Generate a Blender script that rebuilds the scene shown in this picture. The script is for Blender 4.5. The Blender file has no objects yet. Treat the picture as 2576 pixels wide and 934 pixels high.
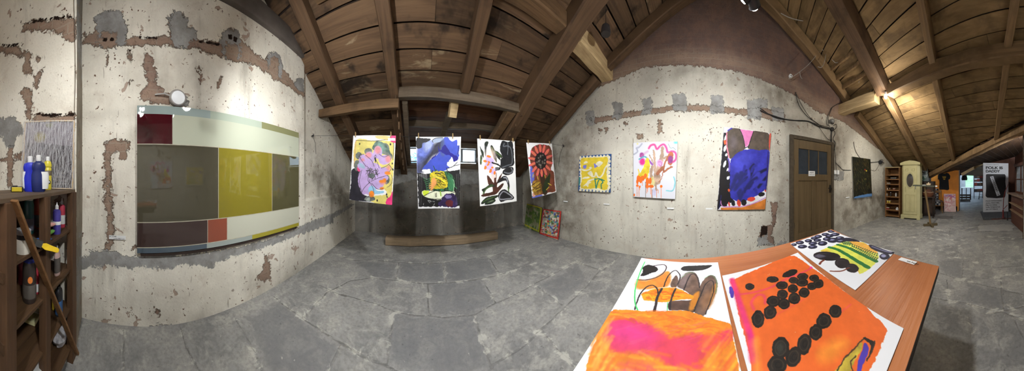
import bpy, math, random
import numpy as np
from mathutils import Vector, Matrix, noise as mnoise

scene = bpy.context.scene
C = scene.collection
rnd = random.Random(7)

# ------------------------------------------------------------------ camera, world, exposure
EYE = 1.3          # eye height of the photographer
FPX = 440.0        # radius of the panorama cylinder in photo pixels
CX, HY = 1051.0, 451.0   # photo column that looks along +Y, horizon row
W_PX, H_PX = 2576.0, 934.0
cam_d = bpy.data.cameras.new('camera')
cam = bpy.data.objects.new('camera', cam_d)
C.objects.link(cam)
scene.camera = cam
cam_d.type = 'PANO'
cam_d.panorama_type = 'CENTRAL_CYLINDRICAL'
half = W_PX / 2 / FPX
cam_d.central_cylindrical_range_u_min = -half
cam_d.central_cylindrical_range_u_max = half
cam_d.central_cylindrical_range_v_min = -(H_PX - HY) / FPX
cam_d.central_cylindrical_range_v_max = HY / FPX
cam_d.central_cylindrical_radius = 1.0
cam_d.clip_start = 0.02
cam.location = (0, 0, EYE)
cam.rotation_euler = (math.radians(90), 0, -(W_PX / 2 - CX) / FPX)

world = bpy.data.worlds.new('world')
scene.world = world
world.use_nodes = True
wn = world.node_tree.nodes
wl = world.node_tree.links
bg = wn['Background']
tc = wn.new('ShaderNodeTexCoord')
sx = wn.new('ShaderNodeSeparateXYZ')
cr = wn.new('ShaderNodeValToRGB')
wl.new(tc.outputs['Generated'], sx.inputs[0])
wl.new(sx.outputs['Z'], cr.inputs[0])
cr.color_ramp.elements[0].position = 0.0
cr.color_ramp.elements[0].color = (0.75, 0.88, 1, 1)
cr.color_ramp.elements[1].position = 0.5
cr.color_ramp.elements[1].color = (0.55, 0.75, 1, 1)
wl.new(cr.outputs[0], bg.inputs['Color'])
bg.inputs['Strength'].default_value = 3.2

LAMP_TABLE = 42.0      # watts per spot above the table
LAMP_WALL = 52.0       # watts per spot beside the left wall
LAMP_BULB = 17.0       # bare bulb on the cut purlin
FILL_WING = 70.0       # added fill: unseen globe lamp in the side wing
FILL_FRONT = 92.0       # added fill: second unseen shaded lamp, over the front of the room
FILL_OVERHEAD = 48.0  # added fill: unseen shaded lamp above the photographer
scene.view_settings.view_transform = 'Standard'
scene.view_settings.look = 'None'
scene.view_settings.exposure = 0.78
scene.view_settings.gamma = 1.0
scene.view_settings.use_curve_mapping = False
try:
    scene.cycles.use_denoising = True
    scene.cycles.max_bounces = 6
    scene.cycles.diffuse_bounces = 3
    scene.cycles.glossy_bounces = 3
    scene.cycles.use_adaptive_sampling = True
    scene.cycles.adaptive_threshold = 0.07
    scene.cycles.adaptive_min_samples = 12
    scene.cycles.sample_clamp_indirect = 6
    scene.cycles.caustics_reflective = False
    scene.cycles.caustics_refractive = False
except Exception:
    pass

# ------------------------------------------------------------------ rays of the survey
XL, XR, YK = -1.54, 2.82, 4.13           # left wall, right wall, knee wall
TZ = 0.80                                # table top
LN = Vector((4.36, 0.251, 0)).normalized()   # direction of the string


def ray(x, y):
    a = (x - CX) / FPX
    return math.sin(a), math.cos(a), (HY - y) / FPX


def at_z(x, y, z):
    dx, dy, t = ray(x, y)
    k = (z - EYE) / t
    return Vector((dx * k, dy * k, z))


def at_x(x, y, X):
    dx, dy, t = ray(x, y)
    k = X / dx
    return Vector((X, dy * k, EYE + t * k))


def at_y(x, y, Y):
    dx, dy, t = ray(x, y)
    k = Y / dy
    return Vector((dx * k, Y, EYE + t * k))


def at_plane(x, y, p, n):
    dx, dy, t = ray(x, y)
    d = Vector((dx, dy, t))
    o = Vector((0, 0, EYE))
    k = (Vector(p) - o).dot(n) / d.dot(n)
    return o + d * k


def on_string(x, y):
    return at_plane(x, y, (-1.54, 2.284, 2.0), Vector((LN.y, -LN.x, 0)))


# roofs: z of the rafters' underside
def zf(Y):
    return 4.142 - 0.655 * Y


NB = Vector((-0.391, -0.920, 0)).normalized()
EB = Vector((NB.y, -NB.x, 0))


def zb(X, Y):
    return 4.28 - 0.534 * (NB.x * X + NB.y * Y)


# ------------------------------------------------------------------ object helpers
def tag(o, label, cat=None, group=None, kind=None):
    if label: o['label'] = label
    if cat: o['category'] = cat
    if group: o['group'] = group
    if kind: o['kind'] = kind
    return o


def thing(name, label, cat, loc=(0, 0, 0), rz=0.0, group=None):
    o = bpy.data.objects.new(name, None)
    o.empty_display_size = 0.1
    C.objects.link(o)
    o.location = loc
    o.rotation_euler = (0, 0, rz)
    return tag(o, label, cat, group)


def copy_tree(o, parent=None):
    c = o.copy()
    C.objects.link(c)
    c.parent = parent
    for ch in list(o.children):
        copy_tree(ch, c)
    return c


class MB:
    """collects shapes into one mesh"""

    def __init__(self):
        self.v, self.f, self.m = [], [], []
        self.mi = 0

    def add(self, vs, fs):
        n = len(self.v)
        self.v += [tuple(p) for p in vs]
        self.f += [tuple(i + n for i in q) for q in fs]
        self.m += [self.mi] * len(fs)
        return self

    def box(self, c, s, M=None):
        c = Vector(c)
        P = []
        for dz in (-.5, .5):
            for dx, dy in ((-.5, -.5), (.5, -.5), (.5, .5), (-.5, .5)):
                p = Vector((dx * s[0], dy * s[1], dz * s[2]))
                if M is not None: p = M @ p
                P.append(c + p)
        return self.add(P, [(3, 2, 1, 0), (4, 5, 6, 7), (0, 1, 5, 4), (1, 2, 6, 5), (2, 3, 7, 6), (3, 0, 4, 7)])

    def span(self, lo, hi):
        lo, hi = Vector(lo), Vector(hi)
        return self.box((lo + hi) / 2, hi - lo)

    def tube(self, pts, r, n=8, cap=True):
        pts = [Vector(p) for p in pts]
        rs = r if isinstance(r, (list, tuple)) else [r] * len(pts)
        P, Fc = [], []
        up = None
        for i, p in enumerate(pts):
            a = pts[max(i - 1, 0)]
            b = pts[min(i + 1, len(pts) - 1)]
            d = (b - a)
            d = d.normalized() if d.length > 1e-9 else Vector((0, 0, 1))
            if up is None:
                up = Vector((0, 0, 1)) if abs(d.z) < .9 else Vector((1, 0, 0))
            s = d.cross(up)
            if s.length < 1e-6: s = d.orthogonal()
            s.normalize()
            up = s.cross(d).normalized()
            for k in range(n):
                t = 2 * math.pi * k / n
                P.append(p + (s * math.cos(t) + up * math.sin(t)) * rs[i])
        for i in range(len(pts) - 1):
            for k in range(n):
                k2 = (k + 1) % n
                Fc.append((i * n + k2, i * n + k, (i + 1) * n + k, (i + 1) * n + k2))
        if cap:
            Fc.append(tuple(range(n)))
            Fc.append(tuple((len(pts) - 1) * n + k for k in reversed(range(n))))
        return self.add(P, Fc)

    def lathe(self, prof, c=(0, 0, 0), n=20, M=None, sx=1.0, sy=1.0):
        c = Vector(c)
        P, Fc = [], []
        for r, z in prof:
            for k in range(n):
                t = 2 * math.pi * k / n
                p = Vector((r * math.cos(t) * sx, r * math.sin(t) * sy, z))
                if M is not None: p = M @ p
                P.append(c + p)
        for i in range(len(prof) - 1):
            for k in range(n):
                k2 = (k + 1) % n
                Fc.append((i * n + k, i * n + k2, (i + 1) * n + k2, (i + 1) * n + k))
        Fc.append(tuple(reversed(range(n))))
        Fc.append(tuple((len(prof) - 1) * n + k for k in range(n)))
        return self.add(P, Fc)

    def prism(self, poly, d):
        """planar polygon (3-D points) pushed along d"""
        d = Vector(d)
        n = len(poly)
        P = [Vector(p) for p in poly] + [Vector(p) + d for p in poly]
        Fc = [tuple(range(n)), tuple(n + k for k in reversed(range(n)))]
        for k in range(n):
            k2 = (k + 1) % n
            Fc.append((k2, k, n + k, n + k2))
        return self.add(P, Fc)

    def beam(self, p0, p1, w, h, up=(0, 0, 1), rough=.008, seg=.22, seed=0):
        """hewn timber from p0 to p1: w across, h along up"""
        p0, p1 = Vector(p0), Vector(p1)
        d = p1 - p0
        L = d.length
        d.normalize()
        s = d.cross(Vector(up)).normalized()
        u = s.cross(d).normalized()
        n = max(1, int(L / seg))
        prof = [(-.5, -.42), (-.42, -.5), (.42, -.5), (.5, -.42), (.5, .42), (.42, .5), (-.42, .5), (-.5, .42)]
        P, Fc = [], []
        for i in range(n + 1):
            c = p0 + d * (L * i / n)
            o1 = mnoise.noise(Vector((i * .37, seed * 3.1, 0))) * rough * 1.6
            o2 = mnoise.noise(Vector((i * .37, seed * 3.1, 9))) * rough * 1.6
            for a, b in prof:
                q = c + s * (a * w + o1) + u * (b * h + o2)
                q += (s * a + u * b) * mnoise.noise(q * 3 + Vector((seed, 0, 0))) * rough * 2.5
                P.append(q)
        m = len(prof)
        for i in range(n):
            for k in range(m):
                k2 = (k + 1) % m
                Fc.append((i * m + k2, i * m + k, (i + 1) * m + k, (i + 1) * m + k2))
        Fc.append(tuple(range(m)))
        Fc.append(tuple(n * m + k for k in reversed(range(m))))
        return self.add(P, Fc)

    def build(self, name, mat, parent=None, smooth=None, loc=None, bevel=0):
        me = bpy.data.meshes.new(name)
        v = self.v
        if loc is not None:
            L = Vector(loc)
            v = [tuple(Vector(p) - L) for p in v]
        me.from_pydata(v, [], self.f)
        mats = mat if isinstance(mat, (list, tuple)) else [mat]
        for m in mats: me.materials.append(m)
        if len(mats) > 1: me.polygons.foreach_set('material_index', self.m)
        me.update()
        if smooth is not None:
            me.shade_smooth()
            try: me.set_sharp_from_angle(angle=math.radians(smooth))
            except Exception: pass
        o = bpy.data.objects.new(name, me)
        C.objects.link(o)
        if loc is not None: o.location = loc
        if parent is not None: o.parent = parent
        if bevel:
            b = o.modifiers.new('bevel', 'BEVEL')
            b.width = bevel
            b.segments = 2
            b.limit_method = 'ANGLE'
        return o


def lettering(txt, size, mat, parent=None, loc=(0, 0, 0), rot=None, name='lettering', align='LEFT', bold=0.0, sx=1.0):
    cu = bpy.data.curves.new(name, 'FONT')
    cu.body = txt
    cu.size = size
    cu.align_x = align
    cu.offset = bold
    cu.extrude = 0.0004
    cu.materials.append(mat)
    tmp = bpy.data.objects.new(name, cu)
    C.objects.link(tmp)
    bpy.context.view_layer.update()
    me = bpy.data.meshes.new_from_object(tmp.evaluated_get(bpy.context.evaluated_depsgraph_get()))
    bpy.data.objects.remove(tmp)
    me.name = name
    o = bpy.data.objects.new(name, me)
    C.objects.link(o)
    o.location = loc
    if rot is not None: o.rotation_euler = rot
    o.scale = (sx, 1, 1)
    if parent: o.parent = parent
    return o


# ------------------------------------------------------------------ materials
def s2l(c):
    c = np.asarray(c, float)
    return np.where(c <= .04045, c / 12.92, ((c + .055) / 1.055) ** 2.4)


def rgb(r, g, b):
    v = s2l(np.array([r, g, b]) / 255.0)
    return (float(v[0]), float(v[1]), float(v[2]), 1.0)


class NT:
    def __init__(self, name):
        self.m = bpy.data.materials.new(name)
        self.m.use_nodes = True
        self.n = self.m.node_tree.nodes
        self.l = self.m.node_tree.links
        self.b = self.n['Principled BSDF']
        self.pos = None

    def new(self, t, **kw):
        x = self.n.new(t)
        for k, v in kw.items(): setattr(x, k, v)
        return x

    def set(self, sock, v):
        if hasattr(v, 'is_linked') or isinstance(v, bpy.types.NodeSocket):
            self.l.new(v, sock)
        else:
            sock.default_value = v

    def P(self):
        if self.pos is None:
            self.pos = self.new('ShaderNodeNewGeometry').outputs['Position']
        return self.pos

    def objco(self):
        return self.new('ShaderNodeTexCoord').outputs['Object']

    def mapping(self, vec, scale=(1, 1, 1), rot=(0, 0, 0), loc=(0, 0, 0)):
        x = self.new('ShaderNodeMapping')
        self.l.new(vec, x.inputs['Vector'])
        x.inputs['Scale'].default_value = scale
        x.inputs['Rotation'].default_value = rot
        x.inputs['Location'].default_value = loc
        return x.outputs[0]

    def noise(self, vec, scale, detail=4, rough=.55, dist=0.0):
        x = self.new('ShaderNodeTexNoise')
        self.l.new(vec, x.inputs['Vector'])
        x.inputs['Scale'].default_value = scale
        x.inputs['Detail'].default_value = detail
        x.inputs['Roughness'].default_value = rough
        x.inputs['Distortion'].default_value = dist
        return x.outputs['Fac']

    def voronoi(self, vec, scale, feature='F1'):
        x = self.new('ShaderNodeTexVoronoi')
        x.feature = feature
        self.l.new(vec, x.inputs['Vector'])
        x.inputs['Scale'].default_value = scale
        return x.outputs['Distance']

    def math(self, op, a, b=0.0, c=None):
        x = self.new('ShaderNodeMath', operation=op)
        self.set(x.inputs[0], a)
        self.set(x.inputs[1], b)
        if c is not None: self.set(x.inputs[2], c)
        return x.outputs[0]

    def step(self, v, lo, hi, a=0.0, b=1.0):
        x = self.new('ShaderNodeMapRange')
        x.interpolation_type = 'SMOOTHSTEP'
        self.set(x.inputs[0], v)
        x.inputs[1].default_value = lo
        x.inputs[2].default_value = hi
        x.inputs[3].default_value = a
        x.inputs[4].default_value = b
        return x.outputs[0]

    def mix(self, f, a, b, mode='MIX'):
        x = self.new('ShaderNodeMix', data_type='RGBA', blend_type=mode)
        self.set(x.inputs[0], f)
        self.set(x.inputs[6], a)
        self.set(x.inputs[7], b)
        return x.outputs[2]

    def bump(self, h, strength=.4, dist=.01, normal=None):
        x = self.new('ShaderNodeBump')
        x.inputs['Strength'].default_value = strength
        x.inputs['Distance'].default_value = dist
        self.set(x.inputs['Height'], h)
        if normal is not None: self.l.new(normal, x.inputs['Normal'])
        return x.outputs[0]

    def attr(self, name):
        x = self.new('ShaderNodeAttribute')
        x.attribute_name = name
        return x

    def out(self, color=None, rough=None, normal=None, metal=None, spec=None, coat=None):
        if color is not None: self.set(self.b.inputs['Base Color'], color)
        if rough is not None: self.set(self.b.inputs['Roughness'], rough)
        if normal is not None: self.l.new(normal, self.b.inputs['Normal'])
        if metal is not None: self.b.inputs['Metallic'].default_value = metal
        if spec is not None: self.b.inputs['Specular IOR Level'].default_value = spec
        if coat is not None: self.b.inputs['Coat Weight'].default_value = coat
        return self.m


_plain = {}


def plain(name, col, rough=.6, metal=0.0, var=.12, scale=18.0, bump=.0, spec=.4):
    """a single-colour surface with slight wear"""
    key = (name, col, rough)
    if key in _plain: return _plain[key]
    t = NT(name)
    p = t.objco()
    n = t.noise(p, scale, 4)
    c = rgb(*col)
    lo = tuple(x * (1 - var) for x in c[:3]) + (1,)
    hi = tuple(min(1, x * (1 + var)) for x in c[:3]) + (1,)
    m = t.out(t.mix(t.step(n, .3, .7), lo, hi), rough, metal=metal, spec=spec,
              normal=t.bump(n, bump, .004) if bump else None)
    _plain[key] = m
    return m


def wood(name, c1, c2, dark, grain=(1, 1, 1), rough=.7, island=.25, stain=.5, use_obj=False, scale=1.0, pale=None):
    """rough timber: streaks along the axis with the smallest grain value"""
    t = NT(name)
    p = t.objco() if use_obj else t.P()
    geo = t.new('ShaderNodeNewGeometry')
    off = t.new('ShaderNodeVectorMath', operation='ADD')
    t.l.new(p, off.inputs[0])
    cx = t.new('ShaderNodeCombineXYZ')
    r10 = t.math('MULTIPLY', geo.outputs['Random Per Island'], 17.0)
    for i in range(3): t.l.new(r10, cx.inputs[i])
    t.l.new(cx.outputs[0], off.inputs[1])
    pv = off.outputs[0]
    g = t.noise(t.mapping(pv, tuple(22 * scale * q for q in grain)), 1.0, 5, .6, .6)
    big = t.noise(pv, 2.3 * scale, 4, .6)
    col = t.mix(t.step(g, .3, .72), rgb(*c1), rgb(*c2))
    col = t.mix(t.math('MULTIPLY', t.step(big, .5, .68), stain), col, rgb(*dark))
    if pale:
        pz = t.noise(t.mapping(pv, tuple(3.2 * (.35 + q) for q in grain)), 1.0, 5, .65, .8)
        col = t.mix(t.math('MULTIPLY', t.step(pz, .58, .70), .55), col, rgb(*pale))
    sh = t.math('MULTIPLY_ADD', geo.outputs['Random Per Island'], island * 2, 1 - island)
    vv = t.new('ShaderNodeVectorMath', operation='SCALE')
    t.l.new(col, vv.inputs[0])
    t.l.new(sh, vv.inputs['Scale'])
    fine = t.noise(t.mapping(pv, tuple(70 * scale * q for q in grain)), 1.0, 3, .5)
    return t.out(vv.outputs[0], rough, normal=t.bump(t.math('ADD', g, fine), .35, .006), spec=.25)


def plaster(name, base, base2, wall_uv, chip=.64, pit=.66, grime_col=(120, 112, 100), rough=.9):
    """limewashed plaster with knocked-off patches; attribute 'patch' = brick, cement, hole, grime-and-shade fields"""
    t = NT(name)
    p = t.P()
    a = t.attr('patch')
    sp = t.new('ShaderNodeSeparateColor')
    t.l.new(a.outputs['Color'], sp.inputs[0])
    R, G, B, A = sp.outputs[0], sp.outputs[1], sp.outputs[2], a.outputs['Alpha']
    e1 = t.noise(p, 16, 4, .65)
    e2 = t.noise(p, 55, 3, .5)
    ed = t.math('ADD', t.math('MULTIPLY', t.math('SUBTRACT', e1, .5), .55), t.math('MULTIPLY', t.math('SUBTRACT', e2, .5), .25))

    def mask(f, k=.03):
        return t.step(t.math('ADD', f, ed), .5 - k, .5 + k)
    mb, mc, mh = mask(R), mask(G), mask(B)
    # plaster
    big = t.noise(p, 1.1, 3, .6)
    mid = t.noise(p, 5.5, 4, .65)
    col = t.mix(t.step(big, .35, .65), rgb(*base), rgb(*base2))
    bl_ = t.noise(p, 3.1, 4, .7, .6)
    col = t.mix(t.step(bl_, .52, .72, 0, .42), col, rgb(186, 172, 156))
    col = t.mix(t.step(mid, .45, .75, 0, .45), col, rgb(*[min(255, int(q * 1.06)) for q in base]))
    dirt = t.noise(t.mapping(p, (3.2, 3.2, .55)), 1.0, 4, .7)
    col = t.mix(t.step(dirt, .52, .8, 0, .6), col, rgb(*grime_col))
    # fine hairline scratches and flaked spots
    scr = t.noise(t.mapping(p, (30, 30, 5), (.5, 0, 0)), 1.0, 2, .6)
    col = t.mix(t.step(scr, .68, .76, 0, .5), col, rgb(112, 96, 78))
    chipn = t.noise(p, 7.5, 4, .6, .4)
    chm = t.step(chipn, chip, chip + .015)
    col = t.mix(t.math('MULTIPLY', chm, .75), col, rgb(150, 120, 102))
    pitn = t.noise(p, 26, 2, .5)
    pm = t.math('MULTIPLY', t.step(pitn, pit, pit + .03), t.step(mid, .42, .6))
    col = t.mix(pm, col, rgb(98, 72, 56))
    col = t.mix(t.step(e2, .66, .74, 0, .5), col, rgb(150, 132, 110))
    wv = t.new('ShaderNodeVectorMath', operation='MULTIPLY_ADD')
    t.l.new(p, wv.inputs[0])
    wv.inputs[1].default_value = (3.1, 3.1, 2.2)
    cxw = t.new('ShaderNodeCombineXYZ')
    for i_, n_ in enumerate((e1, mid, e1)): t.l.new(n_, cxw.inputs[i_])
    t.l.new(cxw.outputs[0], wv.inputs[2])
    crk = t.voronoi(wv.outputs[0], 1.0, 'DISTANCE_TO_EDGE')
    crw = t.math('MULTIPLY', t.step(crk, .002, .008, 1, 0), t.step(mid, .54, .62))
    col = t.mix(t.math('MULTIPLY', crw, .35), col, rgb(90, 72, 58))
    # grime, with painted shade in the same field
    gm = t.math('MULTIPLY', A, t.step(t.noise(p, 3.5, 5, .65), .25, .75, .35, 1.0))
    col = t.mix(gm, col, rgb(*grime_col))
    # brick
    bt = t.new('ShaderNodeTexBrick')
    cx = t.new('ShaderNodeCombineXYZ')
    sxyz = t.new('ShaderNodeSeparateXYZ')
    wob = t.new('ShaderNodeVectorMath', operation='ADD')
    t.l.new(p, wob.inputs[0])
    wn_ = t.new('ShaderNodeTexNoise')
    t.l.new(p, wn_.inputs['Vector'])
    wn_.inputs['Scale'].default_value = 9
    ws = t.new('ShaderNodeVectorMath', operation='SCALE')
    t.l.new(wn_.outputs['Color'], ws.inputs[0])
    ws.inputs['Scale'].default_value = .03
    t.l.new(ws.outputs[0], wob.inputs[1])
    t.l.new(wob.outputs[0], sxyz.inputs[0])
    t.l.new(sxyz.outputs[wall_uv], cx.inputs[0])
    t.l.new(sxyz.outputs[2], cx.inputs[1])
    t.l.new(cx.outputs[0], bt.inputs['Vector'])
    bt.inputs['Scale'].default_value = 1
    bt.inputs['Brick Width'].default_value = .27
    bt.inputs['Row Height'].default_value = .078
    bt.inputs['Mortar Size'].default_value = .007
    bt.inputs['Mortar Smooth'].default_value = .6
    bt.inputs['Color1'].default_value = rgb(152, 128, 110)
    bt.inputs['Color2'].default_value = rgb(138, 116, 101)
    bt.inputs['Mortar'].default_value = rgb(152, 138, 122)
    bcol = t.mix(t.step(mid, .4, .7, 0, .8), bt.outputs['Color'], rgb(156, 136, 118))
    bcol = t.mix(t.math('MULTIPLY', A, .8), bcol, t.mix(t.step(mid, .35, .65), rgb(92, 74, 72), rgb(112, 84, 74)))  # dims the upper gable brick as low light would
    bcol = t.mix(t.step(e2, .58, .72, 0, .65), bcol, rgb(96, 76, 64))
    col = t.mix(mb, col, bcol)
    rim = t.math('MULTIPLY', t.step(t.math('ADD', R, ed), .5, .60, 1, 0), mb)
    col = t.mix(t.math('MULTIPLY', rim, .55), col, rgb(92, 70, 58))
    # cement
    ccol = t.mix(t.step(mid, .35, .7), rgb(136, 134, 130), rgb(164, 163, 160))
    ccol = t.mix(t.step(e1, .55, .75, 0, .6), ccol, rgb(112, 108, 103))
    col = t.mix(mc, col, ccol)
    col = t.mix(mh, col, rgb(40, 28, 22))
    # relief
    h = t.math('ADD', t.math('MULTIPLY', mid, .5), t.math('MULTIPLY', e2, .25))
    h = t.math('SUBTRACT', h, t.math('MULTIPLY', mb, 1.6))
    h = t.math('SUBTRACT', h, t.math('MULTIPLY', mc, .6))
    h = t.math('SUBTRACT', h, t.math('MULTIPLY', mh, 2.2))
    h = t.math('SUBTRACT', h, t.math('MULTIPLY', chm, .35))
    return t.out(col, rough, normal=t.bump(h, .8, .014), spec=.15)
# ------------------------------------------------------------------ fields on big surfaces
def sdf_poly(P, poly, margin):
    """signed distance (negative inside) for the points within margin of the polygon; others +margin"""
    poly = np.asarray(poly, float)
    out = np.full(len(P), margin)
    lo, hi = poly.min(0) - margin, poly.max(0) + margin
    idx = np.where((P[:, 0] > lo[0]) & (P[:, 0] < hi[0]) & (P[:, 1] > lo[1]) & (P[:, 1] < hi[1]))[0]
    if len(idx) == 0: return out
    q = P[idx]
    d = np.full(len(q), 1e9)
    ins = np.zeros(len(q), bool)
    n = len(poly)
    for i in range(n):
        a, b = poly[i], poly[(i + 1) % n]
        ab = b - a
        t = np.clip(((q - a) @ ab) / max(ab @ ab, 1e-12), 0, 1)
        d = np.minimum(d, np.hypot(*(q - (a + t[:, None] * ab)).T))
        c = ((a[1] > q[:, 1]) != (b[1] > q[:, 1]))
        with np.errstate(divide='ignore', invalid='ignore'):
            xi = (b[0] - a[0]) * (q[:, 1] - a[1]) / (b[1] - a[1]) + a[0]
        ins ^= c & (q[:, 0] < xi)
    out[idx] = np.minimum(np.where(ins, -d, d), margin)
    return out


def sdf_line(P, line, margin):
    out = np.full(len(P), margin)
    line = np.asarray(line, float)
    for a, b in zip(line[:-1], line[1:]):
        lo, hi = np.minimum(a, b) - margin, np.maximum(a, b) + margin
        idx = np.where((P[:, 0] > lo[0]) & (P[:, 0] < hi[0]) & (P[:, 1] > lo[1]) & (P[:, 1] < hi[1]))[0]
        if len(idx) == 0: continue
        ab = b - a
        q = P[idx]
        t = np.clip(((q - a) @ ab) / max(ab @ ab, 1e-12), 0, 1)
        out[idx] = np.minimum(out[idx], np.hypot(*(q - (a + t[:, None] * ab)).T))
    return out


def grid_mesh(name, us, vs, fn, mat, attr=None, kind='structure', label=None):
    """us x vs grid; fn(U, V) -> (N,3); attr = dict name -> (N,4)"""
    nu, nv = len(us), len(vs)
    U, V = np.meshgrid(us, vs)
    co = fn(U.ravel(), V.ravel())
    me = bpy.data.meshes.new(name)
    i = np.arange(nu * nv).reshape(nv, nu)
    quads = np.stack([i[:-1, :-1], i[:-1, 1:], i[1:, 1:], i[1:, :-1]], -1).reshape(-1, 4)
    me.vertices.add(nu * nv)
    me.vertices.foreach_set('co', co.astype(np.float32).ravel())
    me.loops.add(quads.size)
    me.loops.foreach_set('vertex_index', quads.astype(np.int32).ravel())
    me.polygons.add(len(quads))
    me.polygons.foreach_set('loop_start', np.arange(0, quads.size, 4, dtype=np.int32))
    me.polygons.foreach_set('loop_total', np.full(len(quads), 4, np.int32))
    me.update(calc_edges=True)
    for k, val in (attr or {}).items():
        at = me.attributes.new(k, 'FLOAT_COLOR', 'POINT')
        at.data.foreach_set('color', val.astype(np.float32).ravel())
    me.materials.append(mat)
    me.shade_smooth()
    o = bpy.data.objects.new(name, me)
    C.objects.link(o)
    o['kind'] = kind
    if label: o['label'] = label
    return o


def wobble(u, v, amp, s, seed):
    r = np.random.default_rng(seed)
    z = np.zeros_like(u)
    for k in range(7):
        a = r.normal(size=2) * s
        z += np.sin(u * a[0] + v * a[1] + r.uniform(0, 6.28)) / 3
    return z * amp


def field(P, shapes, slope=.12):
    """0..1 field, .5 on the outline; union of polygons"""
    f = np.zeros(len(P))
    for s in shapes:
        d = sdf_poly(P, s, slope)
        f = np.maximum(f, np.clip(.5 - d / (2 * slope), 0, 1))
    return f


def crop(pts, x0, y0, s):
    return [(x0 + a * s, y0 + b * s) for a, b in pts]


def px_x(pts, X):
    return [(q.y, q.z) for q in (at_x(a, b, X) for a, b in pts)]


def c1(*p): return crop(p, 0, 0, .5)
def c2(*p): return crop(p, 0, 467, .5)
def c3(*p): return crop(p, 860, 0, .5)
def c5(*p): return crop(p, 1716, 0, .5)
def cw(*p): return crop(p, 150, 560, .40043)


# ------------------------------------------------------------------ floor
joints_px = [
    [(990, 787), (969, 919)], [(1192, 789), (1240, 922)],
    [(860, 739), (940, 762), (990, 782), (1080, 794), (1120, 797), (1192, 789), (1245, 762)],
    [(1075, 712), (1075, 777), (1082, 794)],
    [(823, 736), (880, 706), (935, 697), (1005, 707), (1060, 712), (1115, 712), (1180, 707), (1212, 701), (1352, 660)],
    [(1212, 701), (1245, 762)], [(1245, 762), (1340, 717), (1450, 657)],
    [(1115, 662), (1120, 709)], [(1227, 647), (1252, 684)],
    [(850, 640), (890, 654), (935, 653), (1115, 661), (1170, 654), (1227, 644), (1310, 627)],
    [(1360, 827), (1455, 932)],
    [(1240, 914), (1340, 849), (1360, 827), (1480, 714), (1560, 642)],
    [(1352, 719), (1415, 767)], [(1445, 657), (1510, 679), (1480, 714)],
    [(860, 867), (969, 917), (1000, 934)], [(1002, 662), (995, 702)],
    [(690, 746), (763, 800), (855, 860), (900, 886), (969, 917)],
    [(763, 800), (823, 736)], [(807, 718), (871, 746)],
    [(594, 800), (618, 840), (638, 876), (660, 934)],
    [(458, 824), (470, 876), (502, 934)], [(855, 860), (839, 900), (827, 934)],
    [(312, 836), (312, 934)],  # edge of shading on the floor, drawn in as a joint
    [(2150, 600), (2252, 588), (2391, 574), (2480, 570)], [(2308, 616), (2303, 644)],
    [(2350, 644), (2424, 651), (2503, 672), (2576, 667)],
    [(2368, 688), (2424, 704), (2512, 723), (2576, 741)], [(2384, 704), (2387, 746)],
    [(2336, 746), (2429, 760), (2526, 783), (2576, 800)], [(2424, 656), (2422, 700)],
    [(2517, 695), (2526, 783)], [(2554, 802), (2576, 844)], [(2438, 797), (2447, 834)],
    [(2475, 593), (2576, 600)], [(2380, 618), (2480, 612), (2576, 622)],
    [(2410, 625), (2412, 651)], [(2240, 640), (2300, 644), (2350, 644)],
    [(2391, 574), (2385, 600)], [(2461, 565), (2549, 563), (2549, 581), (2461, 581), (2461, 565)],
    [(2280, 560), (2350, 552), (2470, 553)], [(2320, 575), (2345, 590)],
    [(1600, 690), (1700, 690), (1800, 680), (1990, 640), (2100, 600)],
]
jl = [[(q.x, q.y) for q in (at_z(a, b, 0) for a, b in ln)] for ln in joints_px]
# courses the photo shows nothing of: under the table, behind the photographer, in the back rooms
for k in range(8):
    jl.append([(-1.3 + .02 * k, -1.2 - .62 * k), (2.8, -1.35 - .62 * k)] if k > 3 else [(-1.5, -.55 - .6 * k), (-.2, -.5 - .6 * k)])
for k in range(9):
    jl.append([(-.9, -7.4 - .7 * k), (1.2, -7.45 - .7 * k)])


def axis(lo, hi, near_lo, near_hi, fine, coarse):
    return np.concatenate([np.arange(lo, near_lo, coarse), np.arange(near_lo, near_hi, fine), np.arange(near_hi, hi + coarse, coarse)])


fu = axis(-2.6, 3.0, -1.6, 2.4, .014, .03)
fv = axis(-15.0, 4.3, -2.6, 3.6, .014, .04)
U, V = np.meshgrid(fu, fv)
PF = np.stack([U.ravel(), V.ravel()], 1)
jd = np.full(len(PF), .3)
wob = np.stack([wobble(PF[:, 0], PF[:, 1], .008, 9, 3), wobble(PF[:, 0], PF[:, 1], .008, 9, 4)], 1)
for ln in jl:
    jd = np.minimum(jd, sdf_line(PF + wob, ln, .3))
# slabs rubbed darker or lighter than the rest
dark_px = [[(1082, 712), (1212, 702), (1245, 762), (1190, 789), (1120, 796), (1085, 790)],
           [(990, 787), (1190, 792), (1235, 920), (975, 915)], [(890, 655), (995, 665), (990, 700), (935, 695)],
           [(1005, 662), (1112, 664), (1117, 709), (1005, 705)], [(1360, 718), (1450, 664), (1480, 700), (1415, 760)],
           [(1122, 662), (1170, 655), (1225, 648), (1250, 684), (1210, 700), (1122, 709)],
           [(620, 800), (700, 760), (760, 805), (850, 862), (835, 934), (680, 934)],
           [(2360, 650), (2420, 655), (2420, 700), (2370, 690)], [(2430, 710), (2510, 725), (2520, 775), (2430, 755)]]
pale_px = [[(2461, 566), (2549, 564), (2549, 581), (2461, 581)]]
fd = field(PF, [[(q.x, q.y) for q in (at_z(a, b, 0) for a, b in s)] for s in dark_px], .08)
fp = field(PF, [[(q.x, q.y) for q in (at_z(a, b, 0) for a, b in s)] for s in pale_px], .06)
fa = np.stack([np.clip(jd / .3, 0, 1), fd, fp, np.ones(len(PF))], 1)

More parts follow.
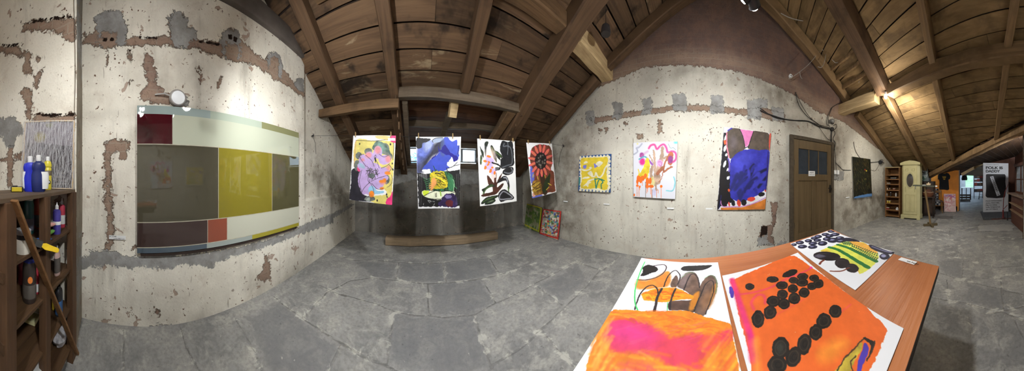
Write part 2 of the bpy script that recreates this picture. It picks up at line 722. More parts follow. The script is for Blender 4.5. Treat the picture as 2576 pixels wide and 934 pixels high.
t = NT('worn_flagstones')
p = t.P()
sp = t.new('ShaderNodeSeparateColor')
t.l.new(t.attr('slab').outputs['Color'], sp.inputs[0])
J, D, L = sp.outputs[0], sp.outputs[1], sp.outputs[2]
n1, n2, n3 = t.noise(p, 1.6, 4, .68), t.noise(p, 6, 5, .7, .5), t.noise(p, 38, 3, .6)
col = t.mix(t.step(n1, .36, .64), rgb(126, 125, 123), rgb(152, 150, 146))
col = t.mix(t.step(n2, .44, .66, 0, .8), col, rgb(172, 169, 161))
col = t.mix(t.step(n3, .35, .75, 0, .38), col, rgb(92, 90, 88))
col = t.mix(t.math('MULTIPLY', t.step(t.math('ADD', D, t.math('MULTIPLY', t.math('SUBTRACT', n2, .5), 2.4)), .36, .72), .6), col, rgb(108, 108, 109))
col = t.mix(t.math('MULTIPLY', t.step(t.math('ADD', L, t.math('MULTIPLY', t.math('SUBTRACT', n2, .5), 1.8)), .4, .75), .45), col, rgb(200, 197, 190))
# lime and mortar smeared beside the joints
sm = t.math('SUBTRACT', .52, t.math('MULTIPLY', J, 1.7))
sm = t.math('ADD', sm, t.math('MULTIPLY', t.math('SUBTRACT', n2, .5), 2.0))
smm = t.step(sm, .48, .66, 0, .7)
col = t.mix(smm, col, rgb(190, 187, 177))
spk = t.noise(p, 15, 3, .7)
col = t.mix(t.step(spk, .68, .73, 0, .5), col, rgb(194, 190, 178))
col = t.mix(t.step(t.noise(p, 21, 3, .6), .66, .72, 0, .5), col, rgb(76, 74, 74))
jw = t.math('ADD', J, t.math('MULTIPLY', t.math('SUBTRACT', n2, .5), .06))
jm = t.step(jw, .008, .03, 1, 0)
jm = t.math('MULTIPLY', jm, t.step(n1, .38, .62, .15, 1))
col = t.mix(t.math('MULTIPLY', jm, .75), col, rgb(70, 67, 64))
h = t.math('SUBTRACT', t.math('ADD', n2, t.math('MULTIPLY', n3, .3)), t.math('MULTIPLY', t.step(jw, .005, .05, 1, 0), .8))
M_FLOOR = t.out(col, t.step(n2, .3, .8, .62, .85), normal=t.bump(h, .55, .014), spec=.3)
grid_mesh('floor', fu, fv, lambda u, v: np.stack([u, v, wobble(u, v, .003, 2.2, 5) - .003], 1), M_FLOOR, {'slab': fa})

# ------------------------------------------------------------------ left wall with knocked-out band
M_PL_L = plaster('limewash_left', (232, 227, 213), (217, 211, 196), 1, chip=.645, pit=.66)
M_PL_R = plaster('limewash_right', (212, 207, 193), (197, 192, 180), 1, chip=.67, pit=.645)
M_PL_K = plaster('grey_render', (138, 134, 127), (120, 117, 111), 0, chip=.70, pit=.67, grime_col=(70, 66, 62))

L_brick = [
    c1((415, 170), (470, 160), (480, 130), (475, 80), (500, 60), (540, 50), (600, 55), (625, 95), (635, 140), (640, 190), (690, 180), (730, 195), (800, 190), (845, 180), (850, 80), (875, 60), (915, 65), (940, 95), (950, 140), (985, 155), (990, 195), (1040, 210), (1110, 215), (1110, 180), (1135, 150), (1160, 140), (1195, 150), (1205, 190), (1240, 225), (1280, 270), (1330, 300), (1355, 275), (1390, 262), (1410, 290), (1420, 340), (1450, 375), (1480, 420), (1500, 390), (1530, 400),
       (1530, 490), (1500, 475), (1470, 445), (1430, 425), (1380, 400), (1350, 370), (1290, 340), (1210, 315), (1180, 310), (1130, 290), (1060, 270), (1000, 250), (930, 240), (860, 235), (760, 225), (700, 230), (640, 225), (620, 235), (540, 240), (500, 235), (460, 220), (415, 220)),
    c1((735, 275), (770, 290), (790, 380), (785, 420), (830, 465), (860, 470), (850, 530), (770, 520), (710, 500), (700, 470), (730, 440), (735, 400), (720, 330)),
    c1((530, 720), (560, 705), (600, 700), (655, 720), (650, 740), (630, 800), (600, 805), (600, 765), (560, 765), (555, 936), (525, 936), (525, 780)),
    c2((525, 0), (555, 0), (560, 60), (575, 200), (575, 250), (560, 330), (530, 320), (540, 200), (525, 80)),
    c1((990, 340), (1005, 335), (1020, 400), (1005, 420)), c1((1110, 375), (1120, 395), (1100, 455), (1095, 440)),
    c1((925, 510), (950, 515), (945, 535), (925, 535)), c1((535, 250), (548, 245), (545, 300), (536, 330)),
    c1((640, 250), (665, 245), (660, 310), (645, 300)), c1((645, 400), (665, 405), (650, 425)),
    cw((1290, 205), (1310, 220), (1330, 350), (1280, 375), (1235, 360), (1280, 300)),
    cw((600, 530), (640, 560), (630, 590), (600, 560)), cw((490, 150), (450, 175), (500, 130)),
]
L_cem = [
    c1((490, 150), (475, 80), (500, 60), (540, 50), (600, 55), (625, 95), (635, 140), (640, 200), (620, 235), (585, 240), (580, 160), (510, 150), (505, 235), (490, 210)),
    c1((850, 150), (850, 80), (875, 60), (915, 65), (940, 95), (950, 140), (985, 155), (990, 195), (930, 245), (880, 230), (860, 200)),
    c1((1110, 215), (1110, 180), (1135, 150), (1195, 150), (1205, 190), (1215, 240), (1200, 300), (1190, 230), (1140, 210), (1135, 300), (1120, 270)),
    c1((1340, 300), (1355, 275), (1390, 262), (1410, 290), (1420, 340), (1415, 395), (1400, 395), (1400, 290), (1360, 290), (1350, 350)),
    c1((1480, 420), (1500, 390), (1530, 400), (1530, 460), (1500, 460)),
    cw((100, 225), (170, 215), (200, 185), (350, 180), (380, 200), (440, 215), (490, 205), (860, 197), (870, 190), (1100, 160), (1250, 122), (1400, 80), (1500, 35), (1560, 0), (1640, -20), (1720, -50), (1720, 0), (1700, 10), (1560, 60), (1480, 85), (1400, 120), (1200, 180), (1000, 240), (960, 285), (880, 275), (780, 265), (740, 270), (700, 295), (640, 300), (560, 285), (430, 285), (320, 270), (230, 290), (200, 280), (170, 300), (100, 300)),
    crop([(-20, 520), (240, 420), (380, 345), (420, 345), (230, 470), (-20, 560)], 780, 420, .2717),
    cw((560, 650), (700, 640), (760, 655), (740, 690), (560, 690)),
    c1((870, 465), (905, 455), (940, 480), (950, 530), (880, 535), (862, 500)),
]
L_hole = [c1((515, 187), (540, 187), (540, 207), (515, 207)), c1((552, 187), (575, 187), (575, 207), (552, 207)), c1((1148, 175), (1165, 175), (1165, 197), (1148, 197)), c1((1176, 185), (1192, 190), (1190, 215), (1176, 208)),
          c1((640, 252), (664, 250), (662, 258), (640, 260)), c1((965, 480), (975, 478), (976, 494), (967, 494)), c1((700, 182), (790, 188), (790, 194), (700, 192)), c1((1000, 205), (1105, 222), (1105, 230), (1000, 213))]
L_grime_shade = [c1((920, 0), (960, 0), (1030, 540), (990, 545), (930, 200)), cw((480, 540), (700, 520), (760, 650), (480, 660)), c1((745, 290), (775, 300), (790, 400), (740, 420)),  # second outline paints the photographer's shadow at the wall foot
           [(640, 730), (780, 640), (780, 690), (640, 790)], [(220, 800), (560, 790), (560, 830), (220, 840)], [(765, 330), (880, 460), (880, 560), (765, 480)]]


def wall_attr(P, br, ce, ho, gr, X):
    return np.stack([field(P, [px_x(s, X) for s in br]), field(P, [px_x(s, X) for s in ce]), field(P, [px_x(s, X) for s in ho], .04), field(P, [px_x(s, X) for s in gr], .3)], 1)


lu = np.arange(-.585, 4.2, .015)
lv = np.arange(-.02, 3.06, .015)
U, V = np.meshgrid(lu, lv)
PL = np.stack([U.ravel(), V.ravel()], 1)
fa = wall_attr(PL, L_brick, L_cem, L_hole, L_grime_shade, XL)
brk = fa[:, 0]


def left_fn(u, v):
    x = np.full_like(u, XL) + wobble(u, v, .006, 3, 11) - np.where(u > 2.045, .05, 0)
    x = np.where((v > .98) & (v < 1.02) & (u > 2.045), x, x) + np.where((u > 2.045) & (v < 1.0), .045, 0)
    return np.stack([x, u, v], 1)


grid_mesh('wall_left', lu, lv, left_fn, M_PL_L, {'patch': fa})
# upper part of the left wall under the roof
uu = np.arange(-2.5, 3.0, .05)
vv = np.arange(3.02, 4.9, .05)
U, V = np.meshgrid(uu, vv)
PU = np.stack([U.ravel(), V.ravel()], 1)
z4 = np.zeros((len(PU), 4))
z4[:, 3] = np.where((PU[:, 0] < 1.55), .25, 1.0)
z4[:, 0] = np.where(PU[:, 0] > 1.75, .9, 0)
grid_mesh('wall_left_gable', uu, vv, lambda u, v: np.stack([np.full_like(u, XL - .06) + wobble(u, v, .01, 3, 8), u, v], 1), M_PL_L, {'patch': z4})

# pilaster on the left: front face, return face
PX = -1.2
pu = np.arange(-3.6, -.48, .015)
pv = np.arange(-.02, 4.3, .02)
U, V = np.meshgrid(pu, pv)
PP = np.stack([U.ravel(), V.ravel()], 1)
p_brick = [c1((110, 112), (240, 95), (345, 80), (385, 88), (385, 200), (330, 200), (300, 180), (250, 150), (110, 160)), c1((-20, 240), (105, 230), (105, 285), (40, 275), (-20, 250)),
           c1((115, 265), (150, 262), (160, 370), (120, 365)), c1((100, 470), (125, 440), (160, 460), (160, 600), (130, 600), (125, 500)), c1((165, 572), (260, 580), (385, 570), (385, 640), (165, 625)),
           c1((40, 740), (70, 745), (60, 940), (36, 940), (34, 780)), c1((-10, 800), (120, 770), (120, 790), (-10, 815)), c2((380, 60), (400, 50), (400, 500), (385, 480)),
           c1((180, 290), (205, 295), (190, 310)), c1((165, 380), (215, 345), (210, 370), (180, 460))]
p_cem = [c1((-20, 590), (70, 590), (110, 630), (115, 670), (80, 690), (70, 740), (30, 745), (10, 690), (-20, 690)), cw((60, 228), (130, 225), (130, 330), (60, 320))]
p_hole = [c1((0, 212), (30, 225), (100, 212), (100, 224), (40, 236), (0, 224)), c1((115, 113), (370, 78), (370, 90), (115, 122)), c1((170, 575), (370, 572), (370, 582), (260, 592)), c1((300, 430), (312, 432), (308, 446))]
fa = wall_attr(PP, p_brick, p_cem, p_hole, [], PX)
grid_mesh('wall_left_pier', pu, pv, lambda u, v: np.stack([np.full_like(u, PX) + wobble(u, v, .006, 3, 17) - np.where(v > 99, 0, 0), u, v], 1), M_PL_L, {'patch': fa})
ru = np.arange(XL - .08, PX + .012, .012)
U, V = np.meshgrid(ru, pv)
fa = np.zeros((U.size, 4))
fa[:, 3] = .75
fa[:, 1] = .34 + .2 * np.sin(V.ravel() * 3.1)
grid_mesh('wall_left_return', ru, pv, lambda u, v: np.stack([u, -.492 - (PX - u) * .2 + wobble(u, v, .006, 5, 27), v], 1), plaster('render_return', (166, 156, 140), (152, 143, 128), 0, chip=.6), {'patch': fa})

# ------------------------------------------------------------------ right gable wall
R_brick = [
    c3((1240, 595), (1360, 582), (1420, 568), (1510, 555), (1560, 548), (1670, 532), (1725, 530), (1725, 562), (1665, 560), (1560, 575), (1420, 595), (1360, 605), (1270, 622)),
    c5((0, 528), (140, 528), (210, 538), (325, 550), (400, 540), (520, 575), (515, 615), (450, 605), (400, 590), (325, 582), (210, 565), (140, 560), (0, 560)),
    crop([(460, 610), (510, 610), (515, 640), (500, 700), (500, 760), (480, 800), (470, 850), (490, 925), (360, 925), (380, 840), (400, 780), (470, 780), (475, 700)], 1780, 300, .3427),
    c3((1290, 640), (1310, 655), (1295, 675)), c3((1420, 615), (1445, 620), (1430, 635)), c3((1480, 675), (1515, 675), (1510, 700), (1485, 695)), c3((1590, 600), (1610, 610), (1610, 660), (1580, 690), (1590, 640)),
    c3((1320, 640), (1345, 645), (1325, 680)), c5((750, 870), (790, 870), (785, 905), (755, 900)), c5((480, 705), (490, 710), (485, 735)), c5((335, 600), (352, 600), (350, 620)),
]
R_cem = [c3((1228, 560), (1270, 556), (1272, 630), (1230, 632)), c3((1358, 520), (1385, 510), (1415, 525), (1415, 580), (1390, 605), (1360, 590), (1372, 560)), c3((1510, 500), (1555, 492), (1562, 520), (1555, 575), (1505, 580), (1520, 540)),
         c3((1665, 475), (1725, 470), (1725, 560), (1665, 555)), c5((-10, 470), (22, 475), (25, 560), (-10, 562)), c5((150, 478), (205, 480), (215, 570), (135, 570), (140, 530)),
         c5((330, 505), (380, 498), (425, 500), (430, 540), (400, 545), (400, 600), (325, 595)), c5((450, 540), (512, 545), (515, 610), (455, 605)),
         crop([(360, 925), (372, 870), (410, 860), (415, 800), (430, 800), (440, 890), (490, 925)], 1780, 300, .3427), crop([(500, 925), (520, 900), (575, 895), (580, 925)], 1780, 300, .3427), c5((760, 865), (815, 860), (810, 910), (765, 905))]
R_hole = [crop([(392, 785), (440, 785), (432, 850), (400, 850), (385, 880)], 1780, 300, .3427), c3((1500, 338), (1501, 339), (1502, 340))]
R_grime = [[(1330, 420), (1480, 260), (1485, 640), (1330, 580)], [(1480, 260), (1500, 262), (1500, 620), (1470, 600)], [(1970, 290), (2130, 300), (2130, 460), (2080, 460), (2060, 330), (1970, 340)], [(2090, 480), (2230, 470), (2230, 560), (2090, 600)], [(1940, 400), (1990, 360), (1990, 600), (1930, 620)],
           [(1640, 165), (1990, 200), (2060, 290), (1950, 280), (1850, 220), (1640, 200)]]
gu = np.arange(-7.3, 4.25, .02)
gv = np.arange(-.02, 5.2, .02)
U, V = np.meshgrid(gu, gv)
PG = np.stack([U.ravel(), V.ravel()], 1)
fa = wall_attr(PG, R_brick, R_cem, R_hole, R_grime, XR)
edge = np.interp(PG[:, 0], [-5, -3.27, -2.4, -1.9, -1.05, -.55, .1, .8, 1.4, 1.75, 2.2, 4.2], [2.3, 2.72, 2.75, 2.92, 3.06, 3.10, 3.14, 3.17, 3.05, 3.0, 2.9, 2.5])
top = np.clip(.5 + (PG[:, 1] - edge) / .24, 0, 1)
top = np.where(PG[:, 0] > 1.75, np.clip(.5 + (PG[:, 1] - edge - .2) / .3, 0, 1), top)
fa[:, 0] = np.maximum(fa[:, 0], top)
fa[:, 3] = np.maximum(fa[:, 3], np.clip((PG[:, 1] - edge - .02) / .35, 0, 1))  # shade of the upper gable, put into the brick colour
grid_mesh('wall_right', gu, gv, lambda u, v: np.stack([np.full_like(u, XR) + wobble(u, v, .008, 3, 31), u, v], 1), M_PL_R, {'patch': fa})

# ------------------------------------------------------------------ knee wall under the eaves
ku = np.arange(-1.62, 2.9, .02)
kv = np.arange(-.02, 1.62, .02)
U, V = np.meshgrid(ku, kv)
PK = np.stack([U.ravel(), V.ravel()], 1)


def px_y(pts, Y): return [(q.x, q.z) for q in (at_y(a, b, Y) for a, b in pts)]


k_dark = [[(985, 470), (1000, 462), (1020, 475), (1022, 555), (1000, 560), (985, 520)], [(885, 515), (960, 518), (985, 524), (960, 532), (885, 530)], [(880, 585), (1400, 578), (1400, 600), (880, 610)]]
k_pale = [[(890, 430), (1000, 440), (1030, 430), (1060, 450), (980, 470), (890, 470)], [(1150, 430), (1230, 430), (1230, 460), (1150, 470)]]
fa = np.zeros((len(PK), 4))
fa[:, 3] = field(PK, [px_y(s, YK) for s in k_dark], .1)
fa[:, 1] = field(PK, [px_y(s, YK) for s in k_pale], .15) * .9
grid_mesh('wall_knee', ku, kv, lambda u, v: np.stack([u, np.full_like(u, YK) + wobble(u, v, .008, 3, 41), v], 1), M_PL_K, {'patch': fa})

# ------------------------------------------------------------------ timber materials
M_BOARD = wood('dark_roof_boards', (86, 66, 49), (110, 86, 63), (38, 30, 24), (.055, 1, 1), .8, .3, .92, pale=(168, 150, 120))
M_BOARD_B = wood('pine_roof_boards', (120, 97, 66), (146, 119, 82), (78, 62, 44), (.055, .3, 1), .8, .22, .6)
M_BOARD_W = wood('wing_roof_boards', (60, 44, 32), (76, 56, 38), (34, 26, 20), (.3, .06, 1), .8, .25, .5)
M_RAFT = wood('rafter_timber', (82, 62, 45), (104, 80, 58), (48, 37, 28), (1, .05, .05), .75, .0, .5)
M_BEAMX = wood('hewn_timber', (100, 78, 55), (126, 98, 70), (60, 46, 35), (.05, 1, 1), .75, .0, .5)
M_LOG = wood('pale_hewn_log', (176, 150, 110), (206, 180, 136), (130, 104, 72), (.08, 1, 1), .7, .0, .3)
M_GREYW = wood('grey_weathered_timber', (90, 77, 63), (112, 98, 82), (60, 51, 42), (.05, 1, 1), .8, .0, .4)
M_DARKW = plain('soot_dark_timber', (52, 40, 34), .85, var=.25, scale=6)


def struct(o, kind='structure', label=None):
    o['kind'] = kind
    if label: o['label'] = label
    return o


# ------------------------------------------------------------------ front roof boards
bm = MB()
ang = math.atan(.655)
pitch = .252
sl = Vector((0, math.cos(ang), -math.sin(ang)))
nrm = Vector((0, math.sin(ang), math.cos(ang)))
DX0, DX1, DY = -.30, 1.66, 2.46        # dormer opening
s = 0.0
while True:
    Y = 4.36 - s * math.cos(ang)
    if Y < -.75: break
    z = 4.142 - .655 * Y + .17
    runs = [(-1.64, DX0 - .02), (DX1 + .02, 2.9)] if Y > DY + .13 else [(-1.64, 2.9)]
    for a, b in runs:
        x = a
        while x < b - .01:
            x2 = min(b, x + rnd.uniform(1.6, 2.9))
            if b - x2 < .5: x2 = b
            R = Matrix((Vector((1, 0, 0)), -sl, nrm)).transposed() @ Matrix.Rotation(rnd.uniform(-.035, .035), 3, 'X')
            bm.box(Vector(((x + x2) / 2, Y, z)) + nrm * rnd.uniform(0, .008), (x2 - x - .004, pitch - rnd.uniform(.012, .026), .024), R)
            x = x2
    s += pitch
struct(bm.build('ceiling', M_BOARD))
# tar paper above the boards keeps the daylight out
q = MB()
for a, b, y0 in ((-1.8, DX0, 4.5), (DX1, 3.0, 4.5), (DX0, DX1, DY)):
    P = [Vector((a, y0, zf(y0) + .24)), Vector((b, y0, zf(y0) + .24)), Vector((b, -1.0, zf(-1.0) + .24)), Vector((a, -1.0, zf(-1.0) + .24))]
    q.prism(P, (0, 0, .03))
struct(q.build('roof', M_DARKW))

# ------------------------------------------------------------------ back roof boards (run along EB)
bm = MB()
angb = math.atan(.534)
slb = Vector((NB.x * math.cos(angb), NB.y * math.cos(angb), -math.sin(angb)))
nb = Vector((NB.x * math.sin(angb), NB.y * math.sin(angb), math.cos(angb)))
if nb.z < 0: nb = -nb
d = -.75
pb = .205
while d < 5.5:
    dl = pb * math.cos(angb) / 2
    ev = -3.71 + (5.285 - d) * 1.996 + dl * 1.996 + .04
    e0, e1 = -5.3, min(ev, 3.6)
    x = e0
    while x < e1 - .01:
        x2 = min(e1, x + rnd.uniform(1.8, 3.2))
        if e1 - x2 < .4: x2 = e1
        c = EB * ((x + x2) / 2) + NB * d
        c.z = 4.28 - .534 * d + .15
        R = Matrix((EB, slb.normalized(), nb)).transposed() @ Matrix.Rotation(rnd.uniform(-.025, .025), 3, 'X')
        n0 = len(bm.v)
        bm.box(c + nb * rnd.uniform(0, .012), (x2 - x - .004, pb - rnd.uniform(.010, .022), .022), R)
        if x2 == ev:                       # cut along the valley
            for vi in range(n0, n0 + 8):
                q_ = Vector(bm.v[vi])
                cut = -3.71 + (5.285 - q_.dot(NB)) * 1.996 + .04
                if q_.dot(EB) > cut: bm.v[vi] = tuple(q_ - EB * (q_.dot(EB) - cut))
        x = x2
    d += pb * math.cos(angb)
struct(bm.build('ceiling_rear', M_BOARD_B))
q = MB()


def pb3(e, d_, up): return EB * e + NB * d_ + Vector((0, 0, 4.28 - .534 * d_ + up))


q.prism([pb3(-5.6, -1, .2), pb3(-5.6, 6.0, .2), pb3(-3.75, 5.6, .2), pb3(4, 1.6, .2), pb3(4, -1, .2)], (0, 0, .03))
struct(q.build('roof_rear', M_DARKW))

# side wing: low dark roof beyond the valley
bm = MB()
e = -3.7
while e < 2.4:
    dv = 5.285 - (e + 3.71) / 1.996
    z = 1.46 + .268 * (e + 3.71)
    c = EB * e + NB * ((dv + 13.5) / 2) + Vector((0, 0, z + .08))
    R = Matrix((EB, NB, Vector((0, 0, 1)))).transposed() @ Matrix.Rotation(-.26, 3, 'Y')
    if e < -1.1 or e > -.3 or True:
        L1 = 13.5 - dv
        hi = 7.45 if -1.9 < e < 2.4 else 13.5
        c = EB * e + NB * ((dv + hi) / 2) + Vector((0, 0, z + .08))
        bm.box(c, (.215, hi - dv, .022), R)
    e += .22
struct(bm.build('ceiling_wing', M_BOARD_W))

# ------------------------------------------------------------------ rafters and beams, each a timber of its own


def timber(name, p0, p1, w, h, mat, label, seed, up=(0, 0, 1), rough=.008, cat='beam', group=None):
    o = MB().beam(p0, p1, w, h, up, rough, seed=seed).build(name, mat, smooth=40)
    struct(o, 'structure', label)
    o['category'] = cat
    if group: o['group'] = group
    return o


def frontp(x, Y, up=.0): return Vector((x, Y, zf(Y) + up))


upf = (0, math.sin(ang), math.cos(ang))
timber('rafter', frontp(-1.18, 4.3, .07), frontp(-1.22, -.1, .07), .15, .16, M_RAFT, 'brown rafter nearest the left wall, running up to the ridge', 1, upf)
timber('rafter', frontp(-.33, 4.3, .07), frontp(-.36, -.1, .07), .15, .16, M_RAFT, 'brown rafter left of the small window, running up to the ridge', 2, upf)
timber('rafter', frontp(.68, 2.46, .07), frontp(.64, -.2, .07), .14, .16, M_RAFT, 'brown rafter that ends on the header above the dormer', 3, upf)
timber('principal_rafter', frontp(1.72, 4.3, .04), frontp(1.74, -.2, .04), .26, .24, M_RAFT, 'thick dark main rafter right of the dormer', 4, upf)
timber('rafter', frontp(2.66, 4.3, .02), frontp(2.66, 1.62, .02), .15, .17, M_RAFT, 'brown rafter lying along the right wall below the log', 5, upf)
timber('rafter', frontp(2.68, 1.45, .05), frontp(2.70, -.4, .05), .15, .16, M_RAFT, 'brown rafter lying along the brick gable above the log', 6, upf)
timber('purlin', (-1.02, 1.5, 3.27), (1.6, 1.5, 3.25), .2, .2, M_BEAMX, 'dark purlin crossing overhead at the top of the picture', 7)
timber('purlin', (1.86, 1.5, 3.25), (2.88, 1.49, 3.18), .24, .24, M_LOG, 'short pale hewn log let into the brick gable', 8, rough=.02)
timber('dormer_header_beam', (-.27, 2.5, 2.53), (1.62, 2.5, 2.50), .12, .15, M_GREYW, 'grey header across the rafters above the dormer', 9)
timber('collar_beam', (-1.56, 2.5, 2.40), (-.27, 2.48, 2.37), .1, .13, M_BEAMX, 'short brown collar from the left wall to a rafter', 10)
timber('dormer_tie_beam', (-.26, 3.28, 2.33), (1.56, 3.28, 2.32), .1, .11, M_GREYW, 'bent grey bar across the dormer under its ceiling', 11, rough=.018)
timber('hanger_block', (.56, 2.62, 2.52), (.54, 2.72, 2.28), .13, .10, M_LOG, 'short pale block hanging under the dormer header', 12)
timber('strut', (.53, 2.85, 2.40), (.47, 4.1, 1.95), .11, .05, M_GREYW, 'thin grey strut running down behind the blue painting', 13)
timber('dormer_brace', (1.50, 2.55, 2.46), (1.5, 4.05, 1.75), .16, .14, M_BEAMX, 'brown brace at the right side of the dormer', 14, upf)
timber('dormer_brace', (-.19, 2.58, 2.46), (-.2, 4.05, 1.7), .08, .12, M_GREYW, 'grey board at the left side of the dormer', 15, upf)
timber('wall_plate', (-1.6, 4.2, 1.60), (2.9, 4.2, 1.60), .18, .1, M_GREYW, 'grey wall plate on the knee wall under the windows', 16)
timber('tie_beam', (XL + .0, -.5, 3.16), (XL + .0, 2.05, 3.13), .13, .22, plain('grey_brown_beam', (92, 84, 78), .85, var=.18, scale=5), 'grey brown beam along the top of the left wall', 17, rough=.004)

# back roof timbers run along the slope at nearly constant x


def backp(x, y, up=0.0): return Vector((x, y, zb(x, y) + up))


upb = (nb.x, nb.y, nb.z)
M_RB = wood('rear_rafter_timber', (118, 94, 66), (142, 114, 80), (82, 64, 45), (1, .05, .05), .7, .0, .35)
timber('rafter', backp(2.74, -3.75, .03), backp(2.70, -6.6, .03), .14, .16, M_RB, 'pale rafter along the right wall above the dark painting', 21, upb)
timber('rafter', backp(1.62, -3.25, .03), backp(1.48, -6.0, .03), .15, .16, M_RB, 'pale rafter running down behind the lit bulb', 22, upb)
timber('rafter', backp(.56, -.2, .04), backp(.52, -2.75, .04), .11, .14, M_RB, 'rear rafter above the long purlin, nearer the bulb', 23, upb)
timber('rafter', backp(.53, -2.8, .03), backp(.40, -5.1, .03), .11, .14, M_RB, 'rear rafter below the long purlin, nearer the bulb', 24, upb)
timber('rafter', backp(-.46, -.6, .03), backp(-.54, -2.3, .03), .11, .14, M_RB, 'rear rafter above the long purlin at the far right', 25, upb)
timber('rafter', backp(-.56, -2.4, .03), backp(-.66, -3.95, .03), .11, .14, M_RB, 'rear rafter below the long purlin at the far right', 26, upb)
timber('rafter', backp(2.62, -.7, .02), backp(2.72, -3.3, .02), .18, .16, M_RB, 'rafter along the brick gable above the short beam stub', 27, upb)
timber('principal_rafter', backp(1.60, -.2, .0), backp(1.62, -3.15, .0), .26, .22, M_RAFT, 'thick dark main rafter ending above the lit bulb', 28, upb)
timber('purlin', (1.45, -3.1, 3.02), (-1.25, -2.03, 3.00), .19, .2, wood('long_purlin_timber', (110, 88, 62), (134, 108, 77), (74, 58, 42), (.06, .12, 1), .75, .0, .45), 'long hewn purlin running right from the lit bulb', 29, rough=.016)
timber('purlin', (2.88, -3.22, 2.98), (1.83, -3.24, 3.04), .23, .24, M_LOG, 'sawn-off beam stub sticking out of the right wall', 30, rough=.016)
timber('valley_rafter', (1.42, -6.4, 1.42), (-1.9, -2.62, 2.60), .20, .16, M_RB, 'valley rafter rising to the right over the back doorway', 31, rough=.01)
# three pale laths between the rafters by the gable
for i, dd in enumerate((1.28, 1.48, 1.70)):
    a, b = EB * -3.75 + NB * (dd + .0), EB * -3.05 + NB * (dd + .0)
    zz = 4.28 - .534 * dd + .03
    timber('lath', (2.62, a.y, zz), (1.78, b.y - .12, zz), .045, .09, M_RB, ('top', 'middle', 'lowest')[i] + ' of the three pale laths between the rafters by the gable', 40 + i, group='laths by the gable', cat='lath')

# ------------------------------------------------------------------ dormer: cheeks, ceiling, window wall
q = MB()
y = DY + .16
while y < 4.3:
    z = 2.66 - .253 * (y - DY)
    q.box((.68, y, z), (2.0, .17, .02), Matrix.Rotation(-.247 + rnd.uniform(-.02, .02), 3, 'X'))
    y += .175
struct(q.build('ceiling_dormer', wood('dormer_boards', (84, 58, 42), (104, 72, 50), (46, 34, 28), (.05, 1, 1), .8, .2, .5)))
q = MB()
for X in (DX0 - .02, DX1 + .0):
    y = DY
    while y < 4.28:
        y2 = y + .2
        zt = 2.68 - .253 * (y - DY)
        zb_ = min(zf(y) - .02, zf(y2) - .02)
        q.span((X, y, max(1.5, zb_)), (X + .02, y2 - .006, zt))
        y = y2
struct(q.build('wall_dormer_cheeks', M_BOARD))
q = MB()
q.prism([Vector((DX0 - .1, DY + .14, 2.70)), Vector((DX1 + .1, DY + .14, 2.70)), Vector((DX1 + .1, 4.5, 2.26)), Vector((DX0 - .1, 4.5, 2.26))], (0, 0, .03))
struct(q.build('roof_dormer', M_DARKW))
WY = 4.24
WZ0, WZ1 = 1.745, 2.03
wins = [(-.20, .36), (.40, 1.06), (1.11, 1.43)]
q = MB()
q.span((DX0 - .05, WY - .02, 1.5), (DX1 + .05, WY + .04, WZ0 - .05))
q.span((DX0 - .05, WY - .02, WZ1 + .05), (DX1 + .05, WY + .04, 2.4))
xs = [DX0 - .05] + [v for w in wins for v in (w[0] - .045, w[1] + .045)] + [DX1 + .05]
for a, b in zip(xs[0::2], xs[1::2]):
    if b > a: q.span((a, WY - .02, WZ0 - .05), (b, WY + .04, WZ1 + .05))
struct(q.build('wall_dormer_front', M_GREYW))
t = NT('window_glass')
gl = t.new('ShaderNodeBsdfGlossy')
gl.inputs['Roughness'].default_value = .03
tr = t.new('ShaderNodeBsdfTransparent')
tr.inputs['Color'].default_value = (.93, .97, 1, 1)
ms = t.new('ShaderNodeMixShader')
ms.inputs[0].default_value = .06
t.l.new(tr.outputs[0], ms.inputs[1])
t.l.new(gl.outputs[0], ms.inputs[2])
t.l.new(ms.outputs[0], t.n['Material Output'].inputs['Surface'])
M_GLASS = t.m
M_WFR = plain('window_paint_grey', (158, 160, 160), .5, var=.15)


def window(i, a, b, z0, z1, Y, label, fw=.035):
    fr = MB()
    for lo, hi in (((a - fw, Y - .03, z0 - fw), (b + fw, Y + .03, z0)), ((a - fw, Y - .03, z1), (b + fw, Y + .03, z1 + fw)),
                   ((a - fw, Y - .03, z0), (a, Y + .03, z1)), ((b, Y - .03, z0), (b + fw, Y + .03, z1))):
        fr.span(lo, hi)
    o = struct(fr.build('window_%d' % i, M_WFR, bevel=.004), label=label)
    struct(MB().span((a, Y - .003, z0), (b, Y + .003, z1)).build('pane', M_GLASS, o))
    return o


window(1, *wins[0], WZ0, WZ1, WY, 'small dormer window showing left of the blue painting')
window(2, *wins[1], WZ0, WZ1, WY, 'small dormer window mostly behind the blue painting')
window(3, *wins[2], WZ0, WZ1, WY, 'small dormer window between the blue painting and the black plant painting')
# ------------------------------------------------------------------ painted sheets and canvases
def fbm(h, w, cell, seed, octs=4):
    r = np.random.default_rng(seed)
    out = np.zeros((h, w))
    amp, tot = 1.0, 0.0
    for _ in range(octs):
        gh, gw = int(h / cell) + 3, int(w / cell) + 3
        g = r.random((gh, gw))
        y, x = np.arange(h) / cell, np.arange(w) / cell
        yi, xi = y.astype(int), x.astype(int)
        fy, fx = y - yi, x - xi
        fy, fx = (fy * fy * (3 - 2 * fy))[:, None], (fx * fx * (3 - 2 * fx))[None]
        a = g[yi][:, xi] * (1 - fx) + g[yi][:, xi + 1] * fx
        b = g[yi + 1][:, xi] * (1 - fx) + g[yi + 1][:, xi + 1] * fx
        out += amp * (a * (1 - fy) + b * fy)
        tot += amp
        amp *= .55
        cell = max(cell / 2, 1.0)
    return out / tot


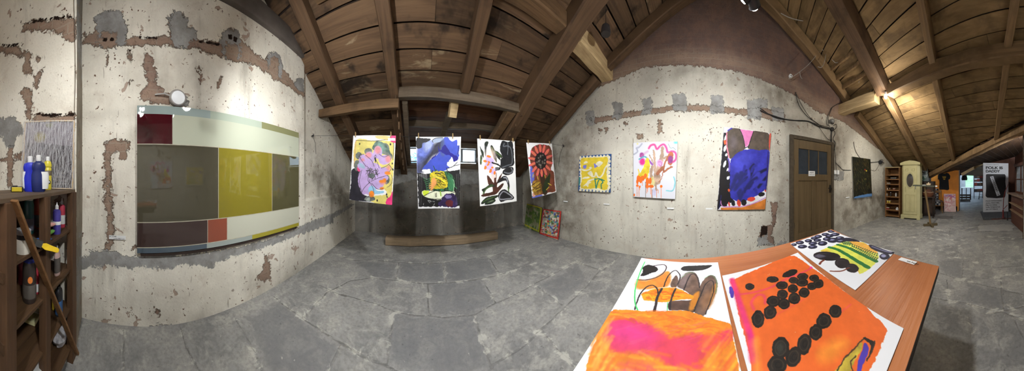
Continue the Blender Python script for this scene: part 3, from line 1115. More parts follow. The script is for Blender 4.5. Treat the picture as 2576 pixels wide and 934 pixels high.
def smooth_pts(pts, n=6, closed=False):
    p = np.asarray(pts, float)
    if len(p) < 3: return p
    m = len(p)
    out = []
    rng_ = range(m) if closed else range(m - 1)
    for i in rng_:
        if closed: a, b, c, d = p[(i - 1) % m], p[i], p[(i + 1) % m], p[(i + 2) % m]
        else: a, b, c, d = p[max(i - 1, 0)], p[i], p[i + 1], p[min(i + 2, m - 1)]
        for k in range(n):
            s = k / n
            out.append(.5 * ((2 * b) + (-a + c) * s + (2 * a - 5 * b + 4 * c - d) * s * s + (-a + 3 * b - 3 * c + d) * s ** 3))
    if not closed: out.append(p[-1])
    return np.array(out)


class Canvas:
    """a painted rectangle: corners TL, TR, BR, BL in space, raster W x H of sRGB colours"""

    def __init__(self, corners, W, H, bg, seed=0, frame=None, project=None):
        self.q = [Vector(c) for c in corners]
        self.W, self.H = W, H
        self.img = np.ones((H, W, 3)) * (np.array(bg) / 255.0)
        self.rng = np.random.default_rng(seed)
        self.nx = fbm(H, W, 10, seed + 1, 3) - .5
        self.ny = fbm(H, W, 10, seed + 2, 3) - .5
        self.br = fbm(H, W, 26, seed + 3, 4) - .5
        self.frame = frame
        self.project = project
        o, ex = self.q[0], (self.q[1] - self.q[0])
        nn = ex.cross(self.q[3] - self.q[0]).normalized()
        self.e1 = ex.normalized()
        self.e2 = nn.cross(self.e1)
        self.c2 = np.array([((c - o).dot(self.e1), (c - o).dot(self.e2)) for c in self.q])
        self.o = o

    def uv(self, pts):
        """survey points (in the current frame) -> raster coordinates"""
        out = []
        x0, y0, s = self.frame
        for a, b in pts:
            P = self.project(x0 + a * s, y0 + b * s) - self.o
            p = np.array((P.dot(self.e1), P.dot(self.e2)))
            u = v = .5
            A, B, Cc, D = self.c2
            for _ in range(8):
                f = A * (1 - u) * (1 - v) + B * u * (1 - v) + Cc * u * v + D * (1 - u) * v - p
                fu_ = (B - A) * (1 - v) + (Cc - D) * v
                fv_ = (D - A) * (1 - u) + (Cc - B) * u
                J = np.array([fu_, fv_]).T
                try: st = np.linalg.solve(J, f)
                except Exception: break
                u, v = u - st[0], v - st[1]
            out.append((u * (self.W - 1), v * (self.H - 1)))
        return np.array(out)

    def scale(self, p, w):
        a = self.uv([p, (p[0] + w, p[1]), (p[0], p[1] + w)])
        return .5 * (np.hypot(*(a[1] - a[0])) + np.hypot(*(a[2] - a[0])))

    def _box(self, p, m):
        lo = np.floor(p.min(0) - m).astype(int)
        hi = np.ceil(p.max(0) + m).astype(int) + 1
        x0, y0 = max(lo[0], 0), max(lo[1], 0)
        x1, y1 = min(hi[0], self.W), min(hi[1], self.H)
        if x1 <= x0 or y1 <= y0: return None
        Y, X = np.mgrid[y0:y1, x0:x1]
        return x0, x1, y0, y1, X, Y

    def _paint(self, bx, cov, col, tex, a):
        x0, x1, y0, y1 = bx[:4]
        col = np.array(col) / 255.0
        c = col[None, None] * (1 + tex * 2 * self.br[y0:y1, x0:x1, None])
        cov = (cov * a)[..., None]
        t_ = self.img[y0:y1, x0:x1]
        t_[:] = np.clip(t_ * (1 - cov) + c * cov, 0, 1)

    def poly(self, pts, col, soft=.8, rough=2.0, tex=.12, a=1.0, smooth=True, raw=False):
        p = np.asarray(pts, float) if raw else self.uv(pts)
        if smooth: p = smooth_pts(p, 4, True)
        bx = self._box(p, soft * 2 + rough + 2)
        if bx is None: return self
        x0, x1, y0, y1, X, Y = bx
        Q = np.stack([(X + rough * 2 * self.nx[y0:y1, x0:x1]).ravel(), (Y + rough * 2 * self.ny[y0:y1, x0:x1]).ravel()], 1)
        d = sdf_poly(Q, p, soft * 2 + 2).reshape(X.shape)
        self._paint(bx, np.clip(.5 - d / (2 * soft), 0, 1), col, tex, a)
        return self

    def line(self, pts, w, col, soft=.8, rough=1.0, tex=.1, a=1.0, smooth=True, raw=False, dry=0.0):
        r = (w if raw else self.scale(pts[0], w)) / 2
        p = np.asarray(pts, float) if raw else self.uv(pts)
        if smooth: p = smooth_pts(p, 5)
        bx = self._box(p, r + soft * 2 + rough + 2)
        if bx is None: return self
        x0, x1, y0, y1, X, Y = bx
        Q = np.stack([(X + rough * 2 * self.nx[y0:y1, x0:x1]).ravel(), (Y + rough * 2 * self.ny[y0:y1, x0:x1]).ravel()], 1)
        d = sdf_line(Q, p, r + soft * 2 + 2).reshape(X.shape) - r
        cov = np.clip(.5 - d / (2 * soft), 0, 1)
        if dry: cov = cov * (self.rng.random(cov.shape) > dry)
        self._paint(bx, cov, col, tex, a)
        return self

    def ell(self, cx, cy, rx, ry, col, rot=0.0, **k):
        t_ = np.linspace(0, 2 * math.pi, 21)[:-1]
        c, s = math.cos(rot), math.sin(rot)
        return self.poly([(cx + rx * math.cos(q) * c - ry * math.sin(q) * s, cy + rx * math.cos(q) * s + ry * math.sin(q) * c) for q in t_], col, **k)

    def ring(self, cx, cy, rx, ry, w, col, rot=0.0, t0=0.0, t1=6.28, **k):
        c, s = math.cos(rot), math.sin(rot)
        return self.line([(cx + rx * math.cos(q) * c - ry * math.sin(q) * s, cy + rx * math.cos(q) * s + ry * math.sin(q) * c) for q in np.linspace(t0, t1, 12 + int(4 * abs(t1 - t0)))], w, col, **k)

    def scrib(self, cx, cy, rx, ry, n, w, cols, ang=None, L=.5, **k):
        for i in range(n):
            a_ = self.rng.uniform(0, 6.28) if ang is None else ang + self.rng.normal() * .25
            r_ = math.sqrt(self.rng.random())
            b_ = self.rng.uniform(0, 6.28)
            x, y = cx + rx * r_ * math.cos(b_), cy + ry * r_ * math.sin(b_)
            l = min(rx, ry) * L * self.rng.uniform(.5, 1.2)
            col = cols[int(self.rng.integers(len(cols)))]
            self.line([(x - l * math.cos(a_), y - l * math.sin(a_)), (x + self.rng.normal() * l * .2, y + self.rng.normal() * l * .2), (x + l * math.cos(a_), y + l * math.sin(a_))], w, col, **k)
        return self

    def mesh(self, name, mat, thick=.002, bend=0.0, ripple=0.0, parent=None, origin=None, edge=None, lift=None):
        """sheet with the painting on its front, closed behind"""
        W, H = self.W, self.H
        u, v = np.meshgrid(np.linspace(0, 1, W), np.linspace(0, 1, H))
        A, B, Cc, D = [np.array(c) for c in self.q]
        u1, v1 = u[..., None], v[..., None]
        P = A * (1 - u1) * (1 - v1) + B * u1 * (1 - v1) + Cc * u1 * v1 + D * (1 - u1) * v1
        n = np.cross(D - A, B - A)
        n = n / np.linalg.norm(n)          # points out of the painted face
        off = bend * np.sin(np.pi * u) * (.3 + .7 * v) + ripple * np.sin(5 * u + 2.2 * v) * v
        if lift is not None: off = off + lift(u, v)
        P = P + n * off[..., None]
        front = P.reshape(-1, 3)
        back = front - n * thick
        N = W * H
        i = np.arange(N).reshape(H, W)
        qf = np.stack([i[:-1, :-1], i[1:, :-1], i[1:, 1:], i[:-1, 1:]], -1).reshape(-1, 4)
        qb = np.stack([i[:-1, :-1], i[:-1, 1:], i[1:, 1:], i[1:, :-1]], -1).reshape(-1, 4) + N
        rim = np.concatenate([i[0, :], i[1:, -1], i[-1, -2::-1], i[-2:0:-1, 0]])
        nr = np.roll(rim, -1)
        qs = np.stack([rim, nr, nr + N, rim + N], -1)
        quads = np.concatenate([qf, qb, qs])
        co = np.concatenate([front, back])
        if origin is None:
            origin = (self.q[2] + self.q[3]) / 2
        co = co - np.array(origin)
        me = bpy.data.meshes.new(name)
        me.vertices.add(len(co))
        me.vertices.foreach_set('co', co.astype(np.float32).ravel())
        me.loops.add(quads.size)
        me.loops.foreach_set('vertex_index', quads.astype(np.int32).ravel())
        me.polygons.add(len(quads))
        me.polygons.foreach_set('loop_start', np.arange(0, quads.size, 4, dtype=np.int32))
        me.polygons.foreach_set('loop_total', np.full(len(quads), 4, np.int32))
        me.update(calc_edges=True)
        c = np.ones((2 * N, 4))
        c[:N, :3] = s2l(self.img.reshape(-1, 3)) * .86
        c[N:, :3] = s2l(np.array(edge if edge else (225, 222, 214)) / 255.0)
        at = me.attributes.new('paint', 'FLOAT_COLOR', 'POINT')
        at.data.foreach_set('color', c.astype(np.float32).ravel())
        me.materials.append(mat)
        o = bpy.data.objects.new(name, me)
        C.objects.link(o)
        o.location = origin
        if parent: o.parent = parent
        return o


def paint_mat(name, rough=.55, grain=.15, gs=260):
    t = NT(name)
    a = t.attr('paint')
    n = t.noise(t.objco(), gs, 3)
    return t.out(a.outputs['Color'], rough, normal=t.bump(n, grain, .0015), spec=.3)


M_PAPER = paint_mat('painted_paper', .5, .08)
M_CANVAS = paint_mat('painted_canvas', .6, .25)
WHITE = (236, 236, 238)
BLK = (30, 29, 32)

# ---------------------------------------------------------------- four papers pegged to the string
FA = (860, 320, .23547)
FB = (1180, 320, .3214)


def hang(fr, cs, W, H, bg, seed):
    cor = [on_string(fr[0] + a * fr[2], fr[1] + b * fr[2]) for a, b in cs]
    return Canvas(cor, W, H, bg, seed, fr, on_string)


# 1: lilac flower
k = hang(FA, [(122, 92), (578, 92), (536, 832), (80, 775)], 250, 400, WHITE, 101)
YEL = (226, 211, 118)
k.poly([(150, 142), (330, 148), (500, 148), (553, 175), (550, 500), (522, 780), (475, 830), (320, 800), (330, 740), (480, 690), (150, 430), (130, 400)], YEL, rough=4)
k.line([(150, 142), (330, 150), (420, 142), (548, 150), (545, 350)], 5, (70, 64, 52))
k.line([(150, 142), (140, 300), (132, 420)], 4, (205, 120, 100))
k.poly([(360, 95), (470, 92), (520, 110), (490, 140), (440, 130), (380, 125)], (222, 190, 90), a=.7)
k.poly([(520, 92), (579, 92), (574, 165), (548, 165), (518, 150)], (232, 66, 128))
k.poly([(105, 465), (160, 440), (200, 480), (185, 600), (240, 720), (340, 760), (300, 797), (190, 787), (82, 772), (88, 690), (100, 580)], (40, 38, 48), rough=4, tex=.3)
k.poly([(542, 690), (536, 832), (470, 818), (490, 760), (515, 745)], (232, 62, 128))
G1 = (112, 118, 112)
for e in ((390, 215, 58, 62), (455, 230, 55, 60), (285, 262, 45, 34), (180, 305, 36, 36), (165, 410, 32, 60), (500, 315, 40, 40), (480, 560, 30, 50), (300, 765, 60, 26)):
    k.ell(*e, G1, rough=4, tex=.5)
k.poly([(330, 240), (350, 170), (400, 150), (480, 200), (520, 290), (460, 260)], (86, 108, 98), rough=4, tex=.7)
k.poly([(380, 190), (430, 180), (440, 280), (400, 270)], (120, 170, 160), a=.7, soft=4)
LIL = (190, 163, 214)
for e in ((385, 270, 46, 68), (300, 330, 52, 68), (235, 350, 52, 56), (455, 350, 62, 52), (225, 420, 58, 52), (232, 560, 58, 120), (290, 630, 70, 92), (370, 600, 80, 62), (455, 475, 56, 45), (425, 545, 72, 40), (330, 490, 110, 110), (240, 650, 40, 70)):
    k.ell(*e, LIL, rough=3, tex=.1)
k.poly([(180, 380), (230, 400), (250, 440), (200, 430)], (150, 190, 205), a=.8, soft=3)
PNK = (226, 136, 132)
for e in ((285, 300, 34, 30), (385, 245, 34, 42), (495, 340, 30, 38), (440, 590, 36, 24), (225, 350, 18, 16), (500, 440, 20, 30)):
    k.ell(*e, PNK, soft=6, a=.8)
k.poly([(165, 430), (190, 450), (195, 475), (170, 470)], (232, 70, 130))
k.poly([(288, 650), (330, 625), (380, 680), (445, 682), (440, 705), (360, 716), (290, 695)], (142, 190, 218), rough=3)
ORG = (236, 134, 40)
for e in ((320, 715, 28, 35), (428, 655, 22, 14), (457, 570, 18, 24), (488, 492, 30, 18), (430, 580, 30, 16)): k.ell(*e, ORG, soft=2)
for e, c_ in (((450, 560, 90, 90), None),):
    k.ring(*e[:4], 6, (110, 100, 84), t0=-.6, t1=1.2, a=.8)
k.scrib(330, 490, 58, 52, 46, 5, [(40, 34, 46), (60, 60, 66), (130, 110, 140), (90, 84, 74)], L=.5)
k.ell(320, 520, 36, 24, (84, 98, 92), rough=4, a=.8)
for ln in ([(200, 470), (170, 560), (190, 660), (240, 740)], [(215, 460), (190, 580), (215, 690)], [(300, 590), (240, 650), (215, 700)], [(300, 590), (330, 640), (345, 700)], [(310, 580), (390, 545), (470, 520)],
           [(420, 440), (470, 420), (510, 390)], [(350, 330), (380, 380), (400, 440)], [(255, 300), (320, 360), (345, 420)], [(180, 310), (230, 380), (260, 420)], [(300, 560), (290, 600), (300, 590)], [(270, 420), (300, 460), (280, 560), (300, 590)], [(320, 600), (380, 660), (440, 660)],
           [(400, 290), (450, 320), (500, 300)], [(345, 320), (365, 300), (360, 380)], [(500, 400), (530, 440), (505, 480)], [(205, 330), (190, 300), (240, 290)], [(300, 720), (270, 780), (310, 770)]):
    k.line(ln, 5, (70, 58, 72), a=.85)
k.line([(355, 330), (362, 365)], 14, (36, 32, 40))
k.poly([(270, 760), (300, 750), (300, 790), (265, 785)], (190, 200, 190), a=.7)
for x, y in ((380, 785), (485, 745), (520, 185), (480, 720), (190, 182), (540, 390), (545, 450)): k.ell(x, y, 8, 12, (50, 46, 46), rough=3)
k.poly([(492, 116), (572, 120), (570, 146), (494, 142)], (240, 238, 240), smooth=False)
k.poly([(185, 790), (330, 800), (330, 815), (185, 797)], WHITE)
P1 = k

# 2: blue sky, black field
k = hang(FA, [(790, 103), (1273, 103), (1255, 868), (815, 872)], 260, 420, WHITE, 102)
k.poly([(805, 238), (850, 160), (930, 135), (985, 180), (960, 290), (880, 410), (840, 480), (806, 482)], (98, 112, 190), soft=6, tex=.4)
k.poly([(880, 160), (940, 138), (975, 190), (950, 230), (890, 260)], (176, 188, 220), soft=10, a=.8)
k.poly([(798, 122), (885, 120), (950, 128), (900, 160), (862, 172), (850, 215), (800, 222)], (38, 37, 40), rough=4)
k.poly([(985, 185), (1060, 130), (1100, 150), (1095, 210), (1050, 270), (960, 320), (900, 420), (860, 486), (812, 480), (810, 410), (890, 340), (955, 250)], (48, 48, 66), soft=9, tex=.4)
k.poly([(815, 380), (870, 350), (860, 430), (820, 480)], (90, 96, 140), soft=10, a=.6)
k.poly([(968, 150), (1000, 120), (1080, 114), (1060, 152), (992, 166)], (152, 166, 192))
k.line([(975, 162), (968, 142), (1000, 118), (1080, 112)], 6, BLK)
BLU = (64, 82, 192)
k.poly([(1092, 114), (1132, 110), (1172, 152), (1230, 138), (1236, 192), (1256, 196), (1252, 290), (1238, 345), (1205, 300), (1165, 330), (1128, 395), (1146, 430), (1085, 470), (945, 488), (938, 455), (885, 452), (862, 460), (872, 430), (960, 335), (1032, 285), (1082, 200)], BLU, rough=4, tex=.1)
k.poly([(1060, 160), (1095, 130), (1100, 300), (1055, 290)], (74, 88, 140), a=.8, soft=4)
k.poly([(1035, 200), (1055, 250), (1100, 190), (1160, 270), (1200, 290), (1240, 330), (1205, 372), (1175, 320), (1150, 300), (1100, 290), (1050, 262), (975, 335), (960, 330), (1030, 268)], (28, 22, 132), rough=5)
k.poly([(1170, 200), (1220, 180), (1230, 300), (1190, 280)], BLU, rough=4)
k.poly([(1160, 350), (1180, 340), (1200, 370), (1240, 350), (1245, 385), (1180, 430), (1130, 410), (1128, 395)], WHITE, rough=4)
for ln in ([(1115, 438), (1180, 425), (1235, 375)], [(1140, 440), (1200, 415), (1260, 400)], [(1240, 290), (1245, 230), (1255, 200)]): k.line(ln, 5, BLK)
k.poly([(862, 455), (942, 450), (948, 488), (900, 480), (866, 478)], WHITE, rough=4)
k.poly([(806, 484), (870, 502), (950, 492), (1060, 470), (1170, 470), (1262, 450), (1262, 842), (1040, 852), (822, 850)], (26, 25, 27), rough=5, smooth=False)
k.ell(1075, 590, 140, 122, (46, 96, 62), rough=5, tex=.3)
k.scrib(1075, 590, 130, 115, 40, 8, [(26, 26, 28), (66, 130, 86), (34, 70, 46)], ang=1.5, L=.8)
k.poly([(948, 492), (1010, 472), (1090, 476), (1122, 560), (1130, 640), (1050, 662), (960, 650), (944, 560)], (212, 192, 44), rough=5, tex=.35)
k.scrib(1050, 560, 70, 80, 46, 5, [(60, 56, 20), (236, 220, 90), (150, 140, 30), (40, 40, 24)], ang=.3, L=.4)
k.ell(985, 590, 28, 48, (236, 160, 92), soft=3)
k.poly([(940, 600), (985, 640), (960, 680), (930, 650)], (236, 160, 92), soft=3)
for i in range(6): k.line([(870 + 8 * i, 545 + 22 * i), (910, 560 + 22 * i), (950, 540 + 24 * i)], 9, (58, 108, 70), rough=2)
for i in range(6): k.line([(1125 + 13 * i, 500 + 12 * i), (1140 + 12 * i, 590), (1145 + 10 * i, 690)], 7, (150, 196, 150) if i == 5 else (64, 130, 86))
k.poly([(866, 680), (1000, 684), (1120, 690), (1205, 690), (1200, 742), (1100, 776), (960, 772), (872, 738)], (232, 236, 206), rough=3)
k.poly([(866, 684), (930, 684), (925, 705), (880, 738)], (214, 236, 62))
k.line([(870, 738), (940, 705), (1010, 680), (1060, 690), (1130, 680), (1205, 700)], 6, BLK)
k.line([(872, 740), (950, 768), (1060, 772)], 6, BLK)
k.line([(1000, 710), (1005, 745), (1015, 740), (1012, 705)], 6, (70, 66, 50))
k.line([(1055, 690), (1062, 735)], 12, (150, 200, 60))
k.poly([(1090, 735), (1130, 715), (1205, 715), (1225, 850), (1040, 840), (1060, 790)], (48, 34, 76), rough=6, tex=.5)
k.ell(1140, 745, 36, 20, (120, 110, 160), rough=4)
k.poly([(1120, 790), (1180, 780), (1180, 845), (1120, 840)], (92, 34, 40), rough=6)
k.scrib(930, 810, 90, 30, 26, 5, [(170, 172, 170), (26, 25, 27), (26, 25, 27)], L=.5)
for x in (830, 850, 1225, 1242): k.line([(x, 500), (x + 4, 640), (x - 4, 830)], 6, (200, 202, 196), a=.35, dry=.3)
for i in range(6): k.line([(825 + 16 * i, 505), (828 + 16 * i, 520 + 8 * i)], 4, WHITE, a=.8)
P2 = k

# 3: black plants on white
k = hang(FB, [(64, 90), (357, 112), (372, 580), (85, 620)], 230, 380, (240, 240, 238), 103)
k.poly([(240, 180), (250, 120), (268, 106), (300, 118), (338, 116), (350, 220), (352, 290), (320, 310), (270, 326), (246, 314), (248, 250), (262, 235)], (30, 31, 35), rough=3, tex=.4)
k.line([(275, 128), (268, 150), (300, 148), (325, 165), (336, 220), (334, 285), (300, 300), (260, 315)], 7, (150, 156, 164), soft=3, a=.7)
k.line([(300, 115), (305, 150), (300, 215)], 5, (150, 156, 164), a=.7)
LF = (36, 44, 34)
for pl in ([(122, 125), (140, 112), (152, 122), (138, 160), (130, 232), (122, 190)], [(84, 150), (100, 175), (114, 200), (112, 242), (96, 210)], [(92, 218), (102, 240), (94, 296), (84, 275)], [(168, 145), (185, 150), (205, 200), (216, 274), (195, 250), (172, 190)],
           [(194, 182), (225, 195), (258, 225), (256, 242), (232, 235), (205, 212)], [(205, 210), (236, 230), (244, 262), (220, 240)]): k.poly(pl, LF, rough=2, tex=.4)
for ln in ([(198, 190), (225, 210), (250, 232)], [(176, 160), (190, 200)], [(90, 235), (96, 280)]): k.line(ln, 8, (84, 112, 58), soft=2)
k.line([(195, 190), (205, 240)], 9, (130, 132, 150), soft=3, a=.8)
k.line([(132, 150), (133, 200)], 6, (140, 140, 160), soft=3, a=.7)
k.ell(165, 250, 42, 86, (246, 210, 196), soft=14, a=.75)
k.ell(190, 370, 24, 50, (246, 206, 196), soft=9, a=.7)
for e in ((160, 270, 34, 34), (150, 310, 34, 26), (185, 345, 26, 24), (150, 240, 20, 24)): k.ell(*e, (192, 172, 232), soft=4, a=.9)
for e in ((124, 267, 15, 9, .2), (153, 230, 17, 9, .4), (154, 275, 12, 7, .6), (148, 293, 7, 12, .4), (127, 317, 10, 15, .2), (180, 317, 9, 8, 0), (166, 342, 10, 17, .3), (198, 358, 8, 15, .1)): k.ell(e[0], e[1], e[2], e[3], (236, 124, 44), rot=e[4], tex=.1)
for ln in ([(178, 278), (215, 290), (240, 305)], [(205, 322), (240, 320)], [(205, 335), (235, 330), (242, 305)], [(190, 285), (225, 292)]): k.line(ln, 9, BLK, rough=2)
k.poly([(258, 360), (275, 330), (320, 312), (346, 318), (345, 350), (330, 368), (290, 376)], BLK, tex=.4)
k.line([(330, 322), (338, 345), (315, 362), (275, 355)], 9, (170, 176, 186), soft=3, a=.7)
BRN = (72, 40, 30)
for pl in ([(138, 378), (165, 400), (190, 440), (195, 400), (208, 398), (212, 435), (232, 395), (258, 360), (240, 410), (215, 455), (225, 500), (190, 520), (180, 470), (150, 450)], [(266, 438), (262, 462), (215, 520), (170, 535), (110, 545), (95, 535), (120, 520), (180, 505), (240, 455)]): k.poly(pl, BRN, rough=2, tex=.4)
k.line([(210, 360), (210, 400)], 4, BRN)
for pl in ([(98, 490), (125, 475), (170, 445), (205, 465), (165, 470), (128, 495), (108, 555), (112, 515)], [(94, 604), (108, 572), (150, 545), (228, 534), (185, 570), (130, 590)], [(120, 606), (145, 572), (190, 560), (206, 575), (175, 600)]): k.poly(pl, LF, rough=2, tex=.5)
for ln in ([(110, 520), (135, 480), (180, 455)], [(110, 585), (150, 562), (200, 545)], [(140, 592), (190, 572)]): k.line(ln, 9, (78, 110, 52), soft=3, a=.8)
k.line([(150, 588), (185, 575)], 6, (150, 155, 150), soft=2, a=.7)
k.poly([(218, 440), (240, 405), (270, 382), (295, 390), (312, 430), (316, 470), (308, 500), (300, 450), (285, 420), (255, 425)], BLK, rough=2)
k.line([(270, 395), (292, 400), (300, 430)], 10, (196, 200, 210), soft=3, a=.8)
k.line([(304, 470), (308, 505)], 8, (84, 112, 58))
k.poly([(224, 530), (262, 488), (300, 500), (348, 545), (340, 566), (290, 572), (245, 585)], BLK, rough=2)
k.line([(240, 528), (240, 565), (330, 556), (330, 540), (285, 510), (262, 505), (240, 530)], 8, (196, 198, 206), soft=3, a=.85)
P3 = k

# 4: sunflower on brown
k = hang(FB, [(448, 122), (648, 130), (682, 508), (492, 558)], 190, 360, WHITE, 104)
k.poly([(492, 165), (545, 136), (600, 142), (632, 152), (650, 200), (652, 270), (640, 330), (664, 360), (668, 440), (672, 502), (620, 512), (570, 524), (505, 530), (497, 420), (482, 330), (476, 240)], (116, 62, 44), rough=4, tex=.3)
k.poly([(476, 308), (498, 330), (506, 420), (482, 436)], (98, 104, 192), rough=3)
k.poly([(490, 540), (560, 528), (562, 540), (494, 558)], (98, 104, 192), rough=3)
k.poly([(494, 520), (512, 505), (515, 540), (497, 545)], (214, 160, 140))
k.poly([(492, 430), (540, 420), (575, 470), (560, 520), (505, 525)], (150, 110, 42), rough=5, tex=.6)
k.line([(562, 360), (575, 430), (590, 510)], 40, (56, 38, 26), rough=3)
k.poly([(632, 362), (625, 440), (590, 510), (572, 500), (588, 420), (612, 385)], (40, 54, 30), rough=3, tex=.4)
for i in range(14):
    a_ = i / 14 * 6.283 + .15
    cx, cy = 558 + 66 * math.cos(a_), 262 + 96 * math.sin(a_)
    k.ell(cx, cy, 33, 10, (230, 92, 108), rot=math.atan2(92 * math.sin(a_), 62 * math.cos(a_)))
    k.ell(cx, cy, 22, 4, (206, 132, 62), rot=math.atan2(92 * math.sin(a_), 62 * math.cos(a_)), soft=2)
k.ell(558, 264, 46, 66, (34, 28, 30), rough=3)
for i in range(34):
    r_ = math.sqrt(k.rng.random()); b_ = k.rng.uniform(0, 6.28)
    k.ell(558 + 38 * r_ * math.cos(b_), 264 + 56 * r_ * math.sin(b_), 6, 7, (148, 138, 126) if i % 3 else (20, 18, 20), soft=2, a=.7)
for ln in ([(500, 370), (496, 392)], [(530, 385), (535, 410)], [(588, 375), (592, 395)], [(615, 440), (640, 455)], [(600, 490), (620, 470)], [(500, 470), (540, 440)], [(510, 500), (550, 480)]): k.line(ln, 6, (196, 170, 60))
k.scrib(520, 480, 40, 40, 18, 5, [(196, 160, 60), (90, 66, 28)], ang=-.5)
P4 = k

hang_labels = ['large paper with a lilac flower on yellow, leftmost on the string', 'paper with a deep blue sky above a black field, pegged to the string', 'white paper with black plants and orange petals, pegged to the string', 'tilted paper with a red-petalled sunflower on brown, pegged to the string']
bends = [(.02, .006), (-.02, .006), (.015, .004), (.03, .01)]
peg_px = [((147, 95, FA), (524, 92, FA)), ((819, 105, FA), (1184, 108, FA)), ((86, 92, FB), (342, 112, FB)), ((461, 124, FB), (629, 130, FB))]
M_PEG = plain('peg_wood', (150, 122, 78), .7)
M_STEEL = plain('dull_steel', (140, 140, 140), .35, 1.0)
peg_of = ['lilac flower paper', 'blue sky paper', 'black plant paper', 'sunflower paper']
for k, lb, (b, r_), pg, po in zip((P1, P2, P3, P4), hang_labels, bends, peg_px, peg_of):
    o = k.mesh('painted_paper', M_PAPER, .0015, b, r_)
    tag(o, lb, 'painting', 'papers pegged to the string')
    for j, (a, b_, fr) in enumerate(pg):
        p = on_string(fr[0] + a * fr[2], fr[1] + b_ * fr[2])
        root = thing('clothes_peg', 'wooden clothes peg at the %s corner of the %s' % (('left', 'right')[j], po), 'peg', p, math.atan2(LN.y, LN.x), 'pegs along the string')
        for sgn in (-1, 1):
            mb = MB()
            mb.prism([(-.006, 0, -.03), (.006, 0, -.03), (.006, 0, .03), (.004, 0, .042), (-.004, 0, .042), (-.006, 0, .03)], (0, .006, 0))
            mb.v = [(x, y * sgn + sgn * (.0035 + max(0, z - .0) * .08), z + .012) for x, y, z in mb.v]
            mb.build('peg_leg', M_PEG, root)
        MB().tube([(-.008, 0, .012), (.008, 0, .012)], .0052, 8).build('spring', M_STEEL, root)

# the string with its two wall hooks
a, b = Vector((-1.585, 2.284, 1.99)), Vector((2.82, 2.537, 2.02))
pts = []
for i in range(25):
    s = i / 24
    pts.append(a.lerp(b, s) + Vector((0, 0, .02 - .06 * math.sin(math.pi * s))))
M_BLACK = plain('black_cord', (28, 27, 28), .6)
tops = sorted([(q - a).dot((b - a).normalized()) for k in (P1, P2, P3, P4) for q in k.q[:2]])
ctrl = [(0, 1.99)]
for k in (P1, P2, P3, P4):
    for q in k.q[:2]: ctrl.append(((q - a).dot((b - a).normalized()), q.z - .004))
ctrl.append(((b - a).length, 2.02))
d_ = (b - a).normalized()
pts = [Vector((a.x + d_.x * s_, a.y + d_.y * s_, z_)) for s_, z_ in ctrl]
o = MB().tube(pts, .0022, 6).build('string', M_BLACK)
tag(o, 'thin black string strung between two walls holding the papers', 'string')
for p, tail, lb in ((Vector((-1.59, 2.284, 1.985)), at_x(795, 388, -1.57), 'black hook in the left wall with a dangling cord end'), (Vector((2.815, 2.537, 2.02)), at_x(1405, 418, 2.80), 'black hook in the right wall with a dangling cord end')):
    root = thing('wall_hook', lb, 'hook', p, 0, 'hooks of the string')
    sg = 1 if p.x < 0 else -1
    MB().tube([(-.02 * sg, 0, 0), (.03 * sg, 0, 0), (.045 * sg, 0, .012), (.04 * sg, 0, .03)], .006, 8).build('hook', M_BLACK, root, 50)
    tl = tail - p
    tl.x = .02 * sg
    MB().tube([(.03 * sg, 0, 0), (.028 * sg, tl.y * .5 + .02, tl.z * .4), tl], .003, 6).build('cord_end', M_BLACK, root)
    MB().lathe([(.012, -.012), (.018, 0), (.012, .012)], (.03 * sg, 0, 0), 10).build('knot', M_BLACK, root, 60)

# ---------------------------------------------------------------- canvases on the right wall
FC = (1430, 330, .21413)
FD = (1780, 300, .34268)
FW = (2080, 360, .25694)


def wallcanvas(fr, cs, W, H, bg, seed, X):
    pr = lambda x, y: at_x(x, y, X)
    return Canvas([pr(fr[0] + a * fr[2], fr[1] + b * fr[2]) for a, b in cs], W, H, bg, seed, fr, pr)


# 5: yellow face in a blue border
k = wallcanvas(FC, [(130, 296), (500, 268), (489, 722), (116, 705)], 240, 290, (42, 84, 146), 105, XR - .04)
CRM = (240, 234, 204)
YLW = (234, 206, 62)
k.poly([(142, 318), (250, 306), (380, 296), (480, 290), (470, 450), (478, 600), (480, 700), (400, 705), (250, 690), (140, 684), (138, 500)], CRM, rough=5, smooth=False)
for i in range(9):
    for x0, dx, y0, dy in ((140, 40, 312, -2.5), (140, 40, 690, 2.5)): k.ell(x0 + dx * i, y0 + dy * i + (6 if y0 > 500 else 0), 15, 16, CRM)
    k.ell(478 + (i % 2) * 6, 310 + 44 * i, 14, 20, CRM); k.ell(140 - (i % 2) * 5, 330 + 42 * i, 9, 15, CRM)
k.poly([(150, 330), (250, 312), (330, 312), (440, 302), (468, 330), (455, 420), (450, 540), (462, 670), (400, 690), (330, 668), (240, 680), (150, 664), (158, 560), (150, 450)], YLW, rough=5, tex=.12)
for pl in ([(178, 382), (190, 360), (215, 355), (228, 372), (205, 380)], [(322, 388), (352, 355), (406, 368), (378, 405), (352, 422)], [(150, 440), (160, 462), (205, 470), (258, 455), (270, 430), (240, 445), (200, 455)], [(225, 500), (240, 480), (270, 470), (290, 520), (262, 530)],
           [(160, 556), (190, 540), (238, 535), (245, 550), (190, 562)], [(225, 600), (232, 578), (300, 556), (310, 566), (260, 590)], [(165, 655), (200, 620), (230, 595), (270, 606), (240, 620), (232, 660), (205, 640)], [(240, 430), (268, 420), (272, 440)]): k.poly(pl, CRM, rough=2)
k.line([(275, 535), (310, 530), (322, 490), (345, 535), (375, 540), (408, 500), (428, 440), (462, 398)], 17, CRM)
for pl in ([(172, 404), (212, 394), (208, 440), (182, 442), (168, 425)], [(300, 374), (346, 414), (304, 436)]): k.poly(pl, (128, 132, 214), smooth=False)
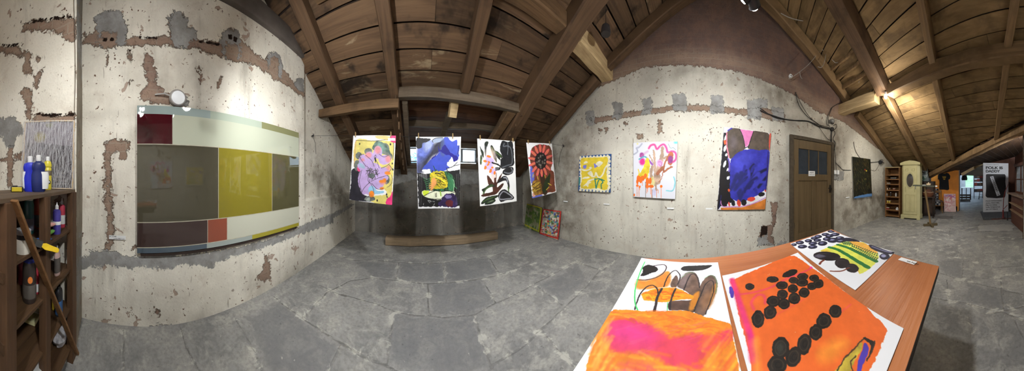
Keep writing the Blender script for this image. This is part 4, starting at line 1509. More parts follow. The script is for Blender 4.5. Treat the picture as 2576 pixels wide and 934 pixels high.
for ln in ([(312, 560), (318, 620), (326, 672), (345, 600), (372, 566), (418, 582)], [(372, 566), (405, 600), (385, 625), (388, 674)], [(312, 566), (360, 560)]): k.line(ln, 13, (64, 138, 108), rough=2)
k.poly([(118, 560), (140, 540), (135, 620), (120, 640)], (60, 130, 130))
tag(k.mesh('canvas', M_CANVAS, .022, edge=(38, 60, 100)), 'small canvas with a yellow mask-like face inside a blue border, on the right wall', 'painting')

# 6: pink squiggle and orange drips
k = wallcanvas(FC, [(762, 138), (1281, 122), (1252, 800), (764, 772)], 300, 390, (226, 226, 234), 106, XR - .045)
k.line([(862, 148), (830, 190), (800, 200), (812, 240), (770, 275)], 18, (178, 180, 196), rough=3, soft=2)
k.line([(945, 202), (968, 168), (1012, 162), (1040, 212), (1080, 172), (1122, 158), (1150, 195), (1168, 248), (1220, 238), (1258, 258), (1266, 315), (1242, 355), (1195, 375)], 22, (236, 84, 152), soft=4)
k.ell(862, 282, 28, 30, (166, 70, 150), rough=5, soft=3)
k.line([(862, 290), (900, 260), (930, 240)], 24, (200, 130, 180), soft=6, a=.5)
k.ell(868, 360, 34, 40, (228, 56, 146), soft=6, rough=4)
k.line([(832, 330), (890, 300), (925, 320)], 15, (90, 172, 190), soft=3)
k.line([(935, 335), (985, 392)], 24, (156, 90, 176), soft=3)
k.poly([(930, 308), (956, 390), (945, 500), (915, 560), (850, 565), (826, 520), (858, 470), (890, 400), (905, 345)], (234, 206, 58), rough=5, tex=.2)
k.line([(820, 450), (830, 490), (820, 530)], 12, (232, 206, 70))
BG = (190, 160, 138)
for ln, w in (([(1000, 225), (1012, 330), (1015, 460), (1020, 600), (1035, 690)], 26), ([(948, 278), (985, 350), (1012, 410)], 12), ([(1104, 200), (1098, 280), (1080, 360), (1050, 480), (1035, 600)], 34), ([(1060, 500), (1070, 590), (1040, 620)], 30), ([(985, 420), (970, 500), (985, 560)], 34), ([(1120, 320), (1150, 300)], 26)): k.line(ln, w, BG, rough=6, tex=.25)
k.poly([(1085, 280), (1104, 235), (1120, 290), (1100, 400), (1060, 520), (1030, 600), (1015, 500)], BG, rough=5, tex=.25)
for ln, w in (([(1195, 250), (1160, 320), (1125, 400), (1118, 480), (1160, 450), (1215, 420)], 22), ([(1110, 430), (1070, 470), (1045, 500)], 36), ([(1110, 490), (1090, 560), (1062, 600)], 10)): k.line(ln, w, (178, 112, 82), rough=5, tex=.2)
k.poly([(1170, 270), (1225, 245), (1228, 330), (1205, 405), (1165, 370)], (188, 108, 76), rough=5)
k.ell(1198, 335, 30, 45, (152, 72, 142), soft=3)
k.ell(1072, 378, 36, 42, (238, 172, 216), soft=5)
k.line([(1055, 365), (1085, 360), (1095, 390), (1080, 410), (1060, 385)], 5, (180, 90, 170))
k.poly([(960, 560), (1000, 540), (1010, 640), (960, 640)], (228, 214, 130), a=.8, rough=6, soft=4)
for e in ((825, 560, 24, 38), (870, 555, 26, 30), (905, 525, 20, 26), (928, 595, 20, 50), (925, 650, 22, 24), (810, 595, 14, 30), (808, 640, 15, 15), (836, 655, 12, 16), (972, 650, 30, 20), (1090, 650, 16, 18), (773, 750, 10, 17), (960, 585, 16, 40), (850, 590, 16, 22)): k.ell(*e, (246, 116, 38), rough=3)
for x, y0, y1 in ((805, 650, 765), (828, 660, 770), (838, 665, 690), (868, 590, 640), (905, 600, 780), (920, 660, 730), (930, 660, 710), (965, 660, 740), (975, 665, 780), (1088, 660, 785), (1035, 690, 780), (1055, 690, 730), (985, 690, 785)):
    k.line([(x, y0), (x + 1, y1)], 7, (240, 136, 92) if x not in (905, 985) else (130, 110, 96), a=.85)
k.poly([(1000, 680), (1030, 700), (1020, 760), (985, 740)], (204, 200, 232), soft=4, a=.8)
k.line([(1238, 540), (1252, 610), (1225, 698), (1150, 700)], 14, (136, 208, 218), soft=2)
k.ell(1262, 135, 26, 14, (110, 206, 206), soft=5)
k.line([(1172, 150), (1200, 200), (1230, 195), (1262, 222)], 4, (80, 130, 130))
k.ell(812, 150, 8, 8, (232, 220, 110), soft=3)
tag(k.mesh('canvas', M_CANVAS, .026, edge=(220, 220, 224)), 'white canvas with a pink spray squiggle and orange drips, on the right wall', 'painting')

# 7: tall canvas with the big blue shape
k = wallcanvas(FD, [(120, 57), (467, 105), (422, 662), (70, 666)], 300, 470, (232, 230, 234), 107, XR - .045)
k.poly([(118, 100), (150, 90), (150, 290), (172, 330), (170, 540), (190, 600), (140, 640), (96, 640), (80, 662), (70, 666), (92, 420)], (26, 23, 27), smooth=False, rough=2)
for e in ((128, 215, 10, 24), (126, 330, 9, 26), (152, 430, 10, 16), (138, 262, 8, 12), (130, 140, 7, 24), (148, 372, 8, 14)): k.ell(*e, (228, 228, 232), rot=.3)
for e in ((125, 530, 26, 42), (150, 400, 13, 22), (128, 610, 30, 26), (105, 420, 20, 80)): k.ell(*e, (28, 23, 24))
TAU = (90, 78, 68)
k.poly([(140, 98), (185, 64), (235, 72), (262, 130), (276, 212), (230, 250), (175, 288), (158, 275), (144, 180)], TAU, rough=3, tex=.25)
k.poly([(340, 88), (425, 96), (455, 128), (450, 236), (380, 232), (300, 216), (308, 170)], TAU, rough=3, tex=.25)
k.ell(190, 170, 26, 50, (112, 100, 104), soft=14, a=.7)
k.poly([(236, 74), (338, 88), (310, 165), (292, 202), (274, 202), (258, 128)], (224, 128, 182), smooth=False, rough=2)
for ln in ([(236, 74), (260, 130), (276, 212)], [(338, 88), (312, 165), (300, 212)], [(276, 212), (300, 200)]): k.line(ln, 5, (44, 36, 40))
k.line([(140, 98), (142, 200), (158, 280)], 9, (222, 130, 150), rough=2)
k.poly([(186, 280), (230, 242), (300, 220), (380, 230), (452, 236), (446, 400), (430, 505), (390, 540), (345, 572), (265, 604), (190, 592), (166, 545), (168, 320)], (54, 54, 166), rough=4, tex=.2)
k.poly([(200, 290), (280, 250), (330, 280), (260, 380), (210, 400)], (70, 72, 190), soft=14, a=.7)
k.scrib(330, 430, 90, 70, 30, 20, [(34, 34, 96), (44, 44, 140), (60, 60, 170), (28, 28, 70)], ang=-.9, L=.7, soft=4)
k.scrib(240, 500, 60, 80, 14, 24, [(40, 42, 110), (48, 50, 150)], ang=-1.1, L=.7, soft=5)
k.poly([(96, 650), (250, 648), (340, 618), (432, 575), (422, 662), (100, 668)], (206, 122, 48), rough=2, smooth=False, tex=.2)
k.poly([(160, 615), (260, 610), (345, 570), (432, 530), (430, 580), (340, 620), (250, 648), (150, 640)], (226, 224, 228), rough=2)
k.line([(96, 600), (110, 640), (180, 644), (260, 640), (340, 618), (430, 575)], 7, (196, 130, 190))
for e, c_ in (((188, 616, 14, 22), BLK), ((266, 612, 20, 24), BLK), ((396, 552, 24, 16), BLK), ((230, 616, 14, 26), (214, 72, 52)), ((320, 588, 30, 16), (214, 72, 52)), ((158, 625, 7, 18), (220, 90, 80)), ((157, 522, 8, 12), (210, 90, 50)), ((424, 524, 7, 10), (210, 80, 60)), ((128, 170, 8, 18), (220, 96, 50))): k.ell(*e, c_, rot=-.15)
k.poly([(455, 108), (467, 106), (455, 235), (450, 180)], (214, 92, 74))
k.line([(445, 240), (436, 400), (428, 520)], 8, (44, 34, 110))
k.line([(150, 290), (160, 320), (158, 380)], 12, (110, 90, 180), rough=3)
k.poly([(122, 60), (180, 62), (150, 88), (140, 98), (122, 96)], (218, 214, 228))
k.line([(150, 84), (178, 66)], 9, (70, 60, 170))
k.line([(100, 560), (84, 655)], 6, (36, 34, 90))
tag(k.mesh('canvas', M_CANVAS, .026, edge=(228, 226, 226)), 'tall canvas with a big blue shape, pink wedge and orange foot, left of the door', 'painting')

# 8: near-black canvas
k = wallcanvas(FW, [(250, 133), (427, 159), (443, 522), (263, 545)], 200, 300, (30, 30, 20), 108, XR - .045)
k.scrib(345, 340, 110, 240, 420, 4, [(52, 50, 30), (20, 20, 14), (66, 64, 36), (38, 44, 26), (74, 58, 30), (16, 16, 14)], ang=1.5, L=.14, rough=2)
k.scrib(345, 320, 90, 180, 60, 4, [(90, 88, 52), (84, 70, 40)], ang=1.3, L=.1, rough=2)
for e, c_ in (((373, 262, 5, 7), (190, 60, 44)), ((388, 272, 6, 7), (224, 196, 60)), ((376, 352, 3, 4), (170, 150, 60))): k.ell(*e, c_)
k.poly([(263, 545), (270, 528), (330, 512), (400, 498), (444, 494), (444, 524)], (92, 134, 186), rough=2, smooth=False)
tag(k.mesh('canvas', M_CANVAS, .026, edge=(200, 196, 188)), 'near-black canvas with a blue strip along its foot, right of the door', 'painting')

# ---------------------------------------------------------------- two canvases leaning in the corner


def lean(fr, cs, W, H, bg, seed, yb, yt):
    """foot on the floor in front of the wall, head against it"""
    f = lambda a, b, X: at_x(fr[0] + a * fr[2], fr[1] + b * fr[2], X)
    (tl, tr, br, bl) = cs
    q = [f(*tl, yt), f(*tr, yt), f(*br, yb), f(*bl, yb)]
    q[2].z = q[3].z = .004
    nn = (q[1] - q[0]).cross(q[3] - q[0]).normalized()
    p0 = q[0].copy()
    return Canvas(q, W, H, bg, seed, fr, lambda x, y: at_plane(x, y, p0, nn))


k = lean(FB, [(452, 600), (568, 632), (545, 818), (432, 762)], 130, 160, (122, 138, 78), 109, 2.70, 2.78)
k.scrib(505, 705, 70, 100, 90, 16, [(96, 126, 62), (150, 150, 118), (120, 140, 70), (160, 158, 130), (84, 110, 60)], L=.25, soft=2, rough=3)
for ln in ([(455, 602), (566, 633)], [(566, 633), (546, 816)], [(546, 816), (434, 762)]): k.line(ln, 7, (206, 196, 40), smooth=False)
tag(k.mesh('canvas', M_CANVAS, .022, edge=(120, 116, 50)), 'green blotchy canvas with a yellow edge leaning in the corner on the floor', 'painting')
k = lean(FB, [(580, 640), (718, 658), (693, 876), (552, 830)], 150, 180, (196, 188, 160), 110, 2.66, 2.78)
for i in range(260):
    x, y = k.rng.uniform(570, 706), k.rng.uniform(650, 866)
    cl = [(214, 208, 180), (190, 70, 60), (78, 100, 170), (80, 130, 90), (230, 220, 200), (120, 90, 70), (210, 170, 80), (150, 160, 190), (200, 150, 130), (90, 150, 140)]
    k.ell(x, y, k.rng.uniform(4, 9), k.rng.uniform(6, 13), cl[int(k.rng.integers(len(cl)))], rot=k.rng.uniform(0, 3))
for ln in ([(582, 642), (716, 660)], [(716, 660), (693, 874)], [(693, 872), (554, 830)], [(554, 830), (582, 642)]): k.line(ln, 12, (198, 60, 52), smooth=False)
tag(k.mesh('canvas', M_CANVAS, .022, edge=(150, 50, 44)), 'colourful dabbed canvas with a red edge leaning in the corner on the floor', 'painting')
# ------------------------------------------------------------------ table beside the photographer
TBL = [Vector((1.066, .300, 0)), Vector((1.226, -1.247, 0)), Vector((.162, -.992, 0)), Vector((.155, .245, 0))]
M_TABLE = wood('reddish_table_veneer', (164, 100, 62), (182, 116, 74), (140, 80, 48), (1, .05, 1), .34, .0, .35, scale=.8)
M_TEDGE = plain('dark_table_edge', (46, 38, 34), .6)
root = thing('table', 'large reddish wooden table with three paintings lying on it', 'table', (.65, -.4, 0))
L0 = Vector((.65, -.4, 0))
mb = MB()
mb.prism([p - L0 + Vector((0, 0, TZ - .006)) for p in reversed(TBL)], (0, 0, .006))
mb.mi = 1
mb.prism([p - L0 + Vector((0, 0, TZ - .034)) for p in reversed(TBL)], (0, 0, .0279))
mb.build('tabletop', [M_TABLE, M_TEDGE], root)
ins = [p.lerp(Vector((.65, -.4, 0)), .09) for p in TBL]
mb = MB()
for a, b in zip(ins, ins[1:] + ins[:1]):
    d = (b - a).normalized()
    s = Vector((-d.y, d.x, 0)) * .012
    mb.prism([a - s - L0 + Vector((0, 0, TZ - .12)), a + s - L0 + Vector((0, 0, TZ - .12)), b + s - L0 + Vector((0, 0, TZ - .12)), b - s - L0 + Vector((0, 0, TZ - .12))], (0, 0, .085))
mb.build('apron', M_TEDGE, root)
for p in ins:
    q = p.lerp(Vector((.72, -.4, 0)), .42) - L0
    MB().lathe([(.022, 0), (.026, .02), (.034, TZ - .13), (.034, TZ - .035)], q, 4).build('leg', M_TEDGE, root)

FE = (1450, 620, .33607)
FF = (1800, 560, .40053)
tz = TZ + .004
pt_ = lambda x, y: at_z(x, y, tz)


def sheet(fr, cor, W, H, bg, seed):
    return Canvas(cor, W, H, bg, seed, fr, pt_)


def fpx(fr, a, b): return pt_(fr[0] + a * fr[2], fr[1] + b * fr[2])


# left sheet: orange pot
tl, tr = fpx(FE, 487, 92), fpx(FE, 1060, 125)
k = sheet(FE, [tl, tr, Vector((.385, -.122, tz)), Vector((.345, .285, tz))], 380, 540, (238, 238, 242), 201)
OR1 = (236, 142, 56)
k.poly([(452, 255), (520, 230), (600, 205), (690, 188), (708, 250), (682, 300), (600, 318), (500, 322), (445, 310)], OR1, soft=5, rough=3)
k.poly([(478, 240), (495, 160), (560, 145), (660, 140), (672, 170), (640, 205), (580, 235), (510, 255)], (232, 222, 236), soft=9)
k.poly([(510, 200), (610, 180), (590, 225), (520, 240)], (238, 238, 242), soft=6)
k.line([(455, 250), (520, 252), (600, 232), (650, 200), (674, 160), (655, 140), (610, 142), (560, 152)], 7, (58, 44, 42), rough=1)
k.poly([(497, 160), (520, 145), (545, 140), (580, 148), (612, 168), (596, 190), (560, 200), (530, 216), (480, 222), (498, 190)], (30, 28, 28), rough=4)
k.poly([(783, 168), (810, 152), (880, 148), (1003, 144), (1005, 156), (950, 178), (850, 186), (795, 182)], (44, 42, 44), tex=.4)
BRN1 = (112, 88, 76)
for pl in ([(705, 300), (712, 262), (735, 225), (752, 220), (764, 262), (748, 306)], [(755, 295), (790, 235), (820, 200), (862, 192), (900, 210), (924, 280), (918, 350), (890, 372), (845, 362), (800, 325)], [(926, 300), (955, 250), (1000, 218), (1035, 225), (1056, 270), (1048, 340), (1010, 430), (962, 512), (935, 518), (882, 488), (905, 420)]): k.poly(pl, BRN1, rough=2, tex=.35)
k.poly([(760, 290), (800, 215), (850, 200), (840, 260), (800, 320)], (140, 122, 124), soft=12, a=.7)
k.poly([(1030, 290), (1052, 290), (1030, 390), (985, 470), (1000, 380)], (204, 136, 66), soft=6)
k.poly([(930, 400), (990, 330), (1000, 400), (950, 480)], (150, 108, 78), soft=9, a=.8)
k.poly([(684, 440), (705, 412), (780, 406), (860, 400), (915, 350), (922, 400), (884, 492), (800, 478), (700, 478)], (98, 74, 64), rough=2, tex=.3)
k.poly([(872, 370), (918, 335), (915, 390), (880, 470), (846, 476), (850, 430)], (214, 136, 48), soft=3)
k.poly([(488, 358), (540, 332), (600, 314), (660, 307), (740, 308), (800, 335), (838, 358), (876, 370), (866, 392), (810, 398), (760, 402), (655, 420), (570, 408), (508, 404)], (244, 152, 36), rough=3, tex=.25)
k.scrib(660, 362, 160, 40, 40, 8, [(240, 120, 30), (252, 180, 40), (226, 100, 30)], ang=.1, L=.9, soft=2)
k.line([(500, 345), (580, 318), (700, 308), (790, 325), (840, 355)], 4, (240, 236, 230))
for ln, w in (([(437, 472), (452, 420), (480, 355), (530, 302), (575, 293), (604, 318), (610, 350)], 11), ([(640, 318), (606, 380), (596, 430), (582, 488)], 15), ([(655, 302), (668, 262), (695, 212), (738, 181), (770, 205), (776, 240), (758, 285)], 8), ([(742, 318), (718, 370), (702, 430), (698, 472)], 11),
              ([(804, 328), (830, 258), (855, 215), (885, 208), (912, 250), (922, 310)], 8), ([(930, 370), (962, 290), (1000, 258), (1024, 268), (1028, 330), (1000, 420), (966, 508)], 7), ([(882, 488), (905, 420), (928, 370)], 9)):
    k.line(ln, w, (52, 44, 46), rough=1.5, tex=.3)
for ln in ([(513, 118), (490, 165), (470, 215), (445, 300), (436, 370), (440, 430), (458, 478)], [(682, 420), (680, 484)]): k.line(ln, 5, (76, 206, 110))
for ln in ([(785, 235), (840, 198), (880, 200)], [(960, 240), (1010, 216), (1050, 262), (1042, 350)]): k.line(ln, 4, (120, 180, 130), a=.7)
k.poly([(200, 520), (275, 478), (380, 473), (500, 486), (640, 486), (760, 480), (850, 482), (920, 512), (1020, 545), (1150, 578), (1166, 600), (1172, 690), (1195, 780), (1215, 934), (1235, 1180), (20, 1180), (75, 934), (90, 840), (150, 700), (188, 610)], (242, 140, 40), rough=4, tex=.15, smooth=False)
k.poly([(268, 560), (380, 540), (470, 555), (560, 600), (640, 640), (720, 686), (850, 650), (1000, 652), (1160, 620), (1168, 690), (1080, 770), (990, 870), (900, 940), (700, 888), (580, 828), (450, 800), (290, 784), (205, 690), (230, 620)], (234, 72, 96), soft=7, rough=7, tex=.12)
k.poly([(270, 580), (380, 550), (500, 590), (600, 660), (540, 740), (380, 740), (240, 690)], (232, 62, 142), soft=26, a=.85)
k.poly([(330, 900), (450, 890), (560, 910), (600, 1000), (300, 1000)], (234, 70, 120), soft=14, rough=6)
for i in range(130):
    x, y = k.rng.uniform(200, 1150), k.rng.uniform(490, 660)
    if y > 560 and x < 640: continue
    if x > 820 and y < 490 + (x - 820) * .36 + 30: continue
    l = k.rng.uniform(30, 90)
    k.line([(x - l, y + k.rng.normal() * 8), (x, y - 8), (x + l, y + k.rng.normal() * 14 + 8)], k.rng.uniform(5, 13), [(252, 176, 50), (240, 116, 40), (250, 156, 40), (236, 98, 48)][i % 4], soft=2.5, a=.55)
for i in range(110):
    x, y = k.rng.uniform(110, 1180), k.rng.uniform(800, 1080)
    l = k.rng.uniform(30, 110)
    if 600 < x < 950 and y < 900: continue
    k.line([(x - l, y - 14 + k.rng.normal() * 8), (x, y - 4), (x + l, y + 14 + k.rng.normal() * 12)], k.rng.uniform(8, 20), [(252, 184, 60), (246, 150, 44), (240, 122, 40), (252, 196, 80)][i % 4], soft=3, a=.6)
for i in range(60):
    x, y = k.rng.uniform(120, 260), k.rng.uniform(540, 960)
    k.line([(x + 30, y - 40), (x, y), (x - 20, y + 50)], 14, [(250, 170, 60), (238, 110, 44), (252, 190, 90)][i % 3], soft=4, a=.55)
for i in range(70):
    x, y = k.rng.uniform(960, 1200), k.rng.uniform(650, 1000)
    k.line([(x + 40, y - 60), (x, y), (x - 50, y + 60)], 12, [(250, 160, 50), (238, 90, 60), (250, 190, 60), (240, 120, 40)][i % 4], soft=4, a=.5)
for i in range(26):
    x, y = k.rng.uniform(280, 960), k.rng.uniform(580, 800)
    k.line([(x - 60, y + 14), (x, y), (x + 60, y - 22)], 7, [(244, 110, 130), (222, 60, 120)][i % 2], soft=2, a=.4)
o = k.mesh('painted_paper', M_PAPER, .0015, 0, 0, lift=lambda u, v: .004 * np.clip(1 - 6 * v, 0, 1) ** 2)
tag(o, 'white sheet with an orange and pink pot, left on the table', 'painting', 'sheets lying on the table')

# middle sheet: orange field, dark dots
cor = [fpx(FF, 42, 338), fpx(FF, 517, 192), fpx(FF, 1182, 665), Vector((.19, -.135, tz))]
k = sheet(FF, cor, 420, 560, (236, 236, 238), 202)
OR2 = (232, 106, 44)
k.poly([(92, 370), (180, 328), (320, 270), (438, 214), (498, 211), (540, 235), (640, 308), (720, 362), (800, 428), (930, 508), (1000, 590), (1056, 640), (1080, 685), (1046, 760), (1000, 870), (960, 950), (880, 1250), (260, 1250), (225, 900), (180, 700), (140, 560), (122, 460)], OR2, rough=4, tex=.06, smooth=False)
PK2 = (234, 62, 118)
k.line([(104, 362), (140, 470), (175, 580), (215, 700), (240, 850)], 26, PK2, soft=6, rough=2)
k.line([(215, 680), (235, 760), (244, 840)], 22, (230, 50, 130), soft=3, a=.8)
k.line([(150, 452), (260, 435), (360, 402), (450, 352), (560, 308), (602, 284)], 11, PK2, soft=4, a=.75)
k.ell(600, 284, 9, 7, (240, 70, 150))
k.line([(240, 546), (226, 500), (262, 456), (305, 462), (312, 508)], 15, PK2, soft=5, a=.8)
k.line([(330, 610), (420, 560), (560, 480)], 4, PK2, soft=3, a=.5)
k.line([(790, 560), (850, 515)], 6, PK2, soft=3, a=.5)
k.poly([(85, 412), (100, 404), (112, 425), (116, 452), (110, 474), (94, 466)], (84, 62, 172))
k.poly([(230, 740), (268, 735), (280, 900), (300, 1000), (255, 1000), (240, 870)], (246, 150, 60), soft=8, a=.8)
k.ell(740, 790, 95, 40, (244, 156, 56), rot=-.5, soft=16, a=.8)
k.ell(700, 840, 60, 30, (240, 140, 50), rot=-.4, soft=14, a=.7)
dots = [(215, 404, 28, 22, 0), (358, 358, 38, 20, 0), (467, 320, 50, 20, -.35), (418, 395, 38, 26, 0), (490, 364, 30, 22, 0), (548, 340, 36, 22, 0), (620, 350, 32, 22, 0), (545, 378, 38, 26, 0), (645, 386, 36, 28, -.3), (605, 402, 30, 24, 0), (486, 416, 32, 28, 0), (556, 440, 34, 32, 0),
        (420, 452, 34, 30, 0), (495, 478, 38, 36, 0), (365, 495, 44, 36, 0), (430, 512, 38, 34, 0), (342, 565, 40, 44, .3), (267, 608, 40, 55, 0), (752, 558, 40, 42, 0), (680, 620, 46, 50, .4), (630, 690, 42, 50, .2), (557, 765, 44, 68, .2), (490, 845, 48, 64, .3), (408, 790, 54, 72, .1), (388, 895, 60, 60, 0), (385, 985, 64, 70, 0)]
for i, (x, y, rx, ry, ro) in enumerate(dots):
    k.ell(x, y, rx, ry, (40, 34, 29), rot=ro, rough=2.5, tex=.4)
    if i not in (2,):
        k.ring(x, y, rx * .62, ry * .62, rx * .13, (84, 70, 54), rot=ro, t0=k.rng.uniform(0, 6), t1=k.rng.uniform(8, 11), a=.55, rough=1.5)
        k.ring(x + rx * .1, y, rx * .3, ry * .3, rx * .12, (22, 20, 20), rot=ro, t0=0, t1=5, a=.7)
k.ell(404, 790, 26, 38, (62, 62, 54), soft=6, a=.8)
k.poly([(705, 1010), (765, 915), (800, 870), (860, 812), (920, 755), (917, 792), (880, 862), (845, 934), (800, 1010)], (192, 168, 62), rough=3, tex=.3)
k.line([(765, 930), (800, 868), (865, 800), (940, 724)], 9, (70, 56, 36), rough=3)
k.line([(860, 930), (850, 880), (880, 840)], 9, (70, 56, 36), rough=3)
k.poly([(870, 1010), (885, 930), (893, 880), (915, 815), (938, 756), (962, 790), (952, 840), (925, 900), (905, 1010)], (80, 60, 166), rough=2)
k.poly([(930, 722), (998, 748), (996, 780), (970, 840), (950, 862), (975, 800), (968, 765), (940, 742)], (44, 38, 34), rough=3)
k.line([(1000, 745), (985, 800), (950, 868)], 7, (60, 48, 40))
for x, y in ((470, 235), (330, 330), (340, 325), (900, 560), (500, 690)): k.ell(x, y, 3, 2, (246, 180, 140))
o = k.mesh('painted_paper', M_PAPER, .0015, 0, 0, lift=lambda u, v: .003 * np.clip(1 - 8 * v, 0, 1) ** 2)
tag(o, 'orange painted sheet with rows of black dots, in the middle of the table', 'painting', 'sheets lying on the table')

# right sheet: fruit and grapes
cor = [fpx(FF, 470, 135), fpx(FF, 723, 48), fpx(FF, 1127, 185), fpx(FF, 878, 425)]
k = sheet(FF, cor, 300, 420, (234, 235, 238), 203)
NV = (42, 41, 60)
gr = [(493, 141, 18, 8), (530, 128, 26, 11), (546, 152, 30, 12), (610, 154, 30, 12), (584, 116, 24, 10), (612, 132, 28, 11), (645, 90, 24, 10), (640, 112, 24, 10), (672, 132, 30, 15), (690, 76, 24, 9), (715, 85, 26, 11), (728, 57, 24, 8), (752, 76, 28, 11), (738, 112, 36, 16), (780, 98, 28, 11), (790, 116, 34, 11), (700, 104, 26, 12), (620, 100, 22, 9)]
for x, y, rx, ry in gr:
    k.ell(x, y, rx, ry, NV, rot=-.05, rough=1.5, tex=.4)
    k.ell(x - rx * .15, y - ry * .15, rx * .45, ry * .35, (150, 150, 186), soft=2.5, a=.75)
    k.ell(x + rx * .3, y + ry * .25, rx * .3, ry * .3, (24, 24, 38), soft=2, a=.8)
k.poly([(795, 102), (830, 96), (880, 106), (905, 120), (880, 124), (820, 118)], NV, tex=.4)
YG = (226, 226, 92)
k.poly([(652, 180), (690, 162), (725, 152), (800, 124), (860, 119), (925, 124), (985, 155), (1020, 190), (1026, 222), (1000, 262), (962, 296), (925, 318), (904, 326), (885, 292), (832, 252), (780, 215), (700, 184)], YG, rough=3, smooth=False)
k.poly([(835, 122), (900, 122), (960, 142), (1000, 170), (1018, 192), (960, 184), (890, 156)], (240, 178, 76), rough=2)
GRN = (44, 118, 58)
k.line([(715, 156), (770, 172), (850, 218), (910, 255), (958, 282)], 17, GRN, rough=2)
k.line([(768, 140), (830, 158), (900, 192), (960, 222), (1008, 244)], 15, GRN, rough=2)
for j, (x0, y0, x1, y1) in enumerate(((815, 130, 1012, 208), (835, 128, 1016, 198), (860, 150, 1015, 225), (850, 160, 1010, 232))):
    for i in range(15):
        s = i / 14
        k.ell(x0 + (x1 - x0) * s, y0 + (y1 - y0) * s, 5, 4, (60, 96, 60), rough=1)
k.poly([(800, 124), (840, 120), (850, 140), (810, 142)], (150, 180, 90), a=.7)
for i in range(10): k.ell(800 + 6 * i, 128 + (i * 7) % 14, 5, 3, (50, 90, 60))
for pl in ([(660, 180), (700, 170), (740, 200), (780, 220), (760, 226), (700, 196)],): k.poly(pl, (232, 186, 70), a=.8)
k.poly([(830, 246), (880, 272), (905, 318), (885, 300)], (236, 190, 80))
for e in ((700, 212, 86, 28, .08), (796, 256, 48, 32, .1), (858, 287, 42, 28, .2)):
    k.ell(e[0], e[1], e[2], e[3], (40, 35, 38), rot=e[4], rough=2, tex=.4)
    k.ring(e[0], e[1], e[2] * .7, e[3] * .6, 6, (74, 66, 70), rot=e[4], t0=2.5, t1=5, a=.6)
k.poly([(618, 212), (650, 200), (690, 212), (650, 222)], (120, 118, 140), soft=4, a=.6)
k.line([(655, 262), (664, 248), (682, 236)], 11, (122, 62, 46))
k.line([(722, 306), (790, 306), (826, 290), (840, 285)], 8, (122, 62, 46))
for p_ in ((985, 240), (985, 300)): pass
k.poly([(962, 142), (990, 144), (1080, 178), (1124, 186), (1104, 200), (1040, 190), (980, 165)], NV, tex=.4)
k.line([(985, 152), (1050, 176), (1100, 188)], 8, (142, 142, 178), soft=2, a=.8)
k.ell(1062, 214, 32, 20, NV, rough=1.5)
k.ell(1055, 210, 17, 10, (160, 160, 196), soft=2)
o = k.mesh('painted_paper', M_PAPER, .0015, 0, 0, lift=lambda u, v: .003 * np.clip(1 - 8 * v, 0, 1) ** 2)
tag(o, 'white sheet with dark grapes and a green-striped shape, at the far corner of the table', 'painting', 'sheets lying on the table')

# paper name strips
M_WHITE = plain('white_card', (226, 226, 224), .6, var=.03)
M_INK = plain('black_ink', (22, 22, 24), .6, var=.0)


def strip(p, ex, ey, nn, w, h, label, th=.004):
    """white card strip: centre p, along ex, up ey, face nn"""
    ex, ey, nn = Vector(ex).normalized(), Vector(ey).normalized(), Vector(nn).normalized()
    mb = MB()
    pts = [p - ex * w / 2 - ey * h / 2, p + ex * w / 2 - ey * h / 2, p + ex * w / 2 + ey * h / 2, p - ex * w / 2 + ey * h / 2]
    mb.prism([q - nn * .001 for q in pts], nn * th)
    o = mb.build('name_strip', M_WHITE, loc=p)
    return tag(o, label, 'label', 'white name strips')


def write(o, txt, size, ex, ey, nn, off, name='lettering', mat=None, bold=0.0, align='LEFT', sx=1.0):
    ex, ey, nn = Vector(ex).normalized(), Vector(ey).normalized(), Vector(nn).normalized()
    M = Matrix((ex, ey, nn)).transposed().to_4x4()
    x = lettering(txt, size, mat or M_INK, o, (0, 0, 0), None, name, align, bold)
    M.translation = Vector(off)
    x.matrix_local = M @ Matrix.Diagonal((sx, 1, 1, 1))
    return x


a, b = fpx(FF, 1158, 228), fpx(FF, 1258, 258)
o = strip((a + b) / 2, b - a, Vector((0, 0, 1)).cross(b - a), (0, 0, 1), (b - a).length, .035, 'white name strip lying on the table right of the grape painting')
exv = (b - a).normalized(); eyv = Vector((0, 0, 1)).cross(exv)
write(o, 'Sofie Švejdová', .014, exv, eyv, (0, 0, 1), exv * .0 - eyv * .012 + Vector((0, 0, .004)))
for (x, y, w, lb) in ((1526, 514, .12, 'white name strip on the wall right of the yellow mask canvas'), (1687, 524.5, .11, 'white name strip under the pink squiggle canvas'), (1784, 525.5, .11, 'white name strip left of the tall blue canvas'), (1423, 507, .12, 'white name strip above the two leaning canvases'), (2132.5, 497, .14, 'white name strip left of the near-black canvas')):
    strip(at_x(x, y, XR - .012), (0, -1, 0), (0, 0, 1), (-1, 0, 0), w, .024, lb, .006)
p = at_x(295, 598, XL + .012)
o = strip(p, (0, 1, 0), (0, 0, 1), (1, 0, 0), .15, .034, 'white name strip with two lines, left of the glass panel', .004)
write(o, 'Jan Vytiska', .015, (0, 1, 0), (0, 0, 1), (1, 0, 0), (.0045, -.072, .005))
write(o, 'Luchy 350 7 cm', .015, (0, 1, 0), (0, 0, 1), (1, 0, 0), (.0045, -.032, -.013))

